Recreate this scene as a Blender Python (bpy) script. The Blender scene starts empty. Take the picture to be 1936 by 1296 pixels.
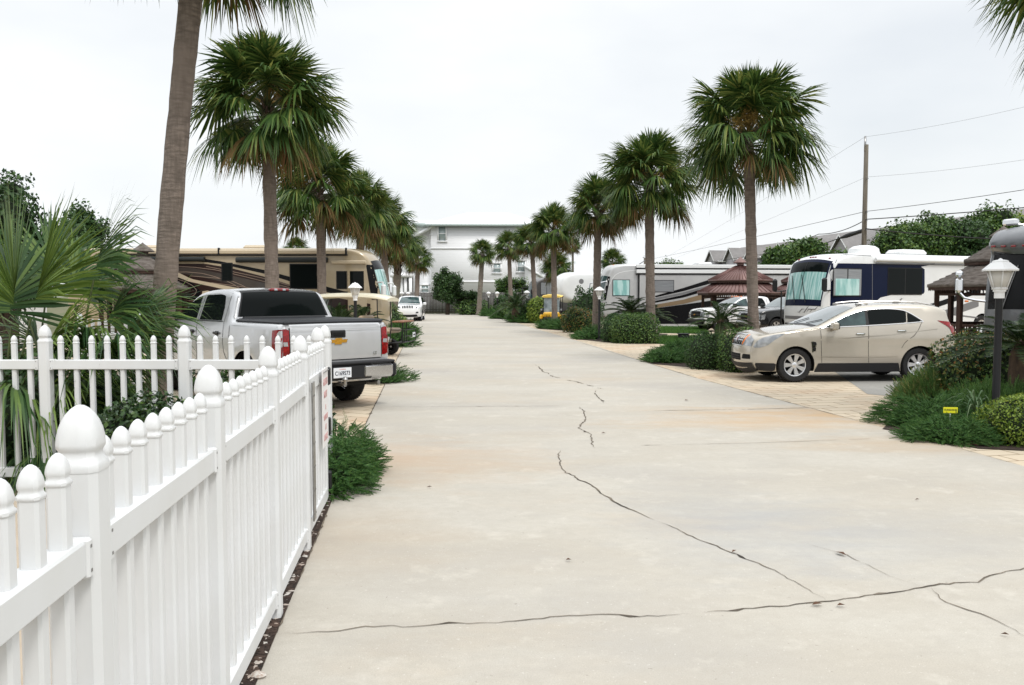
import bpy, math, random
import numpy as np
from mathutils import Vector, Matrix
from mathutils.geometry import delaunay_2d_cdt
R = math.radians
scene = bpy.context.scene
COL = scene.collection
rng = np.random.default_rng(7)
random.seed(7)

# ------------------------------------------------------------------ camera geometry
F, HC, HY = 1560.0, 1.77, 560.0          # focal length in photo pixels, eye height, horizon row
PIT = math.atan((648 - HY) / F)
CP, SP = math.cos(PIT), math.sin(PIT)
def ray(u, v):
    a, b = (u - 968) / F, (648 - v) / F
    return np.array([a, CP + b * SP, -SP + b * CP])
def G(u, v, z=0.0):                      # point of the plane at height z seen at a pixel of the photo
    d = ray(u, v); t = (z - HC) / d[2]
    return np.array([d[0] * t, d[1] * t, z])
def A(u, v, Y):                          # point at distance Y
    d = ray(u, v); t = Y / d[1]
    return np.array([d[0] * t, Y, HC + d[2] * t])

# ------------------------------------------------------------------ mesh builder
class MB:
    def __init__(s):
        s.v = []; s.n = 0; s.loops = []; s.cnt = []; s.mi = []
    def add(s, verts, faces, mi=0):
        verts = np.asarray(verts, float).reshape(-1, 3)
        if isinstance(faces, np.ndarray):
            s.loops.append((faces + s.n).ravel()); c = np.full(len(faces), faces.shape[1])
        else:
            s.loops.append(np.array([i + s.n for f in faces for i in f], int)); c = np.array([len(f) for f in faces], int)
        s.cnt.append(c)
        s.mi.append(np.full(len(c), mi) if np.isscalar(mi) else np.asarray(mi))
        s.v.append(verts); s.n += len(verts)
        return s
    def inst(s, tv, tf, mats, locs, mi=0):
        tv = np.asarray(tv, float); tf = np.asarray(tf); k = len(tv); n = len(locs)
        v = np.einsum('nij,kj->nki', mats, tv) + np.asarray(locs)[:, None, :]
        f = (tf[None] + (np.arange(n) * k)[:, None, None]).reshape(-1, tf.shape[1])
        return s.add(v.reshape(-1, 3), f, mi)
    def box(s, c, d, mi=0, rz=0, M=None):
        x, y, z = d[0] / 2, d[1] / 2, d[2] / 2
        v = np.array([(-x,-y,-z),(x,-y,-z),(x,y,-z),(-x,y,-z),(-x,-y,z),(x,-y,z),(x,y,z),(-x,y,z)])
        if rz: v = v @ rotz(rz).T
        if M is not None: v = v @ M.T
        return s.add(v + np.array(c), [(0,3,2,1),(4,5,6,7),(0,1,5,4),(1,2,6,5),(2,3,7,6),(3,0,4,7)], mi)
    def bbox(s, c, d, b=.01, mi=0, rz=0):         # box with chamfered edges
        x, y, z = d[0] / 2, d[1] / 2, d[2] / 2
        b = min(b, x * .9, y * .9, z * .9)
        rings = []
        for zz, i in ((-z, b), (-z + b, 0), (z - b, 0), (z, b)):
            X, Y = x - i, y - i; k = b if i == 0 else b * .4
            rings.append([(-X+k,-Y,zz),(X-k,-Y,zz),(X,-Y+k,zz),(X,Y-k,zz),(X-k,Y,zz),(-X+k,Y,zz),(-X,Y-k,zz),(-X,-Y+k,zz)])
        v = np.array([p for r in rings for p in r])
        if rz: v = v @ rotz(rz).T
        f = [tuple(range(7,-1,-1)), tuple(range(24,32))]
        for r in range(3):
            for i in range(8):
                j = (i + 1) % 8
                f.append((r*8+i, r*8+j, r*8+8+j, r*8+8+i))
        return s.add(v + np.array(c), f, mi)
    def tube(s, path, rad, n=8, mi=0, cap=True):
        path = np.asarray(path, float); m = len(path)
        rad = np.broadcast_to(np.asarray(rad, float), (m,))
        t = np.gradient(path, axis=0); t /= np.linalg.norm(t, axis=1)[:, None] + 1e-9
        ref = np.array([0, 0, 1.]) if abs(t[0, 2]) < .9 else np.array([1., 0, 0])
        vs = []
        u = np.cross(t[0], ref); u /= np.linalg.norm(u)
        ang = np.arange(n) * 2 * np.pi / n
        for i in range(m):
            u = u - t[i] * (u @ t[i]); u /= np.linalg.norm(u) + 1e-9
            w = np.cross(t[i], u)
            vs.append(path[i] + rad[i] * (np.cos(ang)[:, None] * u + np.sin(ang)[:, None] * w))
        f = [(i*n+j, i*n+(j+1)%n, (i+1)*n+(j+1)%n, (i+1)*n+j) for i in range(m-1) for j in range(n)]
        if cap: f += [tuple(range(n-1,-1,-1)), tuple(range((m-1)*n, m*n))]
        return s.add(np.concatenate(vs), f, mi)
    def lathe(s, prof, n=24, c=(0,0,0), mi=0, axis='z', a0=0, sq=False, cap=True):
        ang = a0 + np.arange(n) * 2 * np.pi / n
        cs, sn = np.cos(ang), np.sin(ang)
        if sq:
            m = np.maximum(abs(cs), abs(sn)); cs, sn = cs / m, sn / m
        vs = []
        for r, z in prof:
            p = np.stack([r * cs, r * sn, np.full(n, z)], 1)
            if axis == 'y': p = p[:, [0, 2, 1]] * np.array([1, 1, -1])
            if axis == 'x': p = p[:, [2, 0, 1]]
            vs.append(p)
        m = len(prof)
        f = [(i*n+j, i*n+(j+1)%n, (i+1)*n+(j+1)%n, (i+1)*n+j) for i in range(m-1) for j in range(n)]
        if cap and prof[0][0] > 1e-5: f.append(tuple(range(n-1,-1,-1)))
        if cap and prof[-1][0] > 1e-5: f.append(tuple(range((m-1)*n, m*n)))
        return s.add(np.concatenate(vs) + np.array(c), f, mi)
    def prism(s, poly, z0, z1, mi=0):             # polygon in xy, extruded
        n = len(poly)
        v = [(p[0], p[1], z0) for p in poly] + [(p[0], p[1], z1) for p in poly]
        f = [tuple(range(n-1,-1,-1)), tuple(range(n, 2*n))] + [(i, (i+1)%n, n+(i+1)%n, n+i) for i in range(n)]
        return s.add(v, f, mi)
    def prismM(s, poly, z0, z1, M, mi=0):         # the same, carried by a 4x4 matrix
        n = len(poly)
        v = np.array([(p[0], p[1], z0) for p in poly] + [(p[0], p[1], z1) for p in poly])
        v = v @ np.array(M)[:3, :3].T + np.array(M)[:3, 3]
        f = [tuple(range(n-1,-1,-1)), tuple(range(n, 2*n))] + [(i, (i+1)%n, n+(i+1)%n, n+i) for i in range(n)]
        return s.add(v, f, mi)
    def mesh(s, name, mats, smooth=35):
        me = bpy.data.meshes.new(name)
        if s.n:
            v = np.concatenate(s.v); lo = np.concatenate(s.loops); ct = np.concatenate(s.cnt); mi = np.concatenate(s.mi)
            me.vertices.add(len(v)); me.vertices.foreach_set('co', v.ravel())
            me.loops.add(len(lo)); me.loops.foreach_set('vertex_index', lo.astype(np.int32))
            me.polygons.add(len(ct))
            st = np.zeros(len(ct), np.int32); st[1:] = np.cumsum(ct)[:-1]
            me.polygons.foreach_set('loop_start', st)
            me.polygons.foreach_set('loop_total', ct.astype(np.int32))
            me.polygons.foreach_set('material_index', mi.astype(np.int32))
            me.update(calc_edges=True); me.validate()
            if smooth:
                me.polygons.foreach_set('use_smooth', np.ones(len(me.polygons), bool))
                if smooth < 180: me.set_sharp_from_angle(angle=R(smooth))
        for m in (mats if isinstance(mats, (list, tuple)) else [mats]): me.materials.append(m)
        return me
    def build(s, name, mats, parent=None, smooth=35, loc=None, rz=0):
        o = bpy.data.objects.new(name, s.mesh(name, mats, smooth)); COL.objects.link(o)
        if parent is not None: o.parent = parent
        if loc is not None: o.location = loc
        if rz: o.rotation_euler = (0, 0, rz)
        return o
def rotz(a):
    c, s = math.cos(a), math.sin(a)
    return np.array([[c,-s,0],[s,c,0],[0,0,1.]])
def unit(v):
    v = np.asarray(v, float); return v / (np.linalg.norm(v, axis=-1, keepdims=True) + 1e-9)

def tag(o, label=None, cat=None, group=None, kind=None):
    if label: o['label'] = label
    if cat: o['category'] = cat
    if group: o['group'] = group
    if kind: o['kind'] = kind
    return o
def thing(name, label, cat, loc=(0,0,0), rz=0, group=None, sc=1):
    o = bpy.data.objects.new(name, None); COL.objects.link(o)
    o.location = loc; o.rotation_euler = (0,0,rz); o.scale = (sc,)*3
    o.empty_display_size = .1
    return tag(o, label, cat, group)
def kids(o): return [c for c in bpy.data.objects if c.parent == o]
def dup(root, loc, rz, label, sc=None):
    def cp(o, par):
        c = o.copy(); COL.objects.link(c)
        if par is not None: c.parent = par
        for k in kids(o): cp(k, c)
        return c
    r = cp(root, None); r.location = loc; r.rotation_euler = (0,0,rz); r['label'] = label
    if sc: r.scale = sc if isinstance(sc, tuple) else (sc,)*3
    return r

# ------------------------------------------------------------------ materials
def nt(m): return m.node_tree.nodes, m.node_tree.links
def mat(name, col, rough=.5, metal=0, spec=.3, col2=None, nscale=8, nstretch=(1,1,1), bump=0, bscale=60, coat=0, detail=4, contrast=(.35,.65), dirt=None):
    m = bpy.data.materials.new(name); m.use_nodes = True
    n, l = nt(m); b = n['Principled BSDF']
    b.inputs['Base Color'].default_value = (*col, 1); b.inputs['Roughness'].default_value = rough
    b.inputs['Metallic'].default_value = metal; b.inputs['Specular IOR Level'].default_value = spec
    if coat: b.inputs['Coat Weight'].default_value = coat; b.inputs['Coat Roughness'].default_value = .04
    if col2 or bump:
        tc = n.new('ShaderNodeTexCoord'); mp = n.new('ShaderNodeMapping'); mp.inputs['Scale'].default_value = nstretch
        l.new(tc.outputs['Object'], mp.inputs['Vector'])
    if col2:
        x = n.new('ShaderNodeTexNoise'); x.inputs['Scale'].default_value = nscale; x.inputs['Detail'].default_value = detail
        l.new(mp.outputs[0], x.inputs['Vector'])
        r = n.new('ShaderNodeValToRGB'); r.color_ramp.elements[0].position = contrast[0]; r.color_ramp.elements[1].position = contrast[1]
        r.color_ramp.elements[0].color = (*col, 1); r.color_ramp.elements[1].color = (*col2, 1)
        l.new(x.outputs['Fac'], r.inputs['Fac']); l.new(r.outputs['Color'], b.inputs['Base Color'])
    if bump:
        y = n.new('ShaderNodeTexNoise'); y.inputs['Scale'].default_value = bscale; y.inputs['Detail'].default_value = 5
        l.new(mp.outputs[0], y.inputs['Vector'])
        bp = n.new('ShaderNodeBump'); bp.inputs['Strength'].default_value = bump; bp.inputs['Distance'].default_value = .02
        l.new(y.outputs['Fac'], bp.inputs['Height']); l.new(bp.outputs['Normal'], b.inputs['Normal'])
    return m
def leafmat(name, cols, rough=.45, trans=.25, spec=.22, big=None):
    """foliage: each leaf takes its own tint; a low-frequency noise adds patches of older growth"""
    m = bpy.data.materials.new(name); m.use_nodes = True
    n, l = nt(m); b = n['Principled BSDF']; out = n['Material Output']
    g = n.new('ShaderNodeNewGeometry'); r = n.new('ShaderNodeValToRGB')
    e = r.color_ramp.elements
    while len(e) < len(cols): e.new(.5)
    for i, c in enumerate(cols): e[i].position = i / (len(cols) - 1); e[i].color = (*c, 1)
    l.new(g.outputs['Random Per Island'], r.inputs['Fac'])
    src = r.outputs['Color']
    if big:
        tc = n.new('ShaderNodeTexCoord'); x = n.new('ShaderNodeTexNoise'); x.inputs['Scale'].default_value = big[0]
        l.new(tc.outputs['Object'], x.inputs['Vector'])
        rr = n.new('ShaderNodeValToRGB'); rr.color_ramp.elements[0].position = .48; rr.color_ramp.elements[1].position = .68
        l.new(x.outputs['Fac'], rr.inputs['Fac'])
        mx = n.new('ShaderNodeMix'); mx.data_type = 'RGBA'
        l.new(rr.outputs['Color'], mx.inputs['Factor']); l.new(src, mx.inputs[6]); mx.inputs[7].default_value = (*big[1], 1)
        src = mx.outputs[2]
    l.new(src, b.inputs['Base Color'])
    b.inputs['Roughness'].default_value = rough; b.inputs['Specular IOR Level'].default_value = spec
    if trans:
        t = n.new('ShaderNodeBsdfTranslucent'); ms = n.new('ShaderNodeMixShader'); ms.inputs[0].default_value = trans
        hs = n.new('ShaderNodeHueSaturation'); hs.inputs['Value'].default_value = 1.5; hs.inputs['Hue'].default_value = .48
        l.new(src, hs.inputs['Color']); l.new(hs.outputs[0], t.inputs['Color'])
        l.new(b.outputs[0], ms.inputs[1]); l.new(t.outputs[0], ms.inputs[2]); l.new(ms.outputs[0], out.inputs['Surface'])
    return m
M = {}
M['vinyl'] = mat('white_vinyl', (.66,.672,.682), .42, col2=(.615,.62,.613), nscale=2.2, spec=.4, bump=.02, bscale=25)
M['black'] = mat('black_paint', (.012,.012,.013), .4)
M['rubber'] = mat('rubber', (.013,.013,.014), .75, col2=(.02,.02,.02), nscale=40)
M['chrome'] = mat('chrome', (.72,.73,.75), .12, 1)
M['steel'] = mat('worn_steel', (.4,.4,.4), .35, 1, col2=(.3,.29,.28), nscale=20)
M['alloy'] = mat('alloy', (.75,.76,.78), .36, .9)
M['darkplastic'] = mat('dark_plastic', (.016,.016,.018), .55, bump=.05, bscale=200)
M['under'] = mat('underbody', (.008,.008,.008), .9)
M['glass'] = mat('tinted_glass', (.006,.008,.008), .03, spec=.09)
M['glassteal'] = mat('teal_glass', (.05,.09,.09), .03, spec=.5, col2=(.02,.035,.04), nscale=3)
M['red'] = mat('red_lens', (.30,.007,.009), .12, coat=.5, col2=(.12,.003,.004), nscale=30)
M['lens'] = mat('clear_lens', (.45,.465,.485), .08, .4, coat=.8, col2=(.26,.275,.29), nscale=6)
M['amber'] = mat('amber_lens', (.85,.22,.04), .15, coat=.5)
M['gold'] = mat('gold_emblem', (.62,.32,.04), .3, .6, col2=(.5,.25,.03), nscale=30)
M['white'] = mat('white_gelcoat', (.72,.73,.73), .25, coat=.3, col2=(.68,.69,.69), nscale=2)
M['plate'] = mat('plate_white', (.7,.72,.75), .4)
M['ink'] = mat('ink', (.012,.016,.035), .5)
M['redink'] = mat('red_ink', (.62,.36,.35), .6)
# ------------------------------------------------------------------ sky and light
w = bpy.data.worlds.new('World'); scene.world = w; w.use_nodes = True
n, l = w.node_tree.nodes, w.node_tree.links
SUN_EL, SUN_AZ = R(54), R(146)           # azimuth from +Y towards +X
sky = n.new('ShaderNodeTexSky'); sky.sky_type = 'NISHITA'; sky.sun_disc = False
sky.sun_elevation = SUN_EL; sky.sun_rotation = SUN_AZ; sky.air_density = 1.2; sky.dust_density = 2.5
bg = n['Background']; bg.inputs['Strength'].default_value = .1
tc = n.new('ShaderNodeTexCoord'); mp = n.new('ShaderNodeMapping'); mp.inputs['Scale'].default_value = (1, 1, 2.6)
l.new(tc.outputs['Generated'], mp.inputs['Vector'])
nz = n.new('ShaderNodeTexNoise'); nz.inputs['Scale'].default_value = 1.9; nz.inputs['Detail'].default_value = 5; nz.inputs['Roughness'].default_value = .5
mp.inputs['Location'].default_value = (.35, .1, .2)
l.new(mp.outputs[0], nz.inputs['Vector'])
cr = n.new('ShaderNodeValToRGB')         # how much cloud covers the blue
cr.color_ramp.elements[0].position = .25; cr.color_ramp.elements[0].color = (.72,.72,.72,1)
cr.color_ramp.elements[1].position = .62; cr.color_ramp.elements[1].color = (1,1,1,1)
l.new(nz.outputs['Fac'], cr.inputs['Fac'])
# an overcast sky is brighter overhead than at the horizon
sx = n.new('ShaderNodeSeparateXYZ'); l.new(tc.outputs['Generated'], sx.inputs[0])
mr = n.new('ShaderNodeMapRange'); mr.inputs['From Min'].default_value = .42; mr.inputs['From Max'].default_value = 1
mr.inputs['To Min'].default_value = 1; mr.inputs['To Max'].default_value = 2.4
l.new(sx.outputs['Z'], mr.inputs['Value'])
cl = n.new('ShaderNodeVectorMath'); cl.operation = 'SCALE'; cl.inputs[0].default_value = (8.46, 8.68, 8.84)
l.new(mr.outputs[0], cl.inputs['Scale'])
mx = n.new('ShaderNodeMix'); mx.data_type = 'RGBA'
l.new(cr.outputs['Color'], mx.inputs['Factor']); l.new(sky.outputs[0], mx.inputs[6]); l.new(cl.outputs[0], mx.inputs[7])
l.new(mx.outputs[2], bg.inputs['Color'])
sl = bpy.data.lights.new('sun', 'SUN'); sl.energy = 1.45; sl.angle = R(14); sl.color = (1, .97, .92)
so = bpy.data.objects.new('sun', sl); COL.objects.link(so)
d = Vector((math.sin(SUN_AZ)*math.cos(SUN_EL), math.cos(SUN_AZ)*math.cos(SUN_EL), math.sin(SUN_EL)))
so.rotation_euler = d.to_track_quat('Z', 'Y').to_euler(); so.location = (20, -20, 40)

cam = bpy.data.cameras.new('camera'); cam.sensor_width = 36; cam.lens = 36 * F / 1936; cam.clip_end = 3000; cam.clip_start = .05
co = bpy.data.objects.new('camera', cam); COL.objects.link(co); scene.camera = co
co.location = (0, 0, HC); co.rotation_euler = (R(90) - PIT, 0, 0)
scene.view_settings.view_transform = 'Standard'; scene.view_settings.look = 'None'; scene.view_settings.exposure = .26
scene.cycles.max_bounces = 6; scene.cycles.diffuse_bounces = 3; scene.cycles.transparent_max_bounces = 4

# ------------------------------------------------------------------ ground
def sheet(name, pts, z, m, kind='structure'):
    b = MB(); b.add([(p[0], p[1], z) for p in pts], [tuple(range(len(pts)))])
    o = b.build(name, m, smooth=0)
    if o.data.polygons[0].normal.z < 0: o.data.flip_normals()
    o['kind'] = kind
    return o
def gp(lst): return [G(*p)[:2] for p in lst]
M['dirt'] = mat('sandy_ground', (.16,.13,.09), .95, col2=(.07,.10,.03), nscale=.6, bump=.3, bscale=30)
M['sand'] = mat('tan_walk', (.42,.35,.27), .9, col2=(.36,.30,.23), nscale=3, bump=.1, bscale=90)
M['mulch'] = mat('mulch', (.022,.017,.014), .95, col2=(.065,.042,.032), nscale=28, bump=1, bscale=70)
M['lawn'] = mat('lawn_turf', (.045,.10,.018), .9, col2=(.07,.14,.03), nscale=6, bump=.6, bscale=150)

def concrete(name, c0, c1, tan, grey, rust=()):
    m = bpy.data.materials.new(name); m.use_nodes = True
    n, l = nt(m); b = n['Principled BSDF']; b.inputs['Roughness'].default_value = .88; b.inputs['Specular IOR Level'].default_value = .25
    tc = n.new('ShaderNodeTexCoord')
    def noise(sc, det, st=(1,1,1), rgh=.55, lo=.4, hi=.6):
        mp = n.new('ShaderNodeMapping'); mp.inputs['Scale'].default_value = st; l.new(tc.outputs['Object'], mp.inputs['Vector'])
        x = n.new('ShaderNodeTexNoise'); x.inputs['Scale'].default_value = sc; x.inputs['Detail'].default_value = det; x.inputs['Roughness'].default_value = rgh
        l.new(mp.outputs[0], x.inputs['Vector'])
        r = n.new('ShaderNodeMapRange'); r.inputs['From Min'].default_value = lo; r.inputs['From Max'].default_value = hi
        l.new(x.outputs['Fac'], r.inputs['Value']); return r.outputs[0], x.outputs['Fac']
    def mix(f, a, c, amt=1.):
        x = n.new('ShaderNodeMix'); x.data_type = 'RGBA'
        if amt != 1.:
            k = n.new('ShaderNodeMath'); k.operation = 'MULTIPLY'; k.inputs[1].default_value = amt; l.new(f, k.inputs[0]); f = k.outputs[0]
        l.new(f, x.inputs['Factor'])
        if isinstance(a, tuple): x.inputs[6].default_value = (*a, 1)
        else: l.new(a, x.inputs[6])
        x.inputs[7].default_value = (*c, 1); return x.outputs[2]
    f1, _ = noise(.45, 5, (1, 2.2, 1)); col = mix(f1, c0, c1)
    f2, _ = noise(.22, 4, (1, 1.6, 1), lo=.5, hi=.7); col = mix(f2, col, grey, .75)
    f3, _ = noise(.3, 6, (.8, 1.5, 1), .65, lo=.52, hi=.68); col = mix(f3, col, tan, .6)
    f5, _ = noise(1.1, 7, (.8, 1.5, 1), .7, lo=.5, hi=.75); col = mix(f5, col, tuple(x*.84 for x in grey), .4)
    f4, raw = noise(130, 3, lo=.45, hi=.62); col = mix(f4, col, tuple(x * .72 for x in c0), .35)
    f6, _ = noise(45, 2, lo=.66, hi=.72); col = mix(f6, col, (.62,.6,.56), .5)
    f7, _ = noise(9, 6, (1,1.3,1), .75, lo=.42, hi=.66); col = mix(f7, col, tuple(x * .86 for x in c0), .45)
    f8, _ = noise(28, 3, lo=.69, hi=.73); col = mix(f8, col, tuple(x * .55 for x in c0), .6)
    f9, _ = noise(2.6, 5, (1,1,1), .7, lo=.56, hi=.7); col = mix(f9, col, tuple(x * 1.09 for x in c1), .6)
    for (x, y, rx, ry, amt, cc) in rust:     # iron and tannin stains washed out of the beds
        mp = n.new('ShaderNodeMapping'); mp.vector_type = 'POINT'
        mp.inputs['Location'].default_value = (-x / rx, -y / ry, 0); mp.inputs['Scale'].default_value = (1 / rx, 1 / ry, 0)
        l.new(tc.outputs['Object'], mp.inputs['Vector'])
        ln = n.new('ShaderNodeVectorMath'); ln.operation = 'LENGTH'; l.new(mp.outputs[0], ln.inputs[0])
        fx, rw = noise(1.3, 6, (1, 2.5, 1), .65)
        ad = n.new('ShaderNodeMath'); ad.operation = 'MULTIPLY_ADD'; ad.inputs[1].default_value = 1.6; l.new(rw, ad.inputs[0]); l.new(ln.outputs['Value'], ad.inputs[2])
        r = n.new('ShaderNodeMapRange'); r.inputs['From Min'].default_value = 1.75; r.inputs['From Max'].default_value = .75
        l.new(ad.outputs[0], r.inputs['Value']); col = mix(r.outputs[0], col, cc, amt)
    l.new(col, b.inputs['Base Color'])
    bp = n.new('ShaderNodeBump'); bp.inputs['Strength'].default_value = .25; bp.inputs['Distance'].default_value = .008
    l.new(raw, bp.inputs['Height']); l.new(bp.outputs[0], b.inputs['Normal'])
    return m
def st(u, v, rx, ry, amt, c): p = G(u, v); return (p[0], p[1], rx, ry, amt, c)
M['road'] = concrete('road_concrete', (.418,.385,.33), (.455,.428,.376), (.445,.372,.285), (.355,.335,.31),
    [st(1610,782,3.4,1.1,.85,(.43,.29,.16)), st(1450,800,2.8,.9,.6,(.44,.30,.17)), st(760,870,2.0,1.6,.6,(.42,.30,.20)), st(1780,840,2.4,.8,.55,(.40,.29,.18)), st(660,1010,1,1.2,.35,(.40,.31,.22)),
     st(1380,990,1.2,1.6,.5,(.30,.305,.31)), st(1650,1010,1.6,1.2,.4,(.31,.315,.32))])
M['pad'] = concrete('pad_concrete', (.27,.26,.24), (.31,.30,.275), (.30,.27,.22), (.24,.24,.235))
def pavers(name, ang):
    m = bpy.data.materials.new(name); m.use_nodes = True
    n, l = nt(m); b = n['Principled BSDF']; b.inputs['Roughness'].default_value = .85; b.inputs['Specular IOR Level'].default_value = .25
    tc = n.new('ShaderNodeTexCoord'); mp = n.new('ShaderNodeMapping'); mp.inputs['Rotation'].default_value = (0, 0, ang)
    l.new(tc.outputs['Object'], mp.inputs['Vector'])
    br = n.new('ShaderNodeTexBrick'); br.inputs['Scale'].default_value = 1; br.inputs['Brick Width'].default_value = .6; br.inputs['Row Height'].default_value = .3
    br.inputs['Mortar Size'].default_value = .012; br.inputs['Color1'].default_value = (.54,.455,.34,1); br.inputs['Color2'].default_value = (.47,.40,.305,1); br.inputs['Mortar'].default_value = (.24,.18,.12,1)
    l.new(mp.outputs[0], br.inputs['Vector'])
    x = n.new('ShaderNodeTexNoise'); x.inputs['Scale'].default_value = .7; x.inputs['Detail'].default_value = 6; l.new(tc.outputs['Object'], x.inputs['Vector'])
    r = n.new('ShaderNodeMapRange'); r.inputs['From Min'].default_value = .5; r.inputs['From Max'].default_value = .72; r.inputs['To Max'].default_value = .45; l.new(x.outputs['Fac'], r.inputs['Value'])
    mx = n.new('ShaderNodeMix'); mx.data_type = 'RGBA'; mx.inputs[7].default_value = (.42,.24,.13,1)
    l.new(r.outputs[0], mx.inputs['Factor']); l.new(br.outputs['Color'], mx.inputs[6]); l.new(mx.outputs[2], b.inputs['Base Color'])
    bp = n.new('ShaderNodeBump'); bp.inputs['Strength'].default_value = .5; bp.inputs['Distance'].default_value = .01; bp.invert = True
    l.new(br.outputs['Fac'], bp.inputs['Height']); l.new(bp.outputs[0], b.inputs['Normal'])
    return m
M['paver'] = pavers('tan_pavers', R(-12)); M['paver2'] = pavers('tan_pavers_left', R(30))

sheet('ground', [(-900,-60),(900,-60),(900,1500),(-900,1500)], -.03, M['dirt'])
L1, L2, L3 = G(690,805)[:2], G(745,690)[:2], G(778,625)[:2]
L0 = L1 + (L1 - L2) * 1.6
RD = gp([(1936,882),(1660,806),(1320,716),(1110,650),(1020,624)])
road_l = [np.array([-.02,-6.]), G(483,1296)[:2], G(522,1200)[:2], G(575,1073)[:2], G(629,943)[:2], L1, L2, L3, G(752,604)[:2], G(735,594)[:2]]
road_r = [G(990,594)[:2], G(935,599)[:2], G(960,606)[:2], RD[4], RD[3], RD[2], RD[1], RD[0], np.array([8.2, 6.]), np.array([9., -6.])]
road = sheet('road', road_l + road_r, .0, M['road'])
sheet('walk', [(-12,-6),(-.35,-6),(-.95,2.),(-1.6,7.0),(-12,7.6)], -.012, M['sand'])
sheet('paver_apron', [RD[0] + np.array([-.4,0]), (7.8,5.6), (14,6), (20,17.4), (30,60), G(1150,612)[:2], RD[4], RD[3], RD[2], RD[1]], -.008, M['paver'])
sheet('paver_apron_far', gp([(1020,624),(1150,612),(1040,602),(990,594),(935,599),(960,606)]), -.009, M['paver'])
sheet('paver_apron_left', [L1 + np.array([.3,-.9]), L1 + np.array([.3,0]), L2 + np.array([.3,0]), L3 + np.array([.3,0]), G(752,604)[:2], (-22,60), (-18,12), (-4,8.6)], -.008, M['paver2'])
sheet('driveway', gp([(1640,745),(1720,752),(1936,745),(2300,745),(2200,690),(1560,690)]), -.004, M['pad'])

# cracks and joints of the slab: narrow ribbons lying on it
M['crack'] = mat('crack_grime', (.20,.165,.125), .95, col2=(.045,.038,.03), nscale=5)
M['joint'] = mat('joint_grime', (.25,.215,.17), .95, col2=(.15,.13,.105), nscale=6)
def crack(px, wd, m, jit=.02, name='pavement_crack', gap=0.0, z=.0045):
    P = [G(*p)[:2] for p in px]; b = MB(); out = []
    for a, c in zip(P[:-1], P[1:]):
        k = max(2, int(np.linalg.norm(c - a) / .05))
        for i in range(k): out.append(a + (c - a) * i / k)
    out.append(P[-1]); out = np.array(out); nn = len(out)
    off = np.zeros(nn)
    for stp, am in ((32, 1.1), (14, .8), (6, .55), (3, .35)):
        k = max(2, nn // stp + 2); off += np.interp(np.linspace(0, k-1, nn), np.arange(k), rng.normal(0, jit * am * .9, k))
    off *= np.clip(np.minimum(np.arange(nn), np.arange(nn)[::-1]) / 8, 0, 1)
    t = np.gradient(out, axis=0); t /= np.linalg.norm(t, axis=1)[:, None]; nrm = np.stack([-t[:,1], t[:,0]], 1)
    c = out + nrm * (off + rng.normal(0, jit * .3, nn))[:, None]
    ww = wd * (.25 + 1.2 * np.convolve(rng.random(nn), np.ones(3)/3, 'same')) * (1 + 1.8 * (rng.random(nn) > .965))
    ww *= np.clip(np.minimum(np.arange(nn), np.arange(nn)[::-1]) / 6, .05, 1)
    if gap: ww *= (np.convolve(rng.random(nn), np.ones(5) / 5, 'same') > gap)
    a, d = c + nrm * ww[:, None] / 2, c - nrm * ww[:, None] / 2
    v = np.concatenate([np.c_[a, np.full(nn, z)], np.c_[d, np.full(nn, z)]])
    i = np.arange(nn - 1)
    b.add(v, np.stack([i, i + nn, i + nn + 1, i + 1], 1))
    return tag(b.build(name, m, road, smooth=0))
crack([(522,1200),(640,1192),(690,1183),(780,1186),(830,1180),(940,1178),(1040,1165),(1130,1163),(1210,1167),(1310,1162)], .0085, M['crack'])
crack([(1310,1162),(1440,1150),(1570,1138),(1660,1122),(1760,1112),(1855,1104),(1875,1090),(1936,1075),(2050,1055)], .011, M['crack'], gap=.25)
crack([(1060,852),(1064,876),(1070,892),(1095,905),(1118,916),(1132,928),(1165,945),(1200,966),(1240,985)], .017, M['crack'], .022)
crack([(1240,985),(1310,1015),(1385,1045),(1480,1090),(1540,1122),(1566,1138)], .011, M['crack'], gap=.22)
crack([(1095,769),(1112,790),(1096,810),(1118,822),(1112,832),(1125,848)], .016, M['crack'], .03)
crack([(1012,690),(1025,701),(1050,712),(1085,722),(1110,730),(1145,737)], .026, M['crack'], .035, gap=.4)
crack([(1128,738),(1136,752),(1145,764)], .02, M['crack'], .03, gap=.4)
crack([(1760,1112),(1790,1140),(1850,1162),(1900,1185),(1960,1215)], .011, M['crack'], gap=.22)
crack([(1525,1030),(1600,1050),(1680,1090),(1740,1110)], .006, M['joint'], gap=.3)
crack([(720,770),(900,769),(1095,768)], .012, M['joint'], .004, gap=.3)
crack([(1230,777),(1400,775),(1552,771)], .02, M['crack'], .004, gap=.35)
crack([(1200,843),(1400,839),(1660,830)], .009, M['joint'], .004, gap=.3)
crack([(690,806),(745,690),(778,625)], .02, M['crack'], .002, 'edge_joint')
crack([(1320,716),(1660,806)], .018, M['crack'], .002, 'edge_joint')
crack([(1660,806),(1936,882)], .015, M['joint'], .002, 'edge_joint')
crack([(1100,649),(1320,716)], .02, M['joint'], .002, 'edge_joint')
crack([(629,945),(575,1074),(522,1201)], .012, M['crack'], .006, 'edge_joint')
M['leaflitter'] = mat('dry_leaf', (.09,.045,.025), .8)
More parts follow.
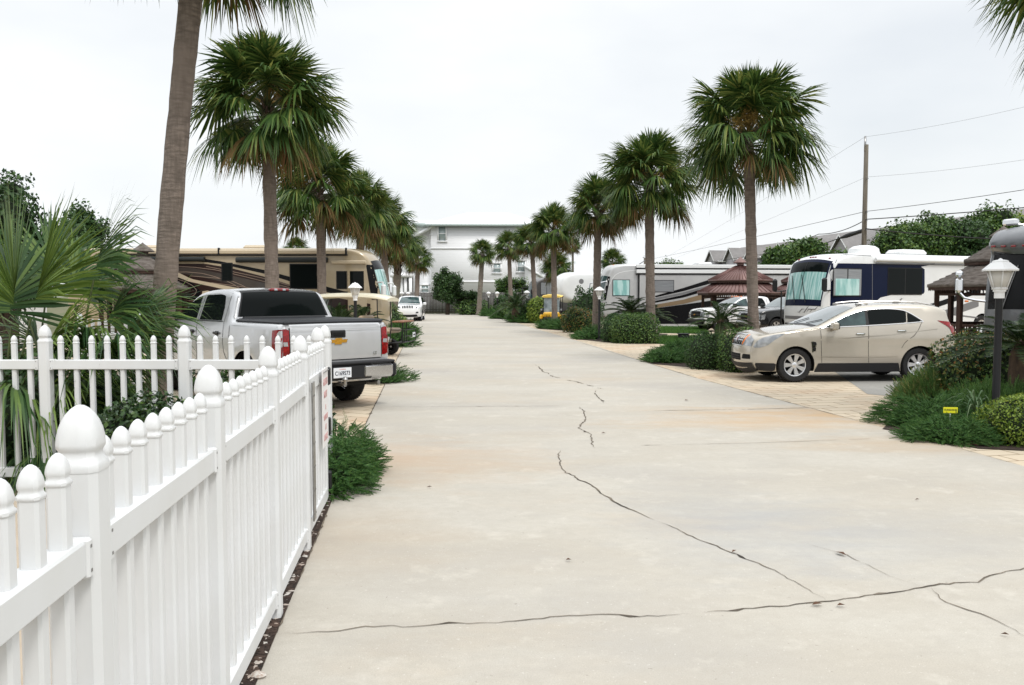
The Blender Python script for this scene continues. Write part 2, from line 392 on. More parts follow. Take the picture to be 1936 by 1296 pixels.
def litter():
    for u, v, s in ((1590,1047,.05),(1298,757,.06),(1388,1043,.03),(1075,1059,.022),(812,921,.025),(1505,690,.03),(1590,1145,.03),(1734,945,.02),(1141,819,.03),(1900,1200,.02),(1545,1143,.04)):
        p = G(u, v, .012); b = MB(); a = random.random() * 6
        c, d = math.cos(a) * s, math.sin(a) * s
        b.add([p + (c, d, 0), p + (-d*.4, c*.4, .012), p + (-c, -d, .004), p + (d*.4, -c*.4, .01)], [(0,1,2),(0,2,3)])
        tag(b.build('fallen_leaf', M['leaflitter'], smooth=0), 'small dry brown leaf lying on the pale concrete road', 'leaf', 'dry leaves on the road')
litter()

# mulch strip along the picket fence, with shells and pebbles
strip = [np.array([-.40,.2]), *[G(u, v)[:2] for u, v in ((483,1296),(522,1200),(575,1073),(629,943))], G(662,905)[:2], G(640,885)[:2], np.array([-1.95,8.2]), np.array([-1.72,7.0]), np.array([-1.2,2.0]), np.array([-1.0,.2])]
sheet('mulch_strip', strip, .006, M['mulch'])
M['shell'] = mat('pale_shell', (.55,.53,.49), .7, col2=(.35,.27,.22), nscale=3)
M['chip'] = mat('bark_chip', (.03,.021,.017), .95, col2=(.085,.055,.042), nscale=4)
def scatter_strip():
    p0, p1 = G(483,1296)[:2], G(629,943)[:2]
    dome = np.array([(1,0,0),(.3,.8,0),(-.7,.6,0),(-.9,-.5,0),(.2,-.9,0),(.1,0,.55)]); df = np.array([(0,1,5),(1,2,5),(2,3,5),(3,4,5),(4,0,5)])
    def pts(n, lo, hi):
        t = rng.uniform(-.35, 1.12, n); base = p0 + (p1 - p0) * t[:, None]
        base[:, 0] -= rng.uniform(lo, hi, n) + .012
        return np.c_[base, np.full(n, .008)]
    def mats(n, s0, s1, flat=.5):
        out = np.zeros((n,3,3))
        for i in range(n):
            s = rng.uniform(s0, s1); out[i] = rotz(rng.uniform(0, 6.3)) * s @ np.diag([1, rng.uniform(.4,.9), flat])
        return out
    b = MB(); n = 620; b.inst(dome, df, mats(n, .008, .026), pts(n, .0, .22), 0)
    n = 2600; b.inst(dome, df, mats(n, .008, .03, .35), pts(n, .0, .3), 1)
    tag(b.build('shell_gravel', [M['shell'], M['chip']], smooth=0), 'white shell bits and bark chips in the narrow bed along the white fence', 'gravel', kind='stuff')
scatter_strip()
for s, (u, v) in ((.04,(488,1281)),):
    b = MB(); b.lathe([(0,0),(.8,.05),(1,.35),(.75,.75),(.35,.95),(0,1)], 9); o = b.build('shell', M['shell'])
    o.location = G(u, v); o.scale = (s, s*.7, s*.7); tag(o, 'large pale shell at the near end of the mulch strip', 'shell')
# ------------------------------------------------------------------ white vinyl picket fences
def gothic(w, h):          # acorn post cap, square in plan; profile of (half width, height)
    k = w / .122
    P = [(.0525,0),(.0625,.0),(.064,.012),(.060,.024),(.052,.034),(.049,.046),(.051,.054),(.0572,.060),(.0578,.070),(.0562,.088),(.052,.108),(.0445,.128),(.034,.146),(.022,.159),(.010,.167),(0,.169)]
    return [(r * k, z * h / .17) for r, z in P]
def mini(w, h):
    P = [(.027,0),(.0295,.003),(.0295,.010),(.025,.015),(.0235,.021),(.0255,.026),(.0272,.030),(.0272,.036),(.0248,.048),(.0193,.062),(.0118,.072),(.0045,.077),(0,.078)]
    return [(r * w / .0505, z * h / .078) for r, z in P]
def sqpost(b, prof, top, z0, w):
    n = 16
    ang = (np.arange(n) + .5) * 2 * np.pi / n
    e = 9.0                                            # rounded square in plan; rounder towards the tip
    vs = []
    full = [(w/2, z0), (w/2, top)] + [(r, top + z) for r, z in prof]
    for r, z in full:
        ee = e if z <= top + .35 * prof[-1][1] else 4.5
        c, s = np.cos(ang), np.sin(ang); k = (abs(c)**ee + abs(s)**ee) ** (-1/ee)
        vs.append(np.stack([r*c*k, r*s*k, np.full(n, z)], 1))
    m = len(full)
    f = [(i*n+j, i*n+(j+1)%n, (i+1)*n+(j+1)%n, (i+1)*n+j) for i in range(m-1) for j in range(n)]
    b.add(np.concatenate(vs), f)
bp_ = MB(); sqpost(bp_, gothic(.105,.165), 1.335, 0, .105); POST = bp_.mesh('post', M['vinyl'], 40)
bk_ = MB(); sqpost(bk_, mini(.044,.078), 1.325, .06, .045); PICK = bk_.mesh('picket', M['vinyl'], 40)
def ob(name, me, parent, loc, rz=0):
    o = bpy.data.objects.new(name, me); COL.objects.link(o); o.parent = parent; o.location = loc; o.rotation_euler = (0,0,rz); return o
M['screw'] = mat('screw', (.25,.25,.25), .4, .8)
def bay(par, a, b_, npick, rz, skip=()):
    a, b_ = np.array(a), np.array(b_); L = np.linalg.norm(b_ - a); mid = (a + b_) / 2
    for z in (1.13, .115):
        r = MB(); r.bbox((0,0,0), (L - .105, .072, .09), .006); o = r.build('rail', M['vinyl'], par); o.location = (*mid, z); o.rotation_euler = (0,0,rz)
        for sx in (-1, 1):
            q = MB(); q.bbox((sx*(L/2-.068),0,0), (.03,.088,.10), .006)
            for sy in (-1, 1):
                for sz in (-.03, .03): q.box((sx*(L/2-.068), sy*.0435, sz), (.008,.003,.008), 1)
            q.build('bracket', [M['vinyl'], M['screw']], o)
    for i in range(npick):
        t = (i + 1) / (npick + 1) if npick else 0
        if i in skip: continue
        p = a + (b_ - a) * t; ob('picket', PICK, par, (*p, 0), rz)
def fence(name, label, pts, npick=8, group='white picket fences'):
    root = thing(name, label, 'fence', group=group)
    for i, p in enumerate(pts):
        q = pts[min(i+1, len(pts)-1)]; q0 = pts[max(i-1, 0)]
        rz = math.atan2(q[1]-q0[1], q[0]-q0[0]); ob('post', POST, root, (*p, 0), rz)
    for a, b_ in zip(pts[:-1], pts[1:]): bay(root, a, b_, npick, math.atan2(b_[1]-a[1], b_[0]-a[0]))
    return root
p1, p2, p3 = (-1.08,2.05), (-1.2,3.25), (-1.325,4.47); p0 = (-.955,.85); p4 = (-1.46,5.68)
fence('picket_fence', 'white picket fence running along the road edge in the left foreground', [p0, p1, p2, p3, p4])
# the gate at its far end
gate = thing('picket_gate', 'narrow white picket gate with black hinges at the end of the roadside fence', 'gate', (0,0,0))
g0, g1 = np.array([-1.47,5.80]), np.array([-1.575,6.86]); gz = math.atan2(*(g1-g0)[::-1])
gm = (g0 + g1) / 2
for z in (1.13, .12):
    r = MB(); r.bbox((0,0,0), (1.0,.06,.1), .006); o = r.build('rail', M['vinyl'], gate); o.location = (*gm, z); o.rotation_euler = (0,0,gz)
for t in (.02, .98):
    r = MB(); r.bbox((0,0,0), (.06,.06,1.1), .006); o = r.build('stile', M['vinyl'], gate); o.location = (*(g0+(g1-g0)*t), .625); o.rotation_euler = (0,0,gz)
for i in range(6): ob('picket', PICK, gate, (*(g0 + (g1-g0)*(.14 + .145*i)), 0), gz)
r = MB(); r.bbox((0,0,0), (.1,.012,1.0), .003); 
for k in range(6):
    for sx in (-.03,.03): r.box((sx, -.007, -.45 + k*.17), (.012,.004,.012), 1)
o = r.build('metal_strap', [M['steel'], M['screw']], gate); o.location = (-1.465+.045, 5.86, .66); o.rotation_euler = (0,0,gz)
ep = thing('gate_post', 'white end post with acorn cap carrying the black gate hinges', 'post', (-1.645,7.0,0), gz)
ob('post', POST, ep, (0,0,0)); ob('post', POST, ep, (.13,.03,0))
for z in (1.09,.66,.2):
    h = MB(); h.bbox((.01,-.01,0), (.085,.055,.15), .01); h.tube([(.045,-.01,-.06),(.045,-.01,.06)], .014, 8); k = h.build('hinge', M['black'], ep); k.location = (-.03,-.062,z)
# sign on the gate: red letters on a white panel
def text_mesh(s, size, m, parent, Mx, name='lettering', align='CENTER', bold=0.0, sx=1):
    c = bpy.data.curves.new('t', 'FONT'); c.body = s; c.size = size; c.align_x = align; c.align_y = 'CENTER'; c.extrude = .0008; c.offset = bold; c.resolution_u = 3
    t = bpy.data.objects.new('t', c); COL.objects.link(t)
    bpy.context.view_layer.update()
    me = bpy.data.meshes.new_from_object(t.evaluated_get(bpy.context.evaluated_depsgraph_get()))
    bpy.data.objects.remove(t); bpy.data.curves.remove(c)
    me.name = name; me.materials.clear(); me.materials.append(m)
    me.transform(Matrix(Mx) @ Matrix.Diagonal((sx, 1, 1, 1)))
    o = bpy.data.objects.new(name, me); COL.objects.link(o); o.parent = parent
    return o
sg = thing('warning_sign', 'white notice with faded red lettering fixed to the picket gate', 'sign', (-1.525+.04, 6.52, .89), gz + math.pi)
b = MB(); b.bbox((0,0,0), (.34,.006,.62), .002); b.build('panel', mat('sign_white', (.74,.72,.71), .5), sg)
MX = Matrix(((1,0,0,0),(0,0,-1,-.0045),(0,1,0,0),(0,0,0,1)))
sg.rotation_euler = (0,0,gz + math.pi if False else gz)
def sgn(s, z, size):
    Mx = Matrix.Translation((0,-.0045,z)) @ Matrix.Rotation(R(90), 4, 'X'); return text_mesh(s, size, M['redink'], sg, Mx, bold=.001)
for s, z, sz in (('GUESTS',.2,.075),('MUST',.1,.075),('&',.0,.06),('VISITORS',-.08,.06),('AT',-.16,.06),('OFFICE',-.24,.07)): sgn(s, z, sz)
for sx in (-1,1):
    for sz in (-1,1): pass
b = MB(); b.tube([(-.15,-.012,.285),(.15,-.012,.285)], .004, 6); b.build('wire_tie', M['steel'], sg)
# fence across the bed on the left
cx = [(-5.65-1.3*i, 7.62) for i in range(2,0,-1)]
pc = [A(87-263*k, 700, 7.7)[:2] for k in (2,1)] + [A(87,700,7.7)[:2], A(350,700,7.7)[:2], np.array([-1.74,7.66])]
fence('picket_fence', 'white picket fence crossing the planted bed in front of the palmetto', [tuple(p) for p in pc])
# short gate section seen behind the palmetto
pf = [A(150,600,13.2)[:2], A(262,600,13.2)[:2]]
fence('picket_fence', 'short white picket fence half hidden behind the palmetto leaves', [tuple(p) for p in pf] )
# ------------------------------------------------------------------ plants
M['frond'] = leafmat('palm_frond', [(.022,.052,.013),(.042,.088,.02),(.07,.125,.028),(.19,.215,.055)], .45, .22, .2)
M['frondold'] = leafmat('palm_frond_old', [(.03,.05,.014),(.07,.07,.018),(.13,.085,.03),(.16,.09,.04)], .6, .2, .15)
M['frondnear'] = leafmat('palmetto_frond', [(.02,.055,.018),(.038,.085,.026),(.06,.115,.032),(.13,.20,.05)], .4, .25, .25)
M['frondbright'] = leafmat('palmetto_young_frond', [(.07,.13,.025),(.12,.20,.035),(.19,.27,.06)], .42, .3, .45)
M['petiole'] = mat('petiole', (.075,.10,.03), .5, col2=(.05,.06,.025), nscale=10)
M['panicle'] = leafmat('flower_stalk', [(.16,.105,.025),(.26,.17,.04),(.34,.24,.08)], .7, .15, .2)
M['boot'] = mat('leaf_base', (.10,.065,.042), .85, col2=(.05,.034,.024), nscale=14, bump=.6, bscale=60)
def trunkmat(name, c0, c1, lichen=None):
    m = bpy.data.materials.new(name); m.use_nodes = True
    n, l = nt(m); b = n['Principled BSDF']; b.inputs['Roughness'].default_value = .9; b.inputs['Specular IOR Level'].default_value = .2
    tc = n.new('ShaderNodeTexCoord')
    def nz(sc, st, det=5, lo=.3, hi=.7):
        mp = n.new('ShaderNodeMapping'); mp.inputs['Scale'].default_value = st; l.new(tc.outputs['Object'], mp.inputs['Vector'])
        x = n.new('ShaderNodeTexNoise'); x.inputs['Scale'].default_value = sc; x.inputs['Detail'].default_value = det; l.new(mp.outputs[0], x.inputs['Vector'])
        r = n.new('ShaderNodeMapRange'); r.inputs['From Min'].default_value = lo; r.inputs['From Max'].default_value = hi; l.new(x.outputs['Fac'], r.inputs['Value']); return r.outputs[0]
    a = nz(4, (1.6, 1.6, 7), 6, .2, .8); v = nz(16, (1.5,1.5,.25)); g = nz(2, (1,1,.6), 4, .5, .7)
    ml = n.new('ShaderNodeMath'); ml.operation = 'MULTIPLY'; l.new(a, ml.inputs[0]); l.new(v, ml.inputs[1])
    ad = n.new('ShaderNodeMath'); ad.operation = 'MULTIPLY_ADD'; ad.inputs[1].default_value = .5; l.new(a, ad.inputs[0]); l.new(ml.outputs[0], ad.inputs[2])
    r = n.new('ShaderNodeValToRGB'); r.color_ramp.elements[0].color = (*c0, 1); r.color_ramp.elements[1].color = (*c1, 1); r.color_ramp.elements[1].position = .9
    l.new(ad.outputs[0], r.inputs['Fac']); col = r.outputs['Color']
    mx = n.new('ShaderNodeMix'); mx.data_type = 'RGBA'; l.new(g, mx.inputs['Factor']); l.new(col, mx.inputs[6]); mx.inputs[7].default_value = (*(lichen or tuple(x*.9 for x in c1)), 1)
    l.new(mx.outputs[2], b.inputs['Base Color'])
    bp = n.new('ShaderNodeBump'); bp.inputs['Strength'].default_value = .45; bp.inputs['Distance'].default_value = .02
    l.new(ad.outputs[0], bp.inputs['Height']); l.new(bp.outputs[0], b.inputs['Normal'])
    return m
M['trunk'] = trunkmat('palm_trunk', (.10,.082,.068), (.23,.187,.158))
M['trunkgrey'] = trunkmat('palm_trunk_grey', (.10,.085,.07), (.25,.215,.18), (.19,.20,.15))
M['bark'] = trunkmat('tree_bark', (.02,.015,.012), (.09,.07,.055))

def add_frond(b, p0, az, el, pet, L, nseg, droop, mi, r, fold=.35, spread=115, wid=1., petmi=None, nt_=4):
    """one costapalmate leaf: a bending petiole, then segments fanning out of its tip"""
    d = np.array([math.cos(az)*math.cos(el), math.sin(az)*math.cos(el), math.sin(el)])
    down = np.array([0,0,-1.])
    t = np.linspace(0, 1, 6)[:, None]
    path = p0 + d * pet * t + down * (.22 * pet * droop) * t**2.2
    b.tube(path, np.linspace(.022, .011, 6) * wid, 4, petmi if petmi is not None else mi, cap=False)
    f = unit(path[-1] - path[-2]); s = np.cross(f, [0,0,1.]); 
    if np.linalg.norm(s) < .2: s = np.array([-math.sin(az), math.cos(az), 0])
    s = unit(s); roll = r.normal(0, .25)
    nrm = unit(np.cross(s, f)); s = s * math.cos(roll) + nrm * math.sin(roll); nrm = unit(np.cross(s, f))
    a = np.linspace(-1, 1, nseg) * R(spread) + r.normal(0, R(1.5), nseg)
    ca, sa = np.cos(a)[:, None], np.sin(a)[:, None]
    dirs = unit(ca * f + sa * s - fold * np.abs(sa) * nrm + r.normal(0, .04, (nseg, 3)))
    costa = .34 * L * np.clip(np.cos(a * .75), 0, 1)[:, None]
    org = path[-1] + f * costa + down * (costa * .18 * droop)
    ln = (L * (.72 + .28 * np.cos(a * .8)) * r.uniform(.88, 1.05, nseg))[:, None]
    wd = unit(-sa * f + ca * s)
    ts = np.array([0, .3, .62, 1.]) if nt_ == 4 else np.array([0,.25,.5,.75,1.])
    step = R(spread) * 2 / nseg
    ws = (np.array([.008, .30*step*.95, .36*step*.8, .0]) if nt_ == 4 else np.array([.006, .24*step*.95, .36*step*.8, .20*step*.6, .0])) * wid
    k = len(ts); V = np.zeros((nseg, 2*k, 3))
    for i, (tt, w_) in enumerate(zip(ts, ws)):
        c = org + dirs * ln * tt + down * (ln * droop * .55 * tt**2.4) * r.uniform(.6, 1.5, (nseg,1))
        V[:, 2*i] = c + wd * (w_ * L + .002 * (w_ > 0)); V[:, 2*i+1] = c - wd * (w_ * L + .002 * (w_ > 0))
    fq = np.array([(2*i, 2*i+2, 2*i+3, 2*i+1) for i in range(k-1)])
    fs = (fq[None] + (np.arange(nseg) * 2*k)[:, None, None]).reshape(-1, 4)
    b.add(V.reshape(-1, 3), fs, mi)
def add_panicle(b, p0, az, el, L, mi, r):
    d = np.array([math.cos(az)*math.cos(el), math.sin(az)*math.cos(el), math.sin(el)])
    t = np.linspace(0, 1, 9)[:, None]; path = p0 + d * L * t + np.array([0,0,-1.]) * L * .42 * t**2.4
    b.tube(path, np.linspace(.014, .004, 9), 4, mi, cap=False)
    for i in range(44):
        u = r.uniform(.4, 1); q = path[int(u*8)]; dd = unit(d * .6 + r.normal(0, .75, 3) + np.array([0,0,-.25])); ll = r.uniform(.12, .34)
        e = q + dd * ll; 
        n = 11
        o = q + (e - q) * r.uniform(.15, 1, (n,1)); dr = unit(dd + r.normal(0, .8, (n,3))) * r.uniform(.03, .10, (n,1))
        sd = unit(r.normal(0, 1, (n,3))) * .005
        V = np.stack([o - sd, o + sd, o + dr + sd*.8, o + dr - sd*.8], 1).reshape(-1, 3)
        b.add(V, np.arange(4*n).reshape(n, 4), mi)
        b.tube([q, e], [.004,.002], 3, mi, cap=False)
def crown_mesh(name, seed, n=64, pet=.86, L=.80, nseg=48, lo=-10, old=.16, npan=5, hi=86):
    r = np.random.default_rng(seed); b = MB()
    for i in range(n):
        u = (i + .5) / n
        el = R(hi - (hi - lo) * u**.95 + r.normal(0, 6)); az = i * 2.39996 + r.normal(0, .15)
        mi = 1 if u > 1 - old and r.random() < .75 else 0
        k = .82 + .3 * math.sin(math.pi * min(1, u * 1.15))
        add_frond(b, np.array([0,0,.25 - .55*u]), az, el, pet * k * r.uniform(.85,1.1), L * k * r.uniform(.9,1.1), nseg, (.10 + 1.08*u + r.uniform(-.08,.22)), mi, r, fold=.45, petmi=2)
    for i in range(npan):
        add_panicle(b, np.array([0,0,.15]), i * 2.1 + r.uniform(0, .8), R(r.uniform(18, 55)), r.uniform(.95, 1.4), 3, r)
    return b.mesh(name, [M['frond'], M['frondold'], M['petiole'], M['panicle']], 0)
CROWN = [crown_mesh('crown', 11, 68, npan=14, old=.1), crown_mesh('crown', 23, 62, old=.18, npan=9), crown_mesh('crown', 37, 60, pet=.78, old=.24, npan=8), crown_mesh('crown', 51, 46, pet=.76, old=.12, npan=1, lo=-12)]
CROWN.append(crown_mesh('crown', 77, 76, pet=.90, L=.82, npan=11, lo=-6, nseg=52, old=.08))
def boots_mesh(seed, h, r0):
    r = np.random.default_rng(seed); b = MB()
    for i in range(int(34 * h)):
        z = -h + h * (i / (34*h)); az = i * 2.4 + r.normal(0, .2); rr = r0 * (1 + .25 * (z + h) / h)
        c, s = math.cos(az), math.sin(az); out = np.array([c, s, 0]); tn = np.array([-s, c, 0])
        ln = r.uniform(.14, .3); tip = out * (rr + r.uniform(.05, .16)) + np.array([0,0,z+ln]) + tn * r.normal(0,.06)
        base = out * rr * .85 + np.array([0,0,z]); w_ = r.uniform(.05,.085)
        V = [base - tn*w_, base + tn*w_, base + out*.03, tip - tn*w_*.35, tip + tn*w_*.35, tip + out*.02]
        b.add(V, [(0,1,4,3),(1,2,5,4),(2,0,3,5),(3,4,5)])
    return b
def palm(label, base, top, r0, r1, crown, csc=1., boots=.0, crz=0., bend=(0,0), mt='trunk', group='cabbage palms along the drive', cat='palm tree', flare=1.25):
    base, top = np.array(base, float), np.array(top, float)
    root = thing('palm_tree', label, cat, base, group=group)
    b = MB(); t = np.linspace(0, 1, 46); rr = np.random.default_rng(int(abs(base[0]*100)) + 3)
    path = (top - base) * t[:, None]; path[:, 0] += bend[0] * np.sin(t * math.pi); path[:, 1] += bend[1] * np.sin(t * math.pi)
    rad = (r0 + (r1 - r0) * t) * (1 + (flare - 1) * np.exp(-t * 14)) * (1 + rr.normal(0, .035, 46))
    b.tube(path, rad, 18); b.build('trunk', M[mt], root, 180)
    o = bpy.data.objects.new('crown', CROWN[crown]); COL.objects.link(o); o.parent = root
    o.location = tuple(top - base); o.rotation_euler = (0,0,crz); o.scale = (csc,)*3
    if boots:
        q = boots_mesh(int(base[1]*10), boots, r1 * 1.0); o = q.build('leaf_bases', M['boot'], root, 0); o.location = tuple(top - base + np.array([0,0,.1]))
    return root
def P(u, v, Y): return A(u, v, Y)
def base_at(u, Y): p = A(u, 600, Y); p[2] = 0; return p
def palm_at(label, ub, ut, vt, Y, wpx, cpx, crown, boots=0., crz=0., mt='trunk', bend=(0,0), dY=0.):
    """trunk foot under column ub, growing point at (ut, vt), trunk wpx wide, crown about cpx across"""
    s = F / Y; b0 = base_at(ub, Y); t0 = A(ut, vt, Y + dY)
    palm(label, b0, t0, wpx/2/s, wpx/2/s*.92, crown, cpx/s/3.9, boots, crz, bend, mt)
palm_at('tall leaning palm trunk on the left whose crown leaves the top of the frame', 287, 382, -205, 10.6, 43, 560, 4, .55, 2.2, bend=(-.04,0))
palm_at('full round palm with shaggy leaf bases behind the silver pickup', 517, 506, 212, 19.6, 26, 335, 0, .75, .6)
palm_at('palm with drooping brown leaf tips in front of the tan motorhome', 607, 603, 366, 29.5, 18, 232, 1, .3, 1.9, bend=(.05,0))
palm_at('bushy brown tinged palm rising behind the tan motorhome front', 680, 682, 398, 36.5, 16, 175, 2, .3, 4.0)
palm_at('palm with a slim grey trunk beside the white house corner', 737, 722, 430, 44, 13, 150, 1, .3, 5.1)
palm_at('palm with criss crossed leaf bases leaning over the white jeep', 738, 752, 465, 49, 15, 122, 2, 1.9, 3.3, bend=(.15,0), mt='trunkgrey')
palm_at('small palm in front of the porch of the white house', 787, 790, 493, 62, 9, 78, 3, .2, .4)
palm_at('largest palm on the right, standing beside the tan car nose', 1428, 1415, 262, 20.8, 21, 290, 4, .2, 3.75, mt='trunk')
palm_at('palm with a split bushy crown standing before the silver motorhome', 1231, 1227, 350, 33.5, 18, 228, 0, .5, 5.3)
palm_at('dark palm standing left of the silver motorhome windshield', 1127, 1131, 402, 37.5, 15, 160, 1, .3, 1.2)
palm_at('palm rising behind the small yellow cart', 1049, 1046, 438, 47, 11, 125, 2, .2, 2.4)
palm_at('shaggy palm beside the dark grey motorhome', 1014, 1005, 460, 57, 9, 92, 1, .2, .2)
palm_at('slender palm near the right end of the white house wall', 967, 962, 468, 67, 8.5, 82, 3, .15, 4.4)
palm_at('round headed palm standing alone before the white house', 905, 912, 480, 76, 9.5, 70, 3, .1, 1.5, mt='trunkgrey')
palm_at('little palm far off between the motorhomes', 1083, 1083, 466, 95, 4, 44, 3, 0, .7)
palm_at('low bushy palm behind the white trailer roof', 1052, 1052, 508, 70, 6, 80, 2, 0, 2.7)
palm_at('bushy palm top above the silver motorhome roof', 1158, 1158, 497, 75, 6, 70, 3, 0, 2.9)
palm_at('palm top peeping over the roof of the tan motorhome', 560, 560, 473, 60, 6, 62, 3, 0, 5.5)
palm('palm whose brown tipped crown hangs into the top right corner', base_at(2165, 10.4), A(2175, -85, 10.4), .2, .17, 4, 1.0, .4, 2.6)

# ---- leafy shapes: many small folded leaves through a shell
LV = np.array([(0,0,0),(.5,.32,.06),(1,0,-.06),(.5,-.32,.06)]); LF = np.array([(0,1,2),(0,2,3)])
def orient(nrm, r, jit=.6):
    n = len(nrm); z = unit(nrm + r.normal(0, jit, (n,3))); x = unit(np.cross(z, r.normal(0, 1, (n,3)))); y = np.cross(z, x)
    return np.stack([x, y, z], 2)
def blob_pts(r, n, rad, e=2., lump=.12, top=True, thick=.25, k=5):
    d = unit(r.normal(0, 1, (n,3)))
    if top: d[:, 2] = np.where(d[:, 2] < -.8, -d[:, 2], d[:, 2])
    q = (np.abs(d)**e).sum(1) ** (-1/e)
    ph = r.uniform(0, 6.3, (k,3)); fr = r.normal(0, 3.2, (k,3))
    bump = sum(np.sin(d @ fr[i] + ph[i,0]) for i in range(k)) / k
    rr = q * (1 + lump * 1.6 * bump) * (1 - thick * r.random(n)**2)
    return d * rr[:, None] * np.array(rad), d / np.array(rad)
def leaf_blob(b, r, n, c, rad, ls, mi=0, e=2., lump=.12, jit=.6, top=True, thick=.3, up=.25):
    p, nr = blob_pts(r, n, rad, e, lump, top, thick)
    nr = unit(nr) + np.array([0,0,up]); O = orient(nr, r, jit) * (ls * r.uniform(.6, 1.25, n))[:, None, None]
    b.inst(LV, LF, O, p + np.array(c), mi)
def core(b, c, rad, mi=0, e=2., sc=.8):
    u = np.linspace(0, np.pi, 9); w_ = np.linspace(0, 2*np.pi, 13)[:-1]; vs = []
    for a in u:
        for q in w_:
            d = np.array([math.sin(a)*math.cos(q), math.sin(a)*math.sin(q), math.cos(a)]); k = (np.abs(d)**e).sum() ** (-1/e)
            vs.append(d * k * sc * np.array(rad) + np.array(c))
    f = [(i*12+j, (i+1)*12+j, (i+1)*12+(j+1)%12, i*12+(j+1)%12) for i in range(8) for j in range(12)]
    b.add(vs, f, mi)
M['hedge'] = leafmat('hedge_leaf', [(.024,.058,.014),(.042,.092,.022),(.068,.13,.03),(.13,.20,.045)], .38, .15, .25)
M['hedgedark'] = leafmat('dark_shrub_leaf', [(.018,.046,.015),(.034,.074,.022),(.062,.115,.032)], .4, .12, .2)
M['glossy'] = leafmat('glossy_leaf', [(.010,.026,.009),(.02,.05,.014),(.035,.075,.02),(.07,.12,.025)], .3, .12, .4)
M['red_tips'] = leafmat('mixed_leaf', [(.016,.04,.012),(.03,.07,.018),(.055,.095,.022),(.11,.16,.035),(.30,.13,.04)], .35, .15, .25)
M['yellowgreen'] = leafmat('yellow_green_leaf', [(.05,.10,.012),(.10,.17,.02),(.17,.25,.03),(.26,.33,.06)], .45, .3, .35)
M['twig'] = mat('shrub_stem', (.05,.035,.022), .9)
M['inner'] = mat('inner_shade_core', (.010,.018,.007), .9, col2=(.016,.028,.010), nscale=14)  # solid core closing gaps; shade inside the foliage is put into its dark colour
M['juniper'] = leafmat('juniper_needle', [(.016,.056,.014),(.034,.094,.022),(.055,.135,.03),(.11,.19,.05)], .55, .12, .2)
M['fern'] = leafmat('feathery_needle', [(.03,.085,.02),(.055,.13,.028),(.085,.18,.04),(.13,.23,.06)], .5, .3, .3)
M['ferntip'] = leafmat('flowering_needle', [(.06,.12,.025),(.14,.19,.04),(.30,.29,.11),(.22,.2,.07)], .6, .3, .3)
M['cycad'] = leafmat('cycad_leaflet', [(.012,.032,.012),(.02,.05,.016),(.035,.075,.02),(.06,.10,.025)], .35, .12, .25)
M['grass'] = leafmat('grass_blade', [(.035,.10,.015),(.05,.13,.02),(.075,.165,.03)], .55, .3, .3)

def shrub(label, c, rad, n, ls, mt='hedge', e=2., lump=.12, cat='shrub', group=None, name='shrub', seed=None, jit=.65, thick=.3, up=.25):
    r = np.random.default_rng(seed if seed is not None else int(abs(c[0]*131 + c[1]*17)) + 5)
    root = thing(name, label, cat, (c[0], c[1], 0), group=group)
    b = MB(); rad = (rad[0], rad[1], rad[2]*1.13); z = c[2] if len(c) > 2 else rad[2] * .64
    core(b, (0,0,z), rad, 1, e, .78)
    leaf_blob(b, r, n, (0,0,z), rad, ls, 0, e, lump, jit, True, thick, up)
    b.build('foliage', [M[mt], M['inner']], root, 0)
    s = MB()
    for i in range(5):
        a = r.uniform(0, 6.3); x, y = math.cos(a)*rad[0]*.4, math.sin(a)*rad[1]*.4
        s.tube([(x*.3, y*.3, 0), (x*.7, y*.7, z*.4), (x, y, z)], [.025,.02,.012], 5)
    s.build('stem', M['twig'], root, 180)
    return root
def spray_mesh(L=.2, n=13, w=.05, needle=.012):
    v, f = [], []
    for i in range(n):
        t = (i + .5) / n; x = t * L; ww = w * (1 - .7 * t) * (.6 + .4*math.sin(i*2.1)**2)
        for s in (-1, 1):
            k = len(v); v += [(x, 0, 0), (x + .02*L/.2 + needle*.6, s*ww, .006), (x + .012 + ww*.45, s*ww*.75, -.004)]
            f.append((k, k+1, k+2))
    k = len(v); v += [(0,-.004,0),(L*1.08,0,0),(0,.004,0)]; f.append((k,k+1,k+2))
    return np.array(v), np.array(f)
SPV, SPF = spray_mesh()
def sprays(b, r, pos, dirs, ls, mi=0, tv=SPV, tf=SPF, roll=.5):
    n = len(pos); x = unit(dirs); up = np.array([0,0,1.]) + r.normal(0, roll, (n,3)); y = unit(np.cross(up, x)); z = np.cross(x, y)
    O = np.stack([x, y, z], 2) * (ls * r.uniform(.65, 1.3, n))[:, None, None]
    b.inst(tv, tf, O, pos, mi)
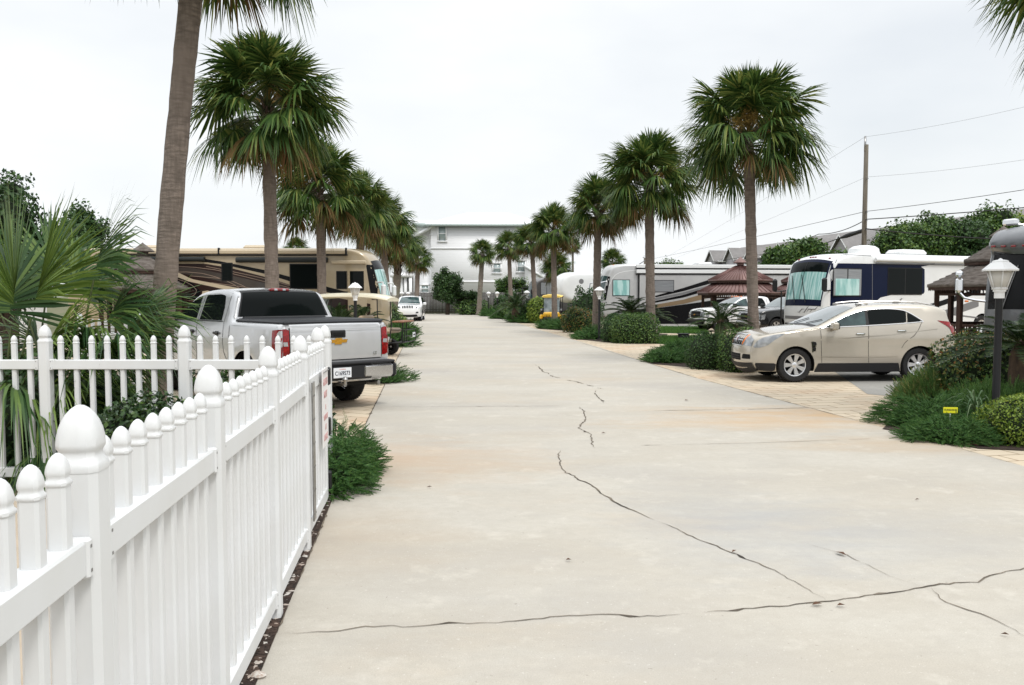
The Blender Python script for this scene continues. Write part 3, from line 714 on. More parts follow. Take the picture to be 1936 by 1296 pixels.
def juniper(label, c, rad, n, ls=1., mt='juniper', lift=.35, cat='juniper', name='juniper_shrub', mt2=None, frac2=0., group='low junipers edging the beds', spike=.0):
    """low spreading conifer: layered sprays lying outwards over a mound"""
    r = np.random.default_rng(int(abs(c[0]*77 + c[1]*29)) + 1)
    root = thing(name, label, cat, (c[0], c[1], 0), group=group)
    d = unit(r.normal(0, 1, (n,3))); d[:, 2] = np.abs(d[:, 2])
    ph = r.uniform(0, 6.3, 6); ang = np.arctan2(d[:,1], d[:,0])
    lob = 1 + .16*np.sin(3*ang + ph[0]) + .10*np.sin(7*ang + ph[1]) + .08*np.sin(13*ang + ph[2])
    p = d * np.array(rad) * (lob * (1 - .45 * r.random(n)**1.6))[:, None]
    p[:, 2] = np.maximum(p[:, 2], .02)
    dr = np.stack([d[:,0], d[:,1], np.full(n, lift) + r.normal(0, .22, n) + spike * d[:,2]], 1) + r.normal(0, .25, (n,3)) * np.array([1,1,.4])
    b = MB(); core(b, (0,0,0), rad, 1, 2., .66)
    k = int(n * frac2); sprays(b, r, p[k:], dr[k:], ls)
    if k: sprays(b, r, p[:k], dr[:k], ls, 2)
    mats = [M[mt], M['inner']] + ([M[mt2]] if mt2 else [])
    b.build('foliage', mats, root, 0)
    s = MB()
    for i in range(6):
        a = r.uniform(0, 6.3); s.tube([(0,0,.02), (math.cos(a)*rad[0]*.4, math.sin(a)*rad[1]*.4, rad[2]*.4), (math.cos(a)*rad[0]*.75, math.sin(a)*rad[1]*.75, rad[2]*.35)], [.018,.013,.006], 5)
    s.build('stem', M['twig'], root, 180)
    return root
def cycad_mesh(seed, n=34, L=1., leaf=.17, nl=30):
    r = np.random.default_rng(seed); b = MB()
    for i in range(n):
        u = (i + .5) / n; el = R(78 - 80 * u + r.normal(0, 5)); az = i * 2.4 + r.normal(0, .1); l = L * r.uniform(.85, 1.1)
        d = np.array([math.cos(az)*math.cos(el), math.sin(az)*math.cos(el), math.sin(el)])
        t = np.linspace(0, 1, nl)[:, None]
        path = d * l * t + np.array([0,0,-1.]) * l * .42 * t**2.2
        b.tube(path[::4], np.linspace(.012,.004, len(path[::4])), 4, 1, cap=False)
        tg = unit(np.gradient(path, axis=0)); s = unit(np.cross(tg, [0,0,1.])); nr = np.cross(s, tg)
        for sg in (-1, 1):
            k = slice(5, None); m = nl - 5; ll = (leaf * np.sin(np.linspace(.5, 2.85, m)))[:, None]
            dr = unit(s[k]*sg + tg[k]*.55 + nr[k]*.35 + r.normal(0,.05,(m,3)))
            w_ = tg[k] * .008
            V = np.stack([path[k]-w_*.6, path[k]+w_*.6, path[k]+dr*ll*.6+w_, path[k]+dr*ll-nr[k]*ll*.12, path[k]+dr*ll*.6-w_], 1)
            b.add(V.reshape(-1,3), np.arange(5*m).reshape(m,5), 0)
    return b.mesh('fronds', [M['cycad'], M['petiole']], 0)
CYC = [cycad_mesh(3), cycad_mesh(9, 30)]
tr_ = MB(); tr_.lathe([(.10,0),(.15,.1),(.16,.25),(.15,.38),(.08,.46),(0,.48)], 12); CYT = tr_.mesh('trunk', M['boot'])
def cycad(label, c, h, sc, k=0, rz=0, zs=1.):
    root = thing('sago_palm', label, 'sago palm', (c[0], c[1], 0), rz, group='sago palms in the beds')
    o = bpy.data.objects.new('trunk', CYT); COL.objects.link(o); o.parent = root; o.scale = (sc, sc, (h + .05) / .46)
    o = bpy.data.objects.new('fronds', CYC[k]); COL.objects.link(o); o.parent = root; o.location = (0,0,h); o.scale = (sc, sc, sc*zs)
    return root
def tree(label, base, h, cr, n, ls, mt='hedgedark', name='broadleaf_tree', ncl=26, tr=.16, zmin=.3, group=None, seed=None, sparse=1., cat='tree'):
    r = np.random.default_rng(seed if seed is not None else int(abs(base[0]*37 + base[1]*11)))
    root = thing(name, label, cat, (base[0], base[1], 0), group=group)
    b = MB(); tb = MB()
    tb.tube([(0,0,0),(.05,.03,h*.25),(-.05,.05,h*.5),(0,0,h*.72)], [tr*1.3, tr, tr*.7, tr*.35], 9)
    d = unit(r.normal(0, 1, (ncl,3))); d[:,2] = d[:,2] * .8
    c0 = np.array([0,0, h*(zmin + (1-zmin)*.5)]); rad = np.array([cr, cr, h*(1-zmin)*.5])
    for i in range(ncl):
        c = c0 + d[i] * rad * r.uniform(.35, .88); k = r.uniform(.26, .44)
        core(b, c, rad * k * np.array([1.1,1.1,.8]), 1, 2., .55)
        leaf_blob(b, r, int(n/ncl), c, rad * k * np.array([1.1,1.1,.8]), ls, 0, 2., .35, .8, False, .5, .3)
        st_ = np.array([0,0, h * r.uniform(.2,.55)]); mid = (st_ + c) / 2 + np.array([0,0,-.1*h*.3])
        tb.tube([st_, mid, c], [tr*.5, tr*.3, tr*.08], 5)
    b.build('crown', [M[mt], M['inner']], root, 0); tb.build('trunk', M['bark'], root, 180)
    return root
# ------------------------------------------------------------------ planting
def bed(pts): sheet('planting_bed', gp(pts), .003, M['mulch'])
def Gs(u, v): p = G(u, v); return (p[0], p[1])
# palmetto clump on the left: big stiff fans
def palmetto(label, base, fr, mt, mi2=None, L=1., nseg=62, group='palmetto clumps by the left fence'):
    root = thing('palmetto', label, 'palmetto', (base[0], base[1], 0), group=group); r = np.random.default_rng(int(abs(base[0])*91)); b = MB()
    for (az, el, pet, l, dr, mi) in fr: add_frond(b, np.array([r.normal(0,.08), r.normal(0,.08), .15]), R(az), R(el), pet, l, nseg, dr, mi, r, fold=.75 if mi == 1 else .5, spread=74 if mi == 1 else 90, wid=1.0, petmi=2, nt_=5)
    b.build('fronds', [M[mt], M[mi2 or mt], M['petiole'], M['frondold']], root, 0)
    s = MB(); s.tube([(0,0,0),(.03,0,.3),(.02,.02,.55)], [.13,.12,.08], 9); s.build('trunk', M['boot'], root, 180)
    return root
b0 = A(130, 600, 8.9)
palmetto('large green palmetto fanning out behind the white cross fence', b0,
  [(0,74,1.65,.9,.9,0),(40,80,2.0,1.05,.4,0),(165,74,1.8,.95,.6,0),(-40,66,1.5,.9,1.3,0),(-90,60,1.35,.9,1.5,0),(-15,62,.85,.65,1.3,0),(60,62,1.7,.95,.7,0),(15,66,1.4,.85,.8,0),(200,55,1.2,.85,1.3,0),(-70,38,.95,.8,1.4,0),(-120,42,1.0,.8,1.4,0),(20,50,.6,.6,1.4,0),(-30,35,.45,.6,1.4,0),(-100,15,.6,.8,1.4,3),(120,70,1.9,.95,.5,0),(-60,75,1.7,.85,1.6,0)], 'frondnear')
b0 = A(165, 600, 9.4)
palmetto('palmetto with drooping leaves beside the leaning palm trunk', b0,
  [(10,72,1.2,.7,.9,0),(-25,64,.95,.65,1.3,0),(60,72,1.4,.8,.6,0),(-60,56,.9,.7,1.4,0),(150,66,1.3,.8,.9,0),(-100,35,.7,.75,1.4,0),(-30,30,.4,.6,1.4,0),(200,30,.7,.75,1.3,0),(0,56,.6,.6,1.3,0),(-140,10,.5,.7,1.3,3)], 'frondnear')
b0 = A(-22, 600, 8.35)
palmetto('yellow green palmetto with stiff fans at the left edge', b0,
  [(40,84,1.35,1.25,.15,1),(0,66,1.25,.9,.6,1),(25,78,1.5,1.2,.25,1),(-20,52,1.0,.85,.8,1),(120,75,1.4,1.2,.2,0),(150,60,1.1,1.,.7,0),(180,40,.8,.9,.9,0),(-25,30,.7,.75,1.1,0),(40,40,.9,.8,1.1,0),(-60,20,.4,.7,1.2,3)], 'frondnear', 'frondbright')
b0 = A(62, 600, 9.9)
palmetto('dark palmetto between the two larger clumps', b0,
  [(90,76,1.9,1.0,.3,0),(20,72,1.75,1.0,.4,0),(170,70,1.7,1.0,.5,0),(-60,50,1.0,.85,1.2,0),(-100,50,1.0,.85,1.2,0),(-30,40,.9,.85,1.3,0),(-140,20,.7,.8,1.3,3),(60,30,.9,.85,1.3,0)], 'frondnear')
# shrubs around the cross fence
shrub('glossy dark green bush growing through the cross fence', (A(262,700,7.35)[0], 7.35), (.50,.34,.44), 5200, .052, 'glossy', 2.3, .2, seed=3, jit=.75)
shrub('low glossy bush between the cross fence and the silver pickup', (A(430,700,8.9)[0], 8.9), (.62,.4,.52), 4200, .05, 'glossy', 2.2, .2, seed=8, jit=.75)
shrub('low glossy bush filling the fence corner', (A(560,700,8.5)[0], 8.5), (.5,.4,.42), 3000, .05, 'glossy', 2.2, .2, seed=9, jit=.75)
shrub('dark undergrowth below the drooping palmetto', (A(190,700,8.9)[0], 8.9), (.5,.3,.5), 2600, .07, 'hedgedark', 2.2, .25, seed=11)
shrub('dark bush under the palmetto leaves', (A(60,700,8.6)[0], 8.6), (.9,.4,.6), 4200, .07, 'hedgedark', 2.2, .25, seed=10)
juniper('bright juniper spilling onto the concrete past the gate post', (-1.66, 7.85), (.36,.78,.44), 3200, .58, lift=.05)
juniper('small juniper tuft at the rear bumper of the pickup', (A(728,700,17)[0], 17.0), (.5,.5,.25), 700, .8)
# right-hand beds, near to far
bed([(1668,812),(1850,848),(1960,853),(2150,830),(2150,700),(1800,690),(1720,760)])
juniper('broad dark juniper at the tip of the nearest right bed', (*Gs(1768,804),), (.70,.58,.34), 3800, .62, lift=.08)
juniper('dark juniper beside the plant tag in the nearest bed', (*Gs(1800,832),), (.55,.4,.24), 2000, .6, lift=.08)
juniper('feathery bright green plant with pale flowering tips beside the tan car', (*Gs(1775,764),), (.72,.6,.46), 3400, .7, 'fern', .9, 'fern plant', 'feathery_shrub', 'ferntip', .3, 'feathery plants in the nearest bed', .6)
juniper('feathery green plant around the foot of the near lamp post', (*Gs(1885,792),), (.85,.5,.44), 3000, .7, 'fern', .9, 'fern plant', 'feathery_shrub', None, 0., 'feathery plants in the nearest bed', .6)
shrub('yellow green rounded shrub at the right edge of the frame', (*Gs(1938,838),), (.56,.42,.34), 7000, .035, 'yellowgreen', 2., .25, jit=.9, seed=4)
shrub('tall leafy hedge with reddish tips behind the tan car', (A(1875,700,13.4)[0], 13.4), (1.15,.75,.66), 7500, .062, 'red_tips', 2.4, .18, seed=12, cat='hedge', name='hedge')
shrub('dark hedge behind the near lamp post', (A(1990,700,12.6)[0], 12.6), (1.0,.75,.7), 4500, .062, 'hedge', 2.4, .18, seed=13, cat='hedge', name='hedge')
cycad('sago palm with long arching fronds behind the near lamp post', (A(1935,700,12.2)[0], 12.2), 1.05, 1.25, 0, .4, .6)
def strap_plant():
    c = Gs(1842,815); root = thing('strap_leaf_plant', 'spray of thin arching strap leaves behind the yellow plant tag', 'plant', (c[0], c[1], 0)); b = MB(); r = np.random.default_rng(5)
    for i in range(46):
        az = r.uniform(0, 6.3); el = R(r.uniform(35,80)); L = r.uniform(.5,.85); d = np.array([math.cos(az)*math.cos(el), math.sin(az)*math.cos(el), math.sin(el)])
        t = np.linspace(0,1,9)[:,None]; p = d*L*t + np.array([0,0,-1.])*L*.75*t**2.3 + np.array([0,0,.26]); s = np.array([-math.sin(az), math.cos(az), 0]); w_ = (.009*(1-t**3)+.0004)
        v = np.concatenate([p + s*w_, p - s*w_]); k = np.arange(8); b.add(v, np.stack([k,k+9,k+10,k+1],1))
    b.build('leaves', [leafmat('strap_leaf', [(.04,.09,.03),(.08,.14,.06),(.13,.18,.09)], .4, .2)], root, 0)
strap_plant()
def rubble():
    b = MB(); r = np.random.default_rng(8)
    dome = np.array([(1,0,0),(.3,.8,.1),(-.7,.6,0),(-.9,-.5,.1),(.2,-.9,0),(.1,0,.5)]); df = np.array([(0,1,5),(1,2,5),(2,3,5),(3,4,5),(4,0,5)])
    n = 700; p = np.array([G(u, v, .01) for u, v in zip(r.uniform(1810,1875,n), r.uniform(800,842,n))]); O = np.array([rotz(r.uniform(0,6.3)) * r.uniform(.01,.045) for _ in range(n)])
    b.inst(dome, df, O, p); tag(b.build('bark_mulch', [mat('red_bark', (.13,.05,.035), .95, col2=(.05,.025,.018), nscale=9)], smooth=0), 'reddish bark mulch showing between the plants of the nearest bed', 'mulch', kind='stuff')
rubble()
def plant_tag():
    c = G(1797, 815); p = A(1797, 776, c[1] - .45); root = thing('plant_tag', 'small yellow plastic plant tag with dark print standing among the junipers', 'tag', (p[0], p[1], 0), R(-8))
    b = MB(); b.bbox((0,0,p[2]), (.17,.004,.075), .0015); b.build('card', mat('yellow_card', (.75,.72,.03), .4), root)
    b = MB(); b.box((0,.006,p[2]/2), (.012,.005,p[2])); b.build('stake', M['plate'], root)
    text_mesh('SUNSHINE', .032, M['ink'], root, Matrix.Translation((0,-.004,p[2]+.004)) @ Matrix.Rotation(R(90),4,'X'))
plant_tag()
# second bed, in front of the tan car
bed([(1228,688),(1300,694),(1400,700),(1500,690),(1450,640),(1330,630),(1290,660)])
juniper('spreading juniper in front of the tan car nose', (*Gs(1330,678),), (1.25,.9,.46), 3000, 1.15, lift=.12)
juniper('low juniper at the left tip of the bed by the tan car', (*Gs(1262,684),), (.6,.55,.28), 1000, 1.1, lift=.1)
shrub('dark clipped shrub beneath the sago palm fronds', (A(1338,640,20.2)[0], 20.2), (.56,.5,.48), 3600, .05, 'hedgedark', 2.6, .12, seed=14)
shrub('bright green clipped shrub touching the tan car', (A(1396,640,19.4)[0], 19.4), (.48,.5,.56), 3400, .05, 'hedge', 2.6, .12, seed=15)
cycad('sago palm in front of the white pickup', (A(1362,640,20.4)[0], 20.4), 1.12, .95, 1, 0, .9)
# third bed, in front of the silver motorhome
bed([(1092,642),(1180,650),(1252,650),(1262,632),(1150,625)])
shrub('large clipped hedge in front of the silver motorhome', (A(1200,640,31.2)[0], 31.2), (.92,.7,.6), 7000, .07, 'hedge', 3.2, .1, seed=16, cat='hedge', name='hedge')
shrub('dark hedge end beside the black lamp post', (A(1158,640,32)[0], 32), (.45,.5,.55), 2400, .07, 'hedgedark', 2.6, .12, seed=17, cat='hedge', name='hedge')
juniper('flat juniper left of the large clipped hedge', (*Gs(1128,640),), (.9,1.0,.36), 1300, 1.5, lift=.1)
cycad('big sago palm under the silver motorhome windshield', (A(1192,600,34.2)[0], 34.2), 1.1, 1.55, 0, 1., .7)
cycad('sago palm leaning out beside the palm trunk', (A(1232,600,34.8)[0], 34.8), .9, 1.2, 1, 2., .7)
# fourth bed, by the yellow cart
bed([(1016,622),(1130,630),(1140,612),(1040,605)])
shrub('rounded reddish green shrub beside the yellow cart', (A(1094,600,40.5)[0], 40.5), (.85,.7,.68), 4200, .09, 'red_tips', 2.2, .2, seed=18)
juniper('low juniper in front of the yellow cart', (*Gs(1050,621),), (.85,.9,.38), 1000, 1.6, lift=.15)
juniper('low juniper at the foot of the short white marker', (*Gs(1082,623),), (.9,.8,.45), 800, 2., lift=.15)
shrub('upright dark bush growing against the white trailer', (A(1108,560,43)[0], 43), (.85,.8,1.15), 3200, .12, 'hedgedark', 2., .3, seed=19)
# farther beds
juniper('dark low juniper below the third lamp post', (*Gs(994,610),), (1.0,1.2,.5), 1000, 2.2, lift=.15)
juniper('dark low juniper at the bend of the far drive', (*Gs(957,603),), (.9,1.2,.5), 900, 2.4, lift=.15)
juniper('last low juniper before the wooden fence', (*Gs(930,598),), (.7,1.,.45), 700, 2.6, lift=.15)
cycad('dark sago palm beside the third lamp post', (A(975,580,55)[0], 55), 1.0, 1.7, 0, .5)
shrub('yellow green bush left of the yellow cart', (A(1016,575,54)[0], 54), (.7,.8,.95), 3000, .14, 'yellowgreen', 2., .25, seed=20)
shrub('dark bush under the third palm of the right row', (A(1004,585,55)[0], 55), (.75,.8,.7), 2200, .14, 'hedgedark', 2., .25, seed=21)
shrub('light green bush near the far lamp posts', (A(960,580,64)[0], 64), (.75,.8,.75), 2200, .17, 'hedge', 2., .25, seed=22)
shrub('tall dark bush rising over the wooden fence at right', (A(962,560,73)[0], 73), (1.2,1.1,1.15), 2500, .22, 'hedgedark', 2., .3, seed=23)
shrub('low bush at the foot of the lone palm', (A(898,590,77.5)[0], 77.5), (1.7,1.,.7), 1500, .2, 'hedge', 2., .3, seed=24)
tree('dense dark green tree against the wooden fence and white house', (A(846,590,78)[0], 78), 4.9, 1.35, 8000, .2, 'hedgedark', zmin=.12, seed=31, ncl=40)
tree('smaller dark bush right of the tree by the wooden fence', (A(878,590,79)[0], 79), 3.1, 1.5, 3000, .2, 'hedgedark', zmin=.1, seed=32, ncl=16, name='bush', cat='bush')
for i, (u, v) in enumerate(((944,545),(958,543),(988,545))):
    tree(['leafy sapling left of the house drainpipe above the fence', 'thin leafy sapling behind the wooden fence', 'broad leafy sapling near the dark motorhome'][i], (A(u,590,86)[0], 86), [3.9,4.2,4.0][i], [1.0,1.1,1.5][i], 1200, .2, 'hedge', zmin=.3, seed=33+i, ncl=10, tr=.06, group='saplings beyond the wooden fence')
# left beds behind the pickup
cycad('sago palm seen under the cream cart roof', (A(640,600,27.5)[0], 27.5), .7, 1.35, 0, .3)
cycad('sago palm behind the rear posts of the cream cart', (A(682,600,29)[0], 29), .7, 1.25, 1, 1.)
shrub('green bush between the cream cart and the white jeep', (A(733,600,40)[0], 40), (.8,.8,.75), 1800, .1, 'hedge', 2., .2, seed=41)
shrub('pale yellow green bush beside the white jeep', (A(742,600,45)[0], 45), (.9,.8,.45), 1500, .1, 'yellowgreen', 2., .25, seed=42)
juniper('round low juniper at the corner of the far left bed', (*Gs(752,633),), (.8,1.,.4), 700, 1.9)
juniper('bright low juniper seen through the cart luggage rack', (*Gs(742,655),), (.7,.8,.5), 800, 1.5)
shrub('dark bush below the tan motorhome', (A(600,600,29.5)[0], 29.5), (1.5,.6,.65), 2500, .09, 'hedgedark', 2.2, .2, seed=43)
# trees behind
tree('dark oak behind the left palmetto, tallest tree on the left', (A(2,500,18)[0], 18), 5.0, 1.25, 20000, .11, 'hedgedark', zmin=.16, seed=51, ncl=34, tr=.25)
tree('dark tree between the oak and the leaning palm', (A(150,500,44)[0], 44), 6.9, 1.5, 12000, .2, 'hedgedark', zmin=.3, seed=52, ncl=28, tr=.2)
tree('dark tree at the far left edge', (A(-75,500,24)[0], 24), 5.6, 1.6, 14000, .2, 'hedgedark', zmin=.3, seed=50, ncl=24, tr=.2)
tree('sparse small tree above the tan motorhome roof', (A(462,500,48)[0], 48), 4.6, .75, 420, .1, 'hedgedark', zmin=.55, seed=53, ncl=14, tr=.05)
tree('sparse sapling next to the palm behind the tan motorhome', (A(530,500,52)[0], 52), 5.0, .8, 500, .1, 'hedgedark', zmin=.5, seed=54, ncl=14, tr=.05)
tree('round headed tree over the silver motorhome roof', (A(1264,500,84)[0], 84), 6.0, 1.9, 6000, .2, 'hedge', zmin=.3, seed=55, ncl=26)
gt = 'trees behind the blue and white motorhome'
for i, (u, h, cr, Y, mt, n, lb) in enumerate(((1738,8.6,2.8,62,'hedge',13000,'big dark tree behind the white motorhome roof'),(1808,8.8,2.8,63,'hedgedark',13000,'big dark tree right of the roof air conditioner'),(1868,9.8,2.0,66,'hedge',9000,'tallest tree of the row behind the motorhomes'),(1690,7.2,1.8,60,'hedge',6000,'lower bright tree right of the utility pole'),(1932,9.6,2.0,70,'yellowgreen',6000,'pale green tree at the right edge above the grey motorhome'),(1528,6.3,2.0,58,'hedge',10000,'green tree behind the dome of the white motorhome'),(1470,5.6,1.5,59,'hedge',6000,'green tree right of the large palm trunk'),(1584,5.7,1.4,57,'hedge',6000,'green tree left of the utility pole'))):
    tree(lb, (A(u,500,Y)[0], Y), h, cr, int(n*1.6), .26, mt, zmin=.22, seed=60+i, ncl=36, group=gt)
# lawn strips between the right lots
def lawn(pts, n, h=.05, seed=1):
    sheet('lawn', gp(pts), .002, M['lawn'])
    r = np.random.default_rng(seed); Q = np.array(gp(pts)); T = []
    lo, hi = Q.min(0), Q.max(0)
    while len(T) < n:
        p = lo + (hi - lo) * r.random((4000,2)); ins = np.zeros(len(p), bool); j = len(Q) - 1
        for i in range(len(Q)):
            a, c = Q[i], Q[j]; cnd = ((a[1] > p[:,1]) != (c[1] > p[:,1])) & (p[:,0] < (c[0]-a[0])*(p[:,1]-a[1])/(c[1]-a[1]+1e-9)+a[0]); ins ^= cnd; j = i
        T += list(p[ins])
    p = np.array(T[:n]); s = r.uniform(.5,1.4,n) * h; a = r.uniform(0,6.3,n); O = np.zeros((n,3,3))
    for k in range(n): O[k] = rotz(a[k]) * s[k]
    b = MB(); b.inst(np.array([(-.12,0,0),(.12,0,0),(.25,.35,1)]), np.array([(0,1,2)]), O, np.c_[p, np.full(n,.003)])
    tag(b.build('grass', M['grass'], smooth=0), 'short green lawn grass between the driveways on the right', 'grass', kind='stuff')
lawn([(1238,650),(1330,655),(1345,637),(1252,637)], 9000, .09, 1)
lawn([(1245,630),(1340,632),(1330,621),(1246,620)], 9000, .12, 2)
lawn([(1500,686),(1760,686),(1700,668),(1520,668)], 9000, .08, 3)
sheet('driveway', gp([(1150,618),(1246,620),(1400,622),(1420,606),(1160,604)]), -.005, M['pad'])
# ------------------------------------------------------------------ vehicles
def chaikin(P, it=2):
    P = np.asarray(P, float)
    for _ in range(it):
        a, b = P[:-1], P[1:]
        Q = np.empty((2*len(a), P.shape[1])); Q[0::2] = .75*a + .25*b; Q[1::2] = .25*a + .75*b
        P = np.vstack([P[:1], Q, P[-1:]])
    return P
def resample(P, step):
    P = np.asarray(P, float); d = np.r_[0, np.cumsum(np.linalg.norm(np.diff(P[:, :2], axis=0), axis=1))]
    n = max(2, int(d[-1] / step) + 1); t = np.linspace(0, d[-1], n)
    return np.stack([np.interp(t, d, P[:, k]) for k in range(P.shape[1])], 1)
def inside(p, poly):
    r = np.zeros(len(p), bool); j = len(poly) - 1
    for i in range(len(poly)):
        a, c = poly[i], poly[j]
        r ^= ((a[1] > p[:,1]) != (c[1] > p[:,1])) & (p[:,0] < (c[0]-a[0])*(p[:,1]-a[1])/(c[1]-a[1]+1e-12)+a[0]); j = i
    return r
def sdist(p, line):
    a, b = line[:-1], line[1:]; ab = b - a; L = (ab**2).sum(1) + 1e-12; out = np.full(len(p), 9.)
    for i in range(len(a)):
        t = np.clip(((p - a[i]) @ ab[i]) / L[i], 0, 1); out = np.minimum(out, np.linalg.norm(p - a[i] - t[:,None]*ab[i], axis=1))
    return out
def cdt(bound, pts):
    n = len(bound); V = [Vector(q) for q in bound] + [Vector(q) for q in pts]
    r = delaunay_2d_cdt(V, [(i, (i+1) % n) for i in range(n)], [list(range(n))], 1, 1e-5)
    return np.array([tuple(v) for v in r[0]]), [tuple(f) for f in r[2]]

class Veh:
    """body made from a side profile: skinned sides with rounded edges and a crowned band running over nose, roof and tail"""
    def __init__(s, top, zb, arches, wf, r=.12, it=2, step=.07, g=.12):
        P = chaikin(top, it); s.P = resample(P, step); s.top = s.P[:, :2]; s.bul = s.P[:, 2]; s.r, s.zb, s.wf, s.g = r, zb, wf, g
        s.S = np.r_[0, np.cumsum(np.linalg.norm(np.diff(s.top, axis=0), axis=1))]
        t = np.gradient(s.top, axis=0); t = unit(t); s.nr = np.stack([-t[:,1], t[:,0]], 1) * -1
        c = s.top.mean(0)
        if ((s.nr * (s.top - c)).sum(1)).mean() < 0: s.nr = -s.nr
        e = s.top[-1]; bot = [(e[0], zb)] if abs(e[1]-zb) > .02 else []
        for cx, cz, R_ in sorted(arches):
            h = zb - cz; w_ = math.sqrt(max(R_*R_ - h*h, .01)); a0 = math.atan2(h, -w_); a1 = math.atan2(h, w_)
            if a0 < 0: a0 += 2*math.pi
            bot += [(cx + R_*math.cos(a), cz + R_*math.sin(a)) for a in np.linspace(a0, a1, 20)]
        f = s.top[0]
        if abs(f[1]-zb) > .02: bot.append((f[0], zb))
        s.poly = np.vstack([s.top, np.array(bot)]) if bot else s.top; s.arches = arches
    def Y(s, q):
        q = np.asarray(q, float); d = sdist(q, s.top); r = s.r; k = np.clip(r - d, 0, r)
        return s.wf(q[:,0], q[:,1]) - (r - np.sqrt(np.maximum(r*r - k*k, 0)))
    def yw(s, q): return s.wf(q[:,0], q[:,1]) - s.r
    def body(s, extra=None):
        b = MB()
        lo, hi = s.poly.min(0), s.poly.max(0); gx, gz = np.meshgrid(np.arange(lo[0]+s.g/2, hi[0], s.g), np.arange(lo[1]+s.g/2, hi[1], s.g))
        p = np.stack([gx.ravel(), gz.ravel()], 1); p = p[inside(p, s.poly)]; full = np.vstack([s.poly, s.poly[:1]])
        p = p[(sdist(p, full) > s.g*.4) & (sdist(p, s.top) > s.r*1.15)]
        rings = []
        for k in (.06, .22, .5, .95):
            q = s.top[1:-1] - s.nr[1:-1] * s.r * k; q = q[inside(q, s.poly)]; q = q[(sdist(q, s.top) > s.r*k*.9) & (sdist(q, full) > s.r*k*.5)]; rings.append(q)
        p = np.vstack([p] + rings)
        v, f = cdt(s.poly, p); y = s.Y(v)
        for sg in (1, -1):
            V = np.stack([v[:,0], sg*y, v[:,1]], 1); b.add(V, [t if sg < 0 else t[::-1] for t in f], 0)
        T = np.linspace(-1, 1, 13); b.add(*s.band(0, s.S[-1], T, T, 0, len(s.top)), 0)
        return b
    def at(s, S): return np.stack([np.interp(S, s.S, s.top[:,0]), np.interp(S, s.S, s.top[:,1])], 1), np.stack([np.interp(S, s.S, s.nr[:,0]), np.interp(S, s.S, s.nr[:,1])], 1), np.interp(S, s.S, s.bul)
    def rib(s, S, y, off):
        q, n, bl = s.at(S); w_ = s.yw(q); t = y / np.maximum(w_, .01); o = bl * (1 - np.clip(np.abs(t),0,1)**2.2) + off
        return np.stack([q[:,0] + n[:,0]*o, y, q[:,1] + n[:,1]*o], 1)
    def band(s, S0, S1, Ta, Tb, off, n):
        S = np.linspace(S0, S1, n); rows = []
        for i, x in enumerate(S):
            k = i / (n-1); T = Ta + (Tb - Ta) * k; q, _, _ = s.at(np.array([x])); rows.append(s.rib(np.full(len(T), x), T * s.yw(q)[0], off))
        m = len(Ta); V = np.concatenate(rows)
        return V, np.array([(i*m+j, i*m+j+1, (i+1)*m+j+1, (i+1)*m+j) for i in range(n-1) for j in range(m-1)])
    def S_at(s, x, z): return s.S[np.argmin((s.top[:,0]-x)**2 + (s.top[:,1]-z)**2)]
    def glass(s, b, a, c, ta, tc, off=.006, mi=0, n=10):            # pane on the band between two profile points
        S0, S1 = s.S_at(*a), s.S_at(*c); u = np.linspace(-1, 1, 13); V, f = s.band(S0, S1, u*ta, u*tc, off, n); return b.add(V, f, mi)
    def side(s, b, poly, off=.005, mi=0, sg=1, step=.07, g=None):   # patch lying on the side
        P = resample(np.vstack([poly, poly[:1]]), step)[:-1]; g = g or step*1.3; lo, hi = P.min(0), P.max(0)
        gx, gz = np.meshgrid(np.arange(lo[0]+g/2, hi[0], g), np.arange(lo[1]+g/2, hi[1], g)); p = np.stack([gx.ravel(), gz.ravel()], 1)
        if len(p): p = p[inside(p, P)]
        if len(p): p = p[sdist(p, np.vstack([P, P[:1]])) > g*.35]
        v, f = cdt(P, p) ; y = s.Y(v) + off; V = np.stack([v[:,0], sg*y, v[:,1]], 1)
        if len(f):
            a, c, d = (np.array(v[i]) for i in f[0]); ccw = (c[0]-a[0])*(d[1]-a[1]) - (c[1]-a[1])*(d[0]-a[0]) > 0
            b.add(V, [t if (ccw == (sg < 0)) else t[::-1] for t in f], mi)
        return b
    def line(s, b, pts, wd=.012, off=.003, mi=0, sg=1):            # seam or trim line on the side
        P = resample(chaikin(pts, 1) if len(pts) > 2 else pts, .06); t = unit(np.gradient(P, axis=0)); n = np.stack([-t[:,1], t[:,0]], 1) * wd/2
        a, c = P + n, P - n; k = len(P); V = np.concatenate([np.stack([q[:,0], sg*(s.Y(q)+off), q[:,1]], 1) for q in (a, c)]); i = np.arange(k-1)
        return b.add(V, np.stack([i,i+k,i+k+1,i+1],1) if sg > 0 else np.stack([i,i+1,i+k+1,i+k],1), mi)
    def pipe(s, b, pts, rad, off, sg=1):                            # raised round trim on the side
        P = resample(chaikin(pts, 2), .05); return b.tube(np.stack([P[:,0], sg*(s.Y(P)+off), P[:,1]], 1), rad, 6)
    def end(s, b, poly, off=.006, mi=0, front=True, step=.06):      # patch on nose or tail, drawn in (y, z)
        if not hasattr(s, 'ends'):
            s.ends = {}
            for fr in (True, False):
                idx = range(len(s.top)) if fr else range(len(s.top)-1, -1, -1); zz, ss, m = [], [], -9; x0 = s.top[0,0] if fr else s.top[-1,0]
                for i in idx:
                    if s.top[i,1] > m + 1e-4: m = s.top[i,1]; zz.append(m); ss.append(s.S[i])
                    if (x0 - s.top[i,0] if fr else s.top[i,0] - x0) > 1.6: break
                s.ends[fr] = (np.array(zz), np.array(ss))
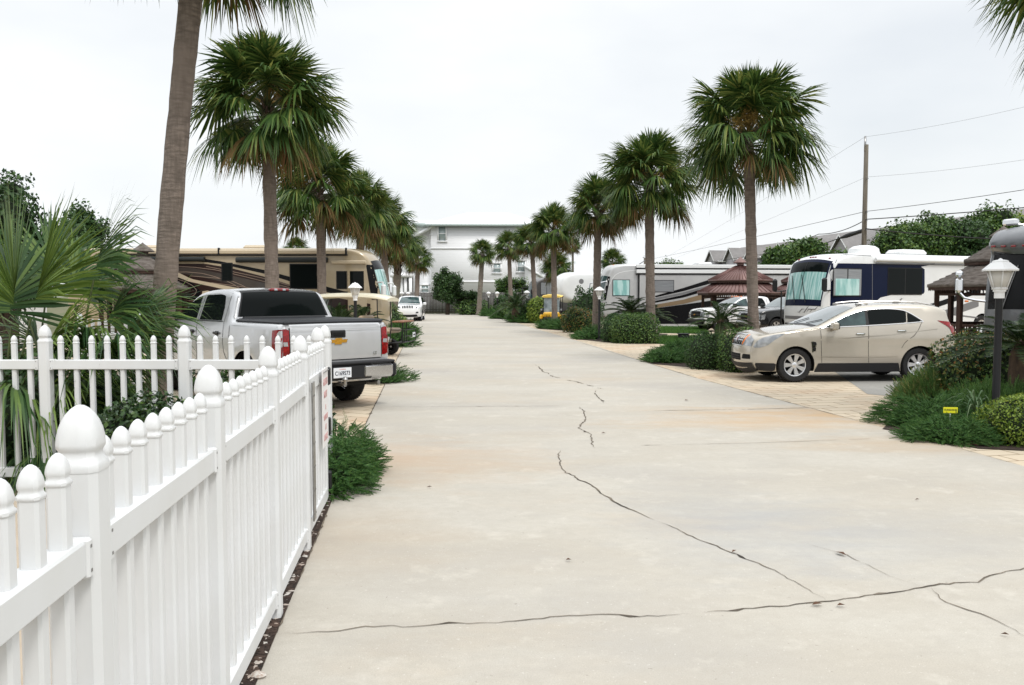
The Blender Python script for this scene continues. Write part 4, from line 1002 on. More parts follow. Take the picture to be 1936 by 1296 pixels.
        zz, ss = s.ends[front]; P = resample(np.vstack([poly, poly[:1]]), step)[:-1]; lo, hi = P.min(0), P.max(0); g = step*1.4
        gx, gz = np.meshgrid(np.arange(lo[0]+g/2, hi[0], g), np.arange(lo[1]+g/2, hi[1], g)); p = np.stack([gx.ravel(), gz.ravel()], 1)
        if len(p): p = p[inside(p, P)]
        if len(p): p = p[sdist(p, np.vstack([P, P[:1]])) > g*.35]
        v, f = cdt(P, p); V = s.rib(np.interp(v[:,1], zz, ss), v[:,0], off)
        if len(f):
            a, c, d = (V[i] for i in f[0]); nx = np.cross(c-a, d-a)[0]
            b.add(V, [t if ((nx > 0) == front) else t[::-1] for t in f], mi)
        return b
def wheel_mesh(R_, W, rim, nsp, style='twin'):
    t = MB(); h = W/2
    t.lathe([(rim*.98,-h*.8),(R_*.93,-h),(R_*.985,-h*.82),(R_,-h*.55),(R_,h*.55),(R_*.985,h*.82),(R_*.93,h),(R_*.8,h*1.0),(rim*1.03,h*.93),(rim*.98,h*.8),(rim*.9,h*.2),(rim*.9,-h*.7)], 40, axis='y', cap=False)
    for k in range(40):
        a = k*2*math.pi/40
        for sg in (-1,1): t.box((math.cos(a)*R_*1.001, sg*h*.55, math.sin(a)*R_*1.001), (.012, h*.5, .02), 0, M=np.array([[math.cos(a),0,-math.sin(a)],[0,1,0],[math.sin(a),0,math.cos(a)]]))
    q = MB()
    q.lathe([(rim*.99,h*.94),(rim*.93,h*.9),(rim*.86,h*.45),(rim*.84,-h*.3)], 40, axis='y', cap=False)
    q.lathe([(rim*.84,-h*.2),(.03,-h*.2)], 24, axis='y', mi=1, cap=False)
    q.lathe([(.0,h*.80),(rim*.20,h*.78),(rim*.26,h*.7),(rim*.27,h*.1)][::-1], 24, axis='y')
    for k in range(nsp):
        a = k*2*math.pi/nsp
        for off in ((-.10,.10) if style == 'twin' else (0,)):
            a2 = a + off; ww = rim*(.105 if style == 'twin' else .16); c, s_ = math.cos(a2), math.sin(a2)
            v = []
            for rr, yy, wk in ((rim*.2,h*.74,.8),(rim*.55,h*.78,.9),(rim*.9,h*.86,1.1)):
                for sg in (-1,1):
                    for dy in (0,-.03): v.append((c*rr - s_*sg*ww*wk, yy+dy, s_*rr + c*sg*ww*wk))
            f = []
            for i in range(2):
                o = i*4; f += [(o,o+4,o+6,o+2),(o+1,o+3,o+7,o+5),(o,o+1,o+5,o+4),(o+2,o+6,o+7,o+3)]
            q.add(v, f, 0)
    return t.mesh('wheel', M['rubber'], 40), q.mesh('rim', [M['alloy'], M['under']], 40)
def wheels(root, pos, R_, W, rim, nsp=7, style='twin', rimmat=None):
    t, q = wheel_mesh(R_, W, rim, nsp, style)
    if rimmat: q.materials[0] = rimmat
    for x, y in pos:
        o = bpy.data.objects.new('wheel', t); COL.objects.link(o); o.parent = root; o.location = (x, y, R_); o.rotation_euler = (0, 0, math.pi if y < 0 else 0)
        k = bpy.data.objects.new('rim', q); COL.objects.link(k); k.parent = o
def underbody(root, x0, x1, hw, z0, z1):
    b = MB(); b.bbox(((x0+x1)/2, 0, (z0+z1)/2), (x1-x0, hw*2, z1-z0), .05); b.build('underbody', M['under'], root)
def archliner(b, V, mi=0):
    for cx, cz, R_ in V.arches:
        for sg in (1,-1):
            a = np.linspace(-.25, math.pi+.25, 24); w0 = V.wf(np.array([cx]), np.array([cz]))[0] - .01
            v = [(cx + R_*math.cos(t)*1.0, sg*(w0 - d), cz + R_*math.sin(t)) for d in (.0,.34) for t in a]
            b.add(v, [(i,i+1,25+i,24+i) for i in range(23)], mi); k = len(a)
            b.add([(cx + R_*math.cos(t), sg*(w0-.34), cz+R_*math.sin(t)) for t in a] , [tuple(range(k))], mi)
def mirror(root, x, y, z, m, sz=(.1,.2,.15), name='side_mirror', arm=None):
    b = MB(); sg = 1 if y > 0 else -1; b.bbox((x, y + sg*sz[1]/2, z), sz, .035, 0); b.bbox((x-sz[0]*.5-.003, y+sg*sz[1]/2, z), (.008, sz[1]*.8, sz[2]*.75), .003, 1)
    b.tube([(x+.02, y - sg*.1, z - sz[2]*.35), (x, y + sg*.06, z - sz[2]*.3)], .022, 6, 2); return b.build(name, [m, M['glass'], M['black']], root)
def paint(name, c, rough=.28, metal=.0, coat=1., c2=None):
    return mat(name, c, rough, metal, .5, col2=c2, nscale=3, coat=coat)

# ---------------------------------------------------------------- tan crossover
def suv():
    p = G(1729,722); root = thing('crossover_car', 'beige crossover car with chrome window trim parked nose left on the paved driveway', 'car', (p[0]+.05, p[1]+.88, 0), math.pi + R(3), sc=.93)
    M['beigeline'] = paint('crease_shade', (.30,.27,.22), .3, .35, 1.); M['beige'] = paint('beige_paint', (.475,.435,.37), .26, .35, 1., (.455,.415,.35))
    top = [(3.54,.22,.1),(3.68,.30,.11),(3.73,.46,.12),(3.74,.62,.12),(3.72,.78,.12),(3.66,.95,.12),(3.55,1.03,.08),(3.2,1.10,.05),(2.8,1.17,.04),(2.45,1.21,.03),(2.3,1.23,.03),(1.8,1.48,.05),(1.35,1.665,.04),(1.1,1.70,.03),(.5,1.73,.03),(-.1,1.72,.03),(-.45,1.68,.03),(-.72,1.605,.03),(-.75,1.56,.04),(-.75,1.4,.06),(-.84,1.2,.07),(-.89,1.02,.07),(-.92,.8,.08),(-.94,.6,.08),(-.90,.42,.06),(-.80,.32,.04)]
    def wf(x, z):
        w_ = .945 - .06*np.clip((.55-z)/.35,0,1)**2 - .02*np.clip((z-.9)/.3,0,1); w_ = w_ - np.clip(z-1.2,0,1)*.36
        w_ = w_ + .018*np.exp(-((z-1.02)/.05)**2)*(x<2.6)
        return w_ - .20*np.clip((x-3.0)/.72,0,1)**2.2 - .16*np.clip((-.25-x)/.7,0,1)**2
    V = Veh(top, .24, [(0,.37,.43),(2.807,.37,.43)], wf, .085, step=.06, g=.09)
    b = V.body(); archliner(b, V, 1); b.build('body', [M['beige'], M['under']], root, 50)
    underbody(root, -.8, 3.45, .70, .22, .75)
    wheels(root, [(0,.79),(2.807,.79),(0,-.79),(2.807,-.79)], .378, .235, .25, 7)
    b = MB()
    for sg in (1,-1):
        V.side(b, [(2.38,.22),(2.3,.42),(.48,.42),(.42,.22)], .012, 0, sg); V.side(b, [(3.6,.25),(3.68,.42),(3.24,.42),(3.26,.24)], .010, 0, sg); V.side(b, [(-.90,.34),(-.92,.48),(-.46,.48),(-.42,.3)], .010, 0, sg)
    V.end(b, [(-.75,.24),(.75,.24),(.72,.42),(-.72,.42)], .008); V.end(b, [(-.75,.36),(.75,.36),(.74,.52),(-.74,.52)], .008, 0, False)
    b.build('lower_cladding', M['darkplastic'], root)
    for sg in (1,-1):
        b = MB(); V.side(b, [(2.16,1.225),(1.85,1.365),(1.52,1.505),(1.30,1.575),(1.215,1.585),(1.215,1.265)], .010, 0, sg); b.build('front_side_window', M['glassteal'], root)
        b = MB(); V.side(b, [(1.15,1.268),(1.15,1.592),(.8,1.612),(.45,1.598),(.27,1.56),(.30,1.318)], .010, 0, sg); b.build('rear_side_window', M['glass'], root)
        b = MB(); V.side(b, [(.27,1.32),(.24,1.553),(.1,1.475),(-.06,1.345)], .010, 0, sg); b.build('quarter_window', M['glass'], root)
        b = MB(); V.side(b, [(1.225,1.262),(1.225,1.59),(1.14,1.598),(1.14,1.265)], .009, 0, sg); b.build('door_pillar', M['black'], root)
        b = MB(); V.pipe(b, [(2.20,1.205),(1.85,1.372),(1.52,1.513),(1.24,1.590),(.8,1.620),(.45,1.606),(.23,1.558),(-.08,1.35)], .012, .008, sg); V.line(b, [(2.28,1.205),(1.2,1.248),(.3,1.30),(-.1,1.338)], .012, .014, 0, sg); b.build('window_trim', M['chrome'], root)
        b = MB()
        for q in ([(2.26,1.2),(2.24,.8),(2.22,.43)], [(1.17,1.25),(1.18,.8),(1.16,.43)], [(-.06,1.33),(.1,1.05),(.33,.9),(.42,.75)], [(3.0,1.13),(2.62,1.14),(2.3,1.19)]): b = MB(); V.line(b, q, .009, .0025, 0, sg); b.build('panel_seam', M['under'], root)
        for q in ([(2.40,.93),(1.8,.96),(.9,1.03),(.2,1.10),(-.4,1.17)], [(2.25,.56),(1.2,.55),(.5,.56)]): b = MB(); V.line(b, q, .014, .003, 0, sg); b.build('crease_line', M['beigeline'], root)  # darker beige strips paint the shading along the door creases
        for x, z in ((1.36,1.065),(.42,1.13)):
            h = MB(); y = V.Y(np.array([(x,z)]))[0]; h.bbox((x, sg*(y+.022), z), (.2,.022,.038), .01); h.box((x, sg*(y+.004), z), (.16,.006,.055), 1); h.build('door_handle', [M['chrome'], M['beige']], root)
        b = MB(); V.side(b, [(2.44,.9),(2.34,.885),(2.34,.82),(2.40,.80),(2.36,.78),(2.35,.70),(2.41,.66),(2.43,.76)], .006, 0, sg); V.line(b, [(2.46,.9),(2.44,.8),(2.43,.66)], .02, .01, 1, sg); V.line(b, [(2.42,.80),(2.35,.80)], .02, .01, 1, sg); b.build('fender_vent', [M['under'], M['chrome']], root)
        b = MB(); V.side(b, [(3.04,1.085),(3.3,1.045),(3.52,.985),(3.64,.9),(3.70,.76),(3.56,.765),(3.42,.82),(3.26,.95)], .006, 0, sg, .05); V.end(b, [(sg*.70,.93),(sg*.46,.985),(sg*.40,.90),(sg*.36,.78),(sg*.7,.78)], .007); V.end(b, [(sg*.455,.985),(sg*.41,.985),(sg*.31,.78),(sg*.36,.78)], .009, 1); b.build('headlight', [M['lens'], M['amber']], root)
        b = MB(); V.side(b, [(-.42,1.36),(-.74,1.33),(-.86,1.20),(-.90,1.0),(-.81,1.0),(-.71,1.2)], .007, 0, sg, .05); b.build('tail_light', M['red'], root)
        b = MB(); V.end(b, [(sg*.66,.50),(sg*.36,.50),(sg*.40,.60),(sg*.68,.60)], .005); b.build('fog_grille', M['under'], root)
        b = MB(); pts = np.array([(1.25,1.70),(.9,1.735),(.4,1.75),(-.1,1.725),(-.45,1.66)]); y = np.array([.58,.585,.59,.59,.58]); b.tube(np.stack([pts[:,0], sg*y, pts[:,1]+.035],1), .018, 6); 
        for i in (0,2,4): b.bbox((pts[i,0], sg*y[i], pts[i,1]+.012), (.14,.04,.05), .01)
        b.build('roof_rail', M['steel'], root)
        mirror(root, 1.98, sg*.92, 1.24, M['beige'], (.15,.21,.17))
    b = MB(); V.glass(b, (2.26,1.25), (1.40,1.645), .99, .97, .005); b.build('windshield', M['windsh'], root)
    b = MB(); V.glass(b, (-.75,1.42), (-.86,1.15), .9, .95, .005); b.build('rear_window', M['glass'], root)
    b = MB(); V.end(b, [(-.33,.76),(.33,.76),(.40,.97),(-.40,.97)], .004, 0)
    for z in (.765,.865,.965): V.end(b, [(-.36,z-.008),(.36,z-.008),(.36,z+.008),(-.36,z+.008)], .012, 1)
    for y in np.linspace(-.3,.3,7): V.end(b, [(y-.007,.76),(y+.007,.76),(y+.007,.97),(y-.007,.97)], .010, 1)
    b.build('grille', [M['under'], M['alloy']], root)
    b = MB(); V.end(b, [(-.3,.47),(.3,.47),(.3,.60),(-.3,.60)], .005); [V.end(b, [(-.3,z),(.3,z),(.3,z+.012),(-.3,z+.012)], .009, 1) for z in (.5,.55)]; b.build('lower_grille', [M['under'], M['darkplastic']], root)
    b = MB(); V.end(b, [(0,.80),(.05,.84),(.075,.90),(.05,.93),(-.05,.93),(-.075,.90),(-.05,.84)], .02, 0, step=.03); V.end(b, [(0,.82),(.035,.85),(.05,.9),(0,.91)], .024, 1, step=.03); b.build('emblem', [M['chrome'], M['red']], root)
    b = MB()
    for sg in (.25,-.45): b.tube([V.rib(np.array([V.S_at(2.3,1.23)]), np.array([sg]), .02)[0], V.rib(np.array([V.S_at(2.05,1.35)]), np.array([sg+.35]), .02)[0]], .008, 5)
    V.glass(b, (2.40,1.215), (2.27,1.24), .93, .95, .003); b.build('wiper', M['black'], root)
M['windsh'] = mat('windshield_reflection_tint', (.10,.14,.145), .03, 0, .5, col2=(.03,.05,.05), nscale=1.6, coat=1)  # teal mottle paints reflected trees into the opaque glass colour
suv()

# ---------------------------------------------------------------- pickups
def pickup(label, loc, rz, pm, cover=True, chrome=True, rear=True, front=True, sc=1., handles=None, tint=None, hd=False, grille=None):
    root = thing('pickup_truck', label, 'pickup truck', loc, rz, sc=sc); P_ = M[pm]
    top = [(4.40,.36,.06),(4.54,.40,.1),(4.57,.6,.1),(4.57,.9,.1),(4.54,1.10,.09),(4.46,1.17,.05),(4.0,1.24,.05),(3.4,1.28,.04),(3.16,1.30,.03),(2.95,1.42,.04),(2.5,1.70,.05),(2.3,1.80,.04),(2.1,1.845,.03),(1.6,1.885,.03),(1.1,1.88,.03),(.85,1.855,.03),(.72,1.80,.02),(.66,1.6,.02),(.60,1.40,.01),(.575,1.36,.0),(.5,1.352,.0),(.2,1.355,.0),(-.6,1.355,.0),(-1.0,1.355,.0),(-1.08,1.35,.01),(-1.10,1.30,.02),(-1.11,1.0,.02),(-1.11,.75,.02),(-1.08,.62,.01)]
    def wf(x, z):
        w_ = .985 - .05*np.clip((.6-z)/.3,0,1)**2 - .03*np.clip((z-1.0)/.35,0,1)**1.5
        w_ = w_ - np.clip(z-1.33,0,1)*.36*(x > .55)
        fl = np.exp(-((np.hypot(x-0, z-.42)-.56)/.12)**2) + np.exp(-((np.hypot(x-3.645, z-.42)-.56)/.12)**2)
        return w_ + .02*fl - .10*np.clip((x-3.7)/.87,0,1)**2 - .03*np.clip((-.6-x)/.5,0,1)**2
    V = Veh(top, .44, [(0,.42,.50),(3.645,.42,.50)], wf, .075)
    b = V.body(); archliner(b, V, 1); b.build('body', [P_, M['under']], root, 50)
    underbody(root, -1.0, 4.3, .72, .36, .85)
    wheels(root, [(0,.82),(3.645,.82),(0,-.82),(3.645,-.82)], .41, .28, .255, 6, 'wide')
    gl = M[tint or 'glass']
    for sg in (1,-1):
        b = MB(); V.side(b, [(2.95,1.37),(2.55,1.62),(2.25,1.74),(2.06,1.77),(2.02,1.37)], .005, 0, sg); b.build('front_side_window', gl, root)
        b = MB(); V.side(b, [(1.88,1.37),(1.88,1.785),(1.3,1.80),(1.1,1.78),(1.0,1.6),(.95,1.37)], .005, 0, sg); b.build('rear_side_window', M['glass'], root)
        b = MB(); V.line(b, [(3.02,1.355),(2.5,1.355),(.9,1.355)], .016, .006, 0, sg); b.build('window_trim', M['black'], root)
        for q in ([(3.02,1.34),(3.04,.9),(3.0,.5)], [(1.95,1.8),(1.95,1.0),(1.95,.5)], [(.88,1.82),(.84,1.4),(.84,.9),(.66,.72)], [(.6,1.35),(.6,.6)], [(-1.0,1.32),(-1.0,.7)]): b = MB(); V.line(b, q, .012, .0025, 0, sg); b.build('panel_seam', M['under'], root)
        b = MB(); V.line(b, [(4.3,1.12),(3.0,1.10),(1.0,1.09),(-.9,1.10)], .012, .003, 0, sg); b.build('crease_line', P_, root)
        for x in (2.14,1.08):
            h = MB(); y = V.Y(np.array([(x,1.16)]))[0]; h.bbox((x, sg*(y+.022), 1.16), (.2,.03,.045), .012); h.bbox((x, sg*(y+.002), 1.15), (.13,.006,.08), .003); h.build('door_handle', M[handles or 'black'], root)
        mirror(root, 2.92, sg*.98, 1.40, M['black'], (.14,.26,.22))
        if rear:
            b = MB(); V.side(b, [(-.93,.86),(-.9,1.26),(-1.10,1.28),(-1.115,.84)], .008, 0, sg, .05); V.end(b, [(sg*.80,.84),(sg*.9,.84),(sg*.9,1.28),(sg*.80,1.28)], .01, 0, False); V.end(b, [(sg*.82,1.03),(sg*.9,1.03),(sg*.9,1.09),(sg*.82,1.09)], .014, 1, False); b.build('tail_light', [M['red'], M['lens']], root)
            b = MB(); b.tube([(2.6,sg*.88,.42),(1.6,sg*.9,.42),(.9,sg*.88,.42)], .045, 8); b.build('side_step', M['black'], root)
        if front:
            b = MB(); V.side(b, [(4.28,1.02),(4.55,.98),(4.57,.76),(4.32,.78)], .007, 0, sg, .06); V.end(b, [(sg*.56,.76),(sg*.92,.76),(sg*.92,1.02),(sg*.56,1.04)], .01); V.end(b, [(sg*.58,.87),(sg*.92,.87),(sg*.92,.90),(sg*.58,.90)], .014, 1); b.build('headlight', [M['lens'], M['darkplastic']], root)
    b = MB(); V.glass(b, (3.10,1.335), (2.28,1.81), .99, .97, .005); b.build('windshield', M['windsh'], root)
    b = MB(); V.glass(b, (.80,1.83), (.62,1.44), .985, .97, .007, 1); V.glass(b, (.775,1.815), (.63,1.46), .95, .93, .010, 0); b.build('rear_window', [M['glass'], M['black']], root)
    b = MB()
    if cover:
        b.bbox((-.24,0,1.375), (1.66,1.74,.05), .02); b.bbox((-.24,0,1.40), (1.60,1.66,.02), .008); b.build('bed_cover', M['bedcover'], root)
    else: b.bbox((-.24,0,1.358), (1.6,1.62,.012), .004); b.build('bed', M['under'], root)
    # rear bumper
    b = MB(); b.bbox((-1.17,0,.60), (.17,1.12,.24), .03, 1); b.bbox((-1.15,0,.735), (.24,1.92,.045), .015, 1)
    for sg in (1,-1):
        b.bbox((-1.18,sg*.66,.60), (.18,.58,.22), .04, 0); b.bbox((-1.12,sg*.955,.60), (.30,.10,.24), .04, 1)
    b.bbox((-1.16,0,.475), (.1,1.5,.05), .02, 0); b.build('rear_bumper', [M['chromesoft'] if chrome else M['black'], M['darkplastic']], root)
    # tailgate
    b = MB(); V.end(b, [(-.785,.80),(.785,.80),(.785,1.335),(-.785,1.335)], .012, 0, False, .05); 
    V.end(b, [(-.785,.905),(.785,.905),(.785,.93),(-.785,.93)], .004, 1, False); V.end(b, [(-.785,1.235),(.785,1.235),(.785,1.255),(-.785,1.255)], .016, 0, False); tg = b.build('tailgate', [P_, M['under']], root, 40)
    b = MB(); V.end(b, [(-.8,.79),(-.786,.79),(-.786,1.345),(-.8,1.345)], .004, 0, False); V.end(b, [(.786,.79),(.8,.79),(.8,1.345),(.786,1.345)], .004, 0, False); V.end(b, [(-.8,.785),(.8,.785),(.8,.80),(-.8,.80)], .004, 0, False); b.build('tailgate_seam', M['under'], tg)
    b = MB(); b.bbox((-1.145,0,1.19), (.03,.26,.115), .02, 0); b.bbox((-1.16,0,1.185), (.012,.18,.05), .006, 1); b.build('tailgate_handle', [M['black'], M['under']], tg)
    Mx = Matrix(((0,0,-1,-1.146),(-1,0,0,0),(0,1,0,1.075),(0,0,0,1)))
    bow = [(-.155,-.02),(-.135,.028),(-.055,.028),(-.05,.05),(.065,.05),(.06,.028),(.155,.028),(.135,-.02),(.055,-.02),(.05,-.045),(-.065,-.045),(-.06,-.02)]
    b = MB(); b.prismM(bow, 0, .012, Mx, 0); b.prismM([(x*1.07, y*1.12) for x, y in bow], -.006, .008, Mx, 1); b.build('emblem', [M['gold'], M['chrome']], tg)
    Tx = lambda y, z: Matrix(((0,0,-1,-1.147),(-1,0,0,y),(0,1,0,z),(0,0,0,1)))
    text_mesh('LT', .06, M['chrome'], tg, Tx(-.66,.865), 'badge', bold=.002)
    pl = MB(); pl.bbox((-1.262,.0,.60), (.008,.31,.155), .003); plo = pl.build('licence_plate', M['plate'], root)
    text_mesh('C169573', .088, M['ink'], plo, Matrix(((0,0,-1,-1.2675),(-1,0,0,.0),(0,1,0,.59),(0,0,0,1))), bold=.0015, sx=.82)
    text_mesh('Louisiana', .03, M['redink'], plo, Matrix(((0,0,-1,-1.2675),(-1,0,0,.0),(0,1,0,.655),(0,0,0,1))), bold=.0005)
    if front:
        b = MB(); V.end(b, [(-.54,.74),(.54,.74),(.56,1.06),(-.56,1.06)], .008, 0); [V.end(b, [(-.56,z),(.56,z),(.56,z+t_),(-.56,z+t_)], .02, 1) for z, t_ in ((.74,.025),(.875,.05),(1.035,.03))]; b.build('grille', [M['under'], M[grille or 'chromesoft']], root)
        b = MB(); b.bbox((4.60,0,.585), (.16,1.86,.22), .05, 0); b.bbox((4.6,0,.44), (.12,1.6,.1), .03, 1); b.build('front_bumper', [M[grille or 'chromesoft'], M['darkplastic']], root)
        b = MB(); b.prismM([(x*.7, y*.7) for x, y in bow], 0, .01, Matrix(((0,0,1,4.70),(1,0,0,0),(0,1,0,.90),(0,0,0,1)))); b.build('emblem', M['gold'], root)
    return root, V
M['silver'] = paint('silver_paint', (.53,.535,.545), .27, .45, 1., (.50,.505,.515))
M['whitepaint'] = paint('white_paint', (.74,.745,.75), .25, 0, 1.)
M['blackpaint'] = paint('black_car_paint', (.006,.007,.008), .2, 0, 1.)
M['redpaint'] = paint('red_car_paint', (.35,.02,.02), .25, 0, 1.)
M['chromesoft'] = mat('satin_chrome', (.62,.62,.63), .2, .9)
M['bedcover'] = mat('vinyl_cover', (.02,.022,.026), .45, bump=.05, bscale=90)
TH = .735
hd = np.array([-math.sin(TH), math.cos(TH)])
q = np.array([-2.60, 12.56]) + hd * 1.24
tr, TV = pickup('silver crew cab pickup with black bed cover seen from behind beyond the gate', (q[0], q[1], 0), math.pi/2 + TH, 'silver')
def truck_extra(root, V):
    b = MB(); b.bbox((.80,0,1.872), (.09,.36,.06), .02, 0); 
    for y in (-.075,.075): b.bbox((.765,y,1.872), (.03,.07,.04), .01, 1)
    b.build('brake_light', [M['red'], M['lens']], root)
    dz = V.at(np.array([V.S_at(.765,1.79)])); sl = math.atan2(.10,.40)
    Mx = Matrix(((0,math.sin(.25),-math.cos(.25),.735),(-1,0,0,0),(0,math.cos(.25),math.sin(.25),1.765),(0,0,0,1)))
    text_mesh('ServiceGM.com', .062, M['plate'], root, Mx, 'window_lettering', bold=.0015)
    Mx = Matrix(((0,math.sin(.15),-math.cos(.15),.63),(-1,0,0,.66),(0,math.cos(.15),math.sin(.15),1.47),(0,0,0,1)))
    b = MB(); b.prismM([(.085*math.cos(t), .035*math.sin(t)) for t in np.linspace(0,6.28,20)[:-1]], 0, .003, Mx); b.build('sticker', mat('yellow_sticker', (.7,.62,.02), .5), root)
    b = MB(); b.tube([(-1.1,0,.42),(-1.34,0,.42)], .03, 8); b.lathe([(.0,-.06),(.025,-.05),(.025,0),(.032,.01),(.045,.035),(.03,.07),(0,.08)], 14, (-1.34,0,.47)); b.build('tow_hitch', M['steel'], root)
    b = MB(); b.tube([(-.5,-.55,.40),(-.95,-.62,.40),(-1.18,-.70,.40)], .038, 10); b.build('exhaust_pipe', M['steel'], root)
    b = MB(); b.bbox((.575,0,1.41), (.08,1.5,.05), .02); b.build('cab_rail', M['black'], root)
truck_extra(tr, TV)
# white pickup with a black bumper, facing left behind the sago palm
YP = R(16)
def facing_left(u, Y, yaw, xfront): # place so that the nose is seen at column u
    p = A(u, 600, Y); h = np.array([-math.cos(yaw), -math.sin(yaw)]); o = np.array([p[0], p[1]]) - h * xfront
    return (o[0], o[1], 0), math.pi + yaw
loc, rz = facing_left(1306, 41.5, R(14), 4.57)
wp, WV = pickup('white pickup with dark grille parked in front of the red roofed gazebo', loc, rz, 'whitepaint', False, False, True, True, .93, tint='glassteal', grille='black')
b = MB()
for y in (-.5,-.17,.0,.17,.5): b.bbox((2.2,y,1.885), (.1,.07,.03), .01)
b.build('roof_marker_light', M['amber'], wp)
loc, rz = facing_left(1404, 37.5, R(20), 4.57)
pickup('black pickup half hidden behind the large palm and the white motorhome', loc, rz, 'blackpaint', False, True, True, True, .93, tint='glassteal')

# ---------------------------------------------------------------- white upright SUV far down the drive
def jeep():
    p = G(775,606); root = thing('sport_utility_car', 'white sport utility car facing the camera at the far left of the drive', 'car', (p[0], p[1]+1.3, 0), -math.pi/2 + R(2.5)); Pm = M['whitepaint']
    top = [(3.72,.3,.08),(3.82,.5,.14),(3.84,.75,.14),(3.80,.98,.12),(3.70,1.07,.06),(3.2,1.14,.05),(2.7,1.18,.04),(2.5,1.20,.03),(2.0,1.52,.05),(1.7,1.68,.04),(1.3,1.75,.03),(.3,1.77,.03),(-.4,1.73,.03),(-.75,1.66,.03),(-.9,1.3,.05),(-.98,1.0,.06),(-.98,.6,.06),(-.9,.35,.04)]
    def wf(x, z): return .955 - .05*np.clip((.55-z)/.3,0,1)**2 - np.clip(z-1.12,0,1)*.34 - .14*np.clip((x-2.9)/.95,0,1)**2.2 - .1*np.clip((-.4-x)/.6,0,1)**2
    V = Veh(top, .32, [(0,.38,.45),(2.915,.38,.45)], wf, .12); b = V.body(); archliner(b, V, 1); b.build('body', [Pm, M['under']], root, 50); underbody(root, -.85, 3.5, .7, .28, .8)
    wheels(root, [(0,.80),(2.915,.80),(0,-.80),(2.915,-.80)], .38, .25, .25, 5, 'wide')
    for sg in (1,-1):
        b = MB(); V.side(b, [(2.35,1.2),(1.9,1.48),(1.6,1.61),(1.1,1.65),(1.1,1.2)], .005, 0, sg); b.build('front_side_window', M['glass'], root)
        b = MB(); V.side(b, [(1.0,1.2),(1.0,1.66),(.3,1.66),(-.5,1.58),(-.6,1.25)], .005, 0, sg); b.build('rear_side_window', M['glass'], root)
        b = MB(); V.end(b, [(sg*.50,.90),(sg*.82,.92),(sg*.82,1.03),(sg*.50,1.03)], .008); V.end(b, [(sg*.56,.93),(sg*.7,.93),(sg*.7,1.0),(sg*.56,1.0)], .012, 1); b.build('headlight', [M['lens'], M['darkplastic']], root)
        b = MB(); V.end(b, [(sg*.56,.56),(sg*.74,.58),(sg*.74,.68),(sg*.56,.66)], .008); b.build('fog_lamp', M['darkplastic'], root)
        mirror(root, 2.15, sg*.95, 1.22, Pm, (.13,.24,.19))
        b = MB(); b.tube([(1.5,sg*.6,1.76),(.4,sg*.62,1.81),(-.5,sg*.6,1.76)], .02, 6); b.build('roof_rail', M['darkplastic'], root)
    b = MB(); V.glass(b, (2.47,1.23), (1.73,1.66), .97, .95, .006); b.build('windshield', M['glassteal'], root)
    b = MB()
    for k in range(7): y = (k-3)*.115; V.end(b, [(y-.038,.89),(y+.038,.89),(y+.042,1.03),(y-.042,1.03)], .008, 0, step=.03)
    b.build('grille', M['under'], root)
    b = MB(); V.end(b, [(-.70,.34),(.70,.34),(.62,.50),(-.62,.50)], .009); V.end(b, [(-.2,.62),(.2,.62),(.2,.68),(-.2,.68)], .006, 1); b.build('lower_grille', [M['darkplastic'], M['plate']], root)
jeep()
def redcar():
    p = A(742,600,75); root = thing('hatchback_car', 'red car mostly hidden behind the cream cart roof and the white jeep', 'car', (p[0]-1.2, p[1], 0), R(-25))
    top = [(3.4,.3,.05),(3.5,.6,.1),(3.4,.85,.08),(2.6,1.0,.04),(1.8,1.4,.04),(1.2,1.5,.03),(.2,1.5,.03),(-.5,1.35,.03),(-.8,1.0,.05),(-.85,.6,.05),(-.8,.3,.03)]
    V = Veh(top, .25, [(0,.32,.38),(2.65,.32,.38)], lambda x, z: .88 - np.clip(z-.95,0,1)*.4 - .1*np.clip((x-2.6)/.8,0,1)**2, .1); b = V.body(); b.build('body', M['redpaint'], root, 50)
    for sg in (1,-1):
        b = MB(); V.side(b, [(2.2,1.02),(1.7,1.33),(.3,1.4),(-.3,1.3),(-.4,1.02)], .006, 0, sg); b.build('side_window', M['glass'], root)
    b = MB(); V.glass(b, (2.5,1.03), (1.75,1.4), .95, .95, .006); b.build('windshield', M['glass'], root)
    wheels(root, [(0,.76),(2.65,.76),(0,-.76),(2.65,-.76)], .32, .2, .2, 6)
redcar()

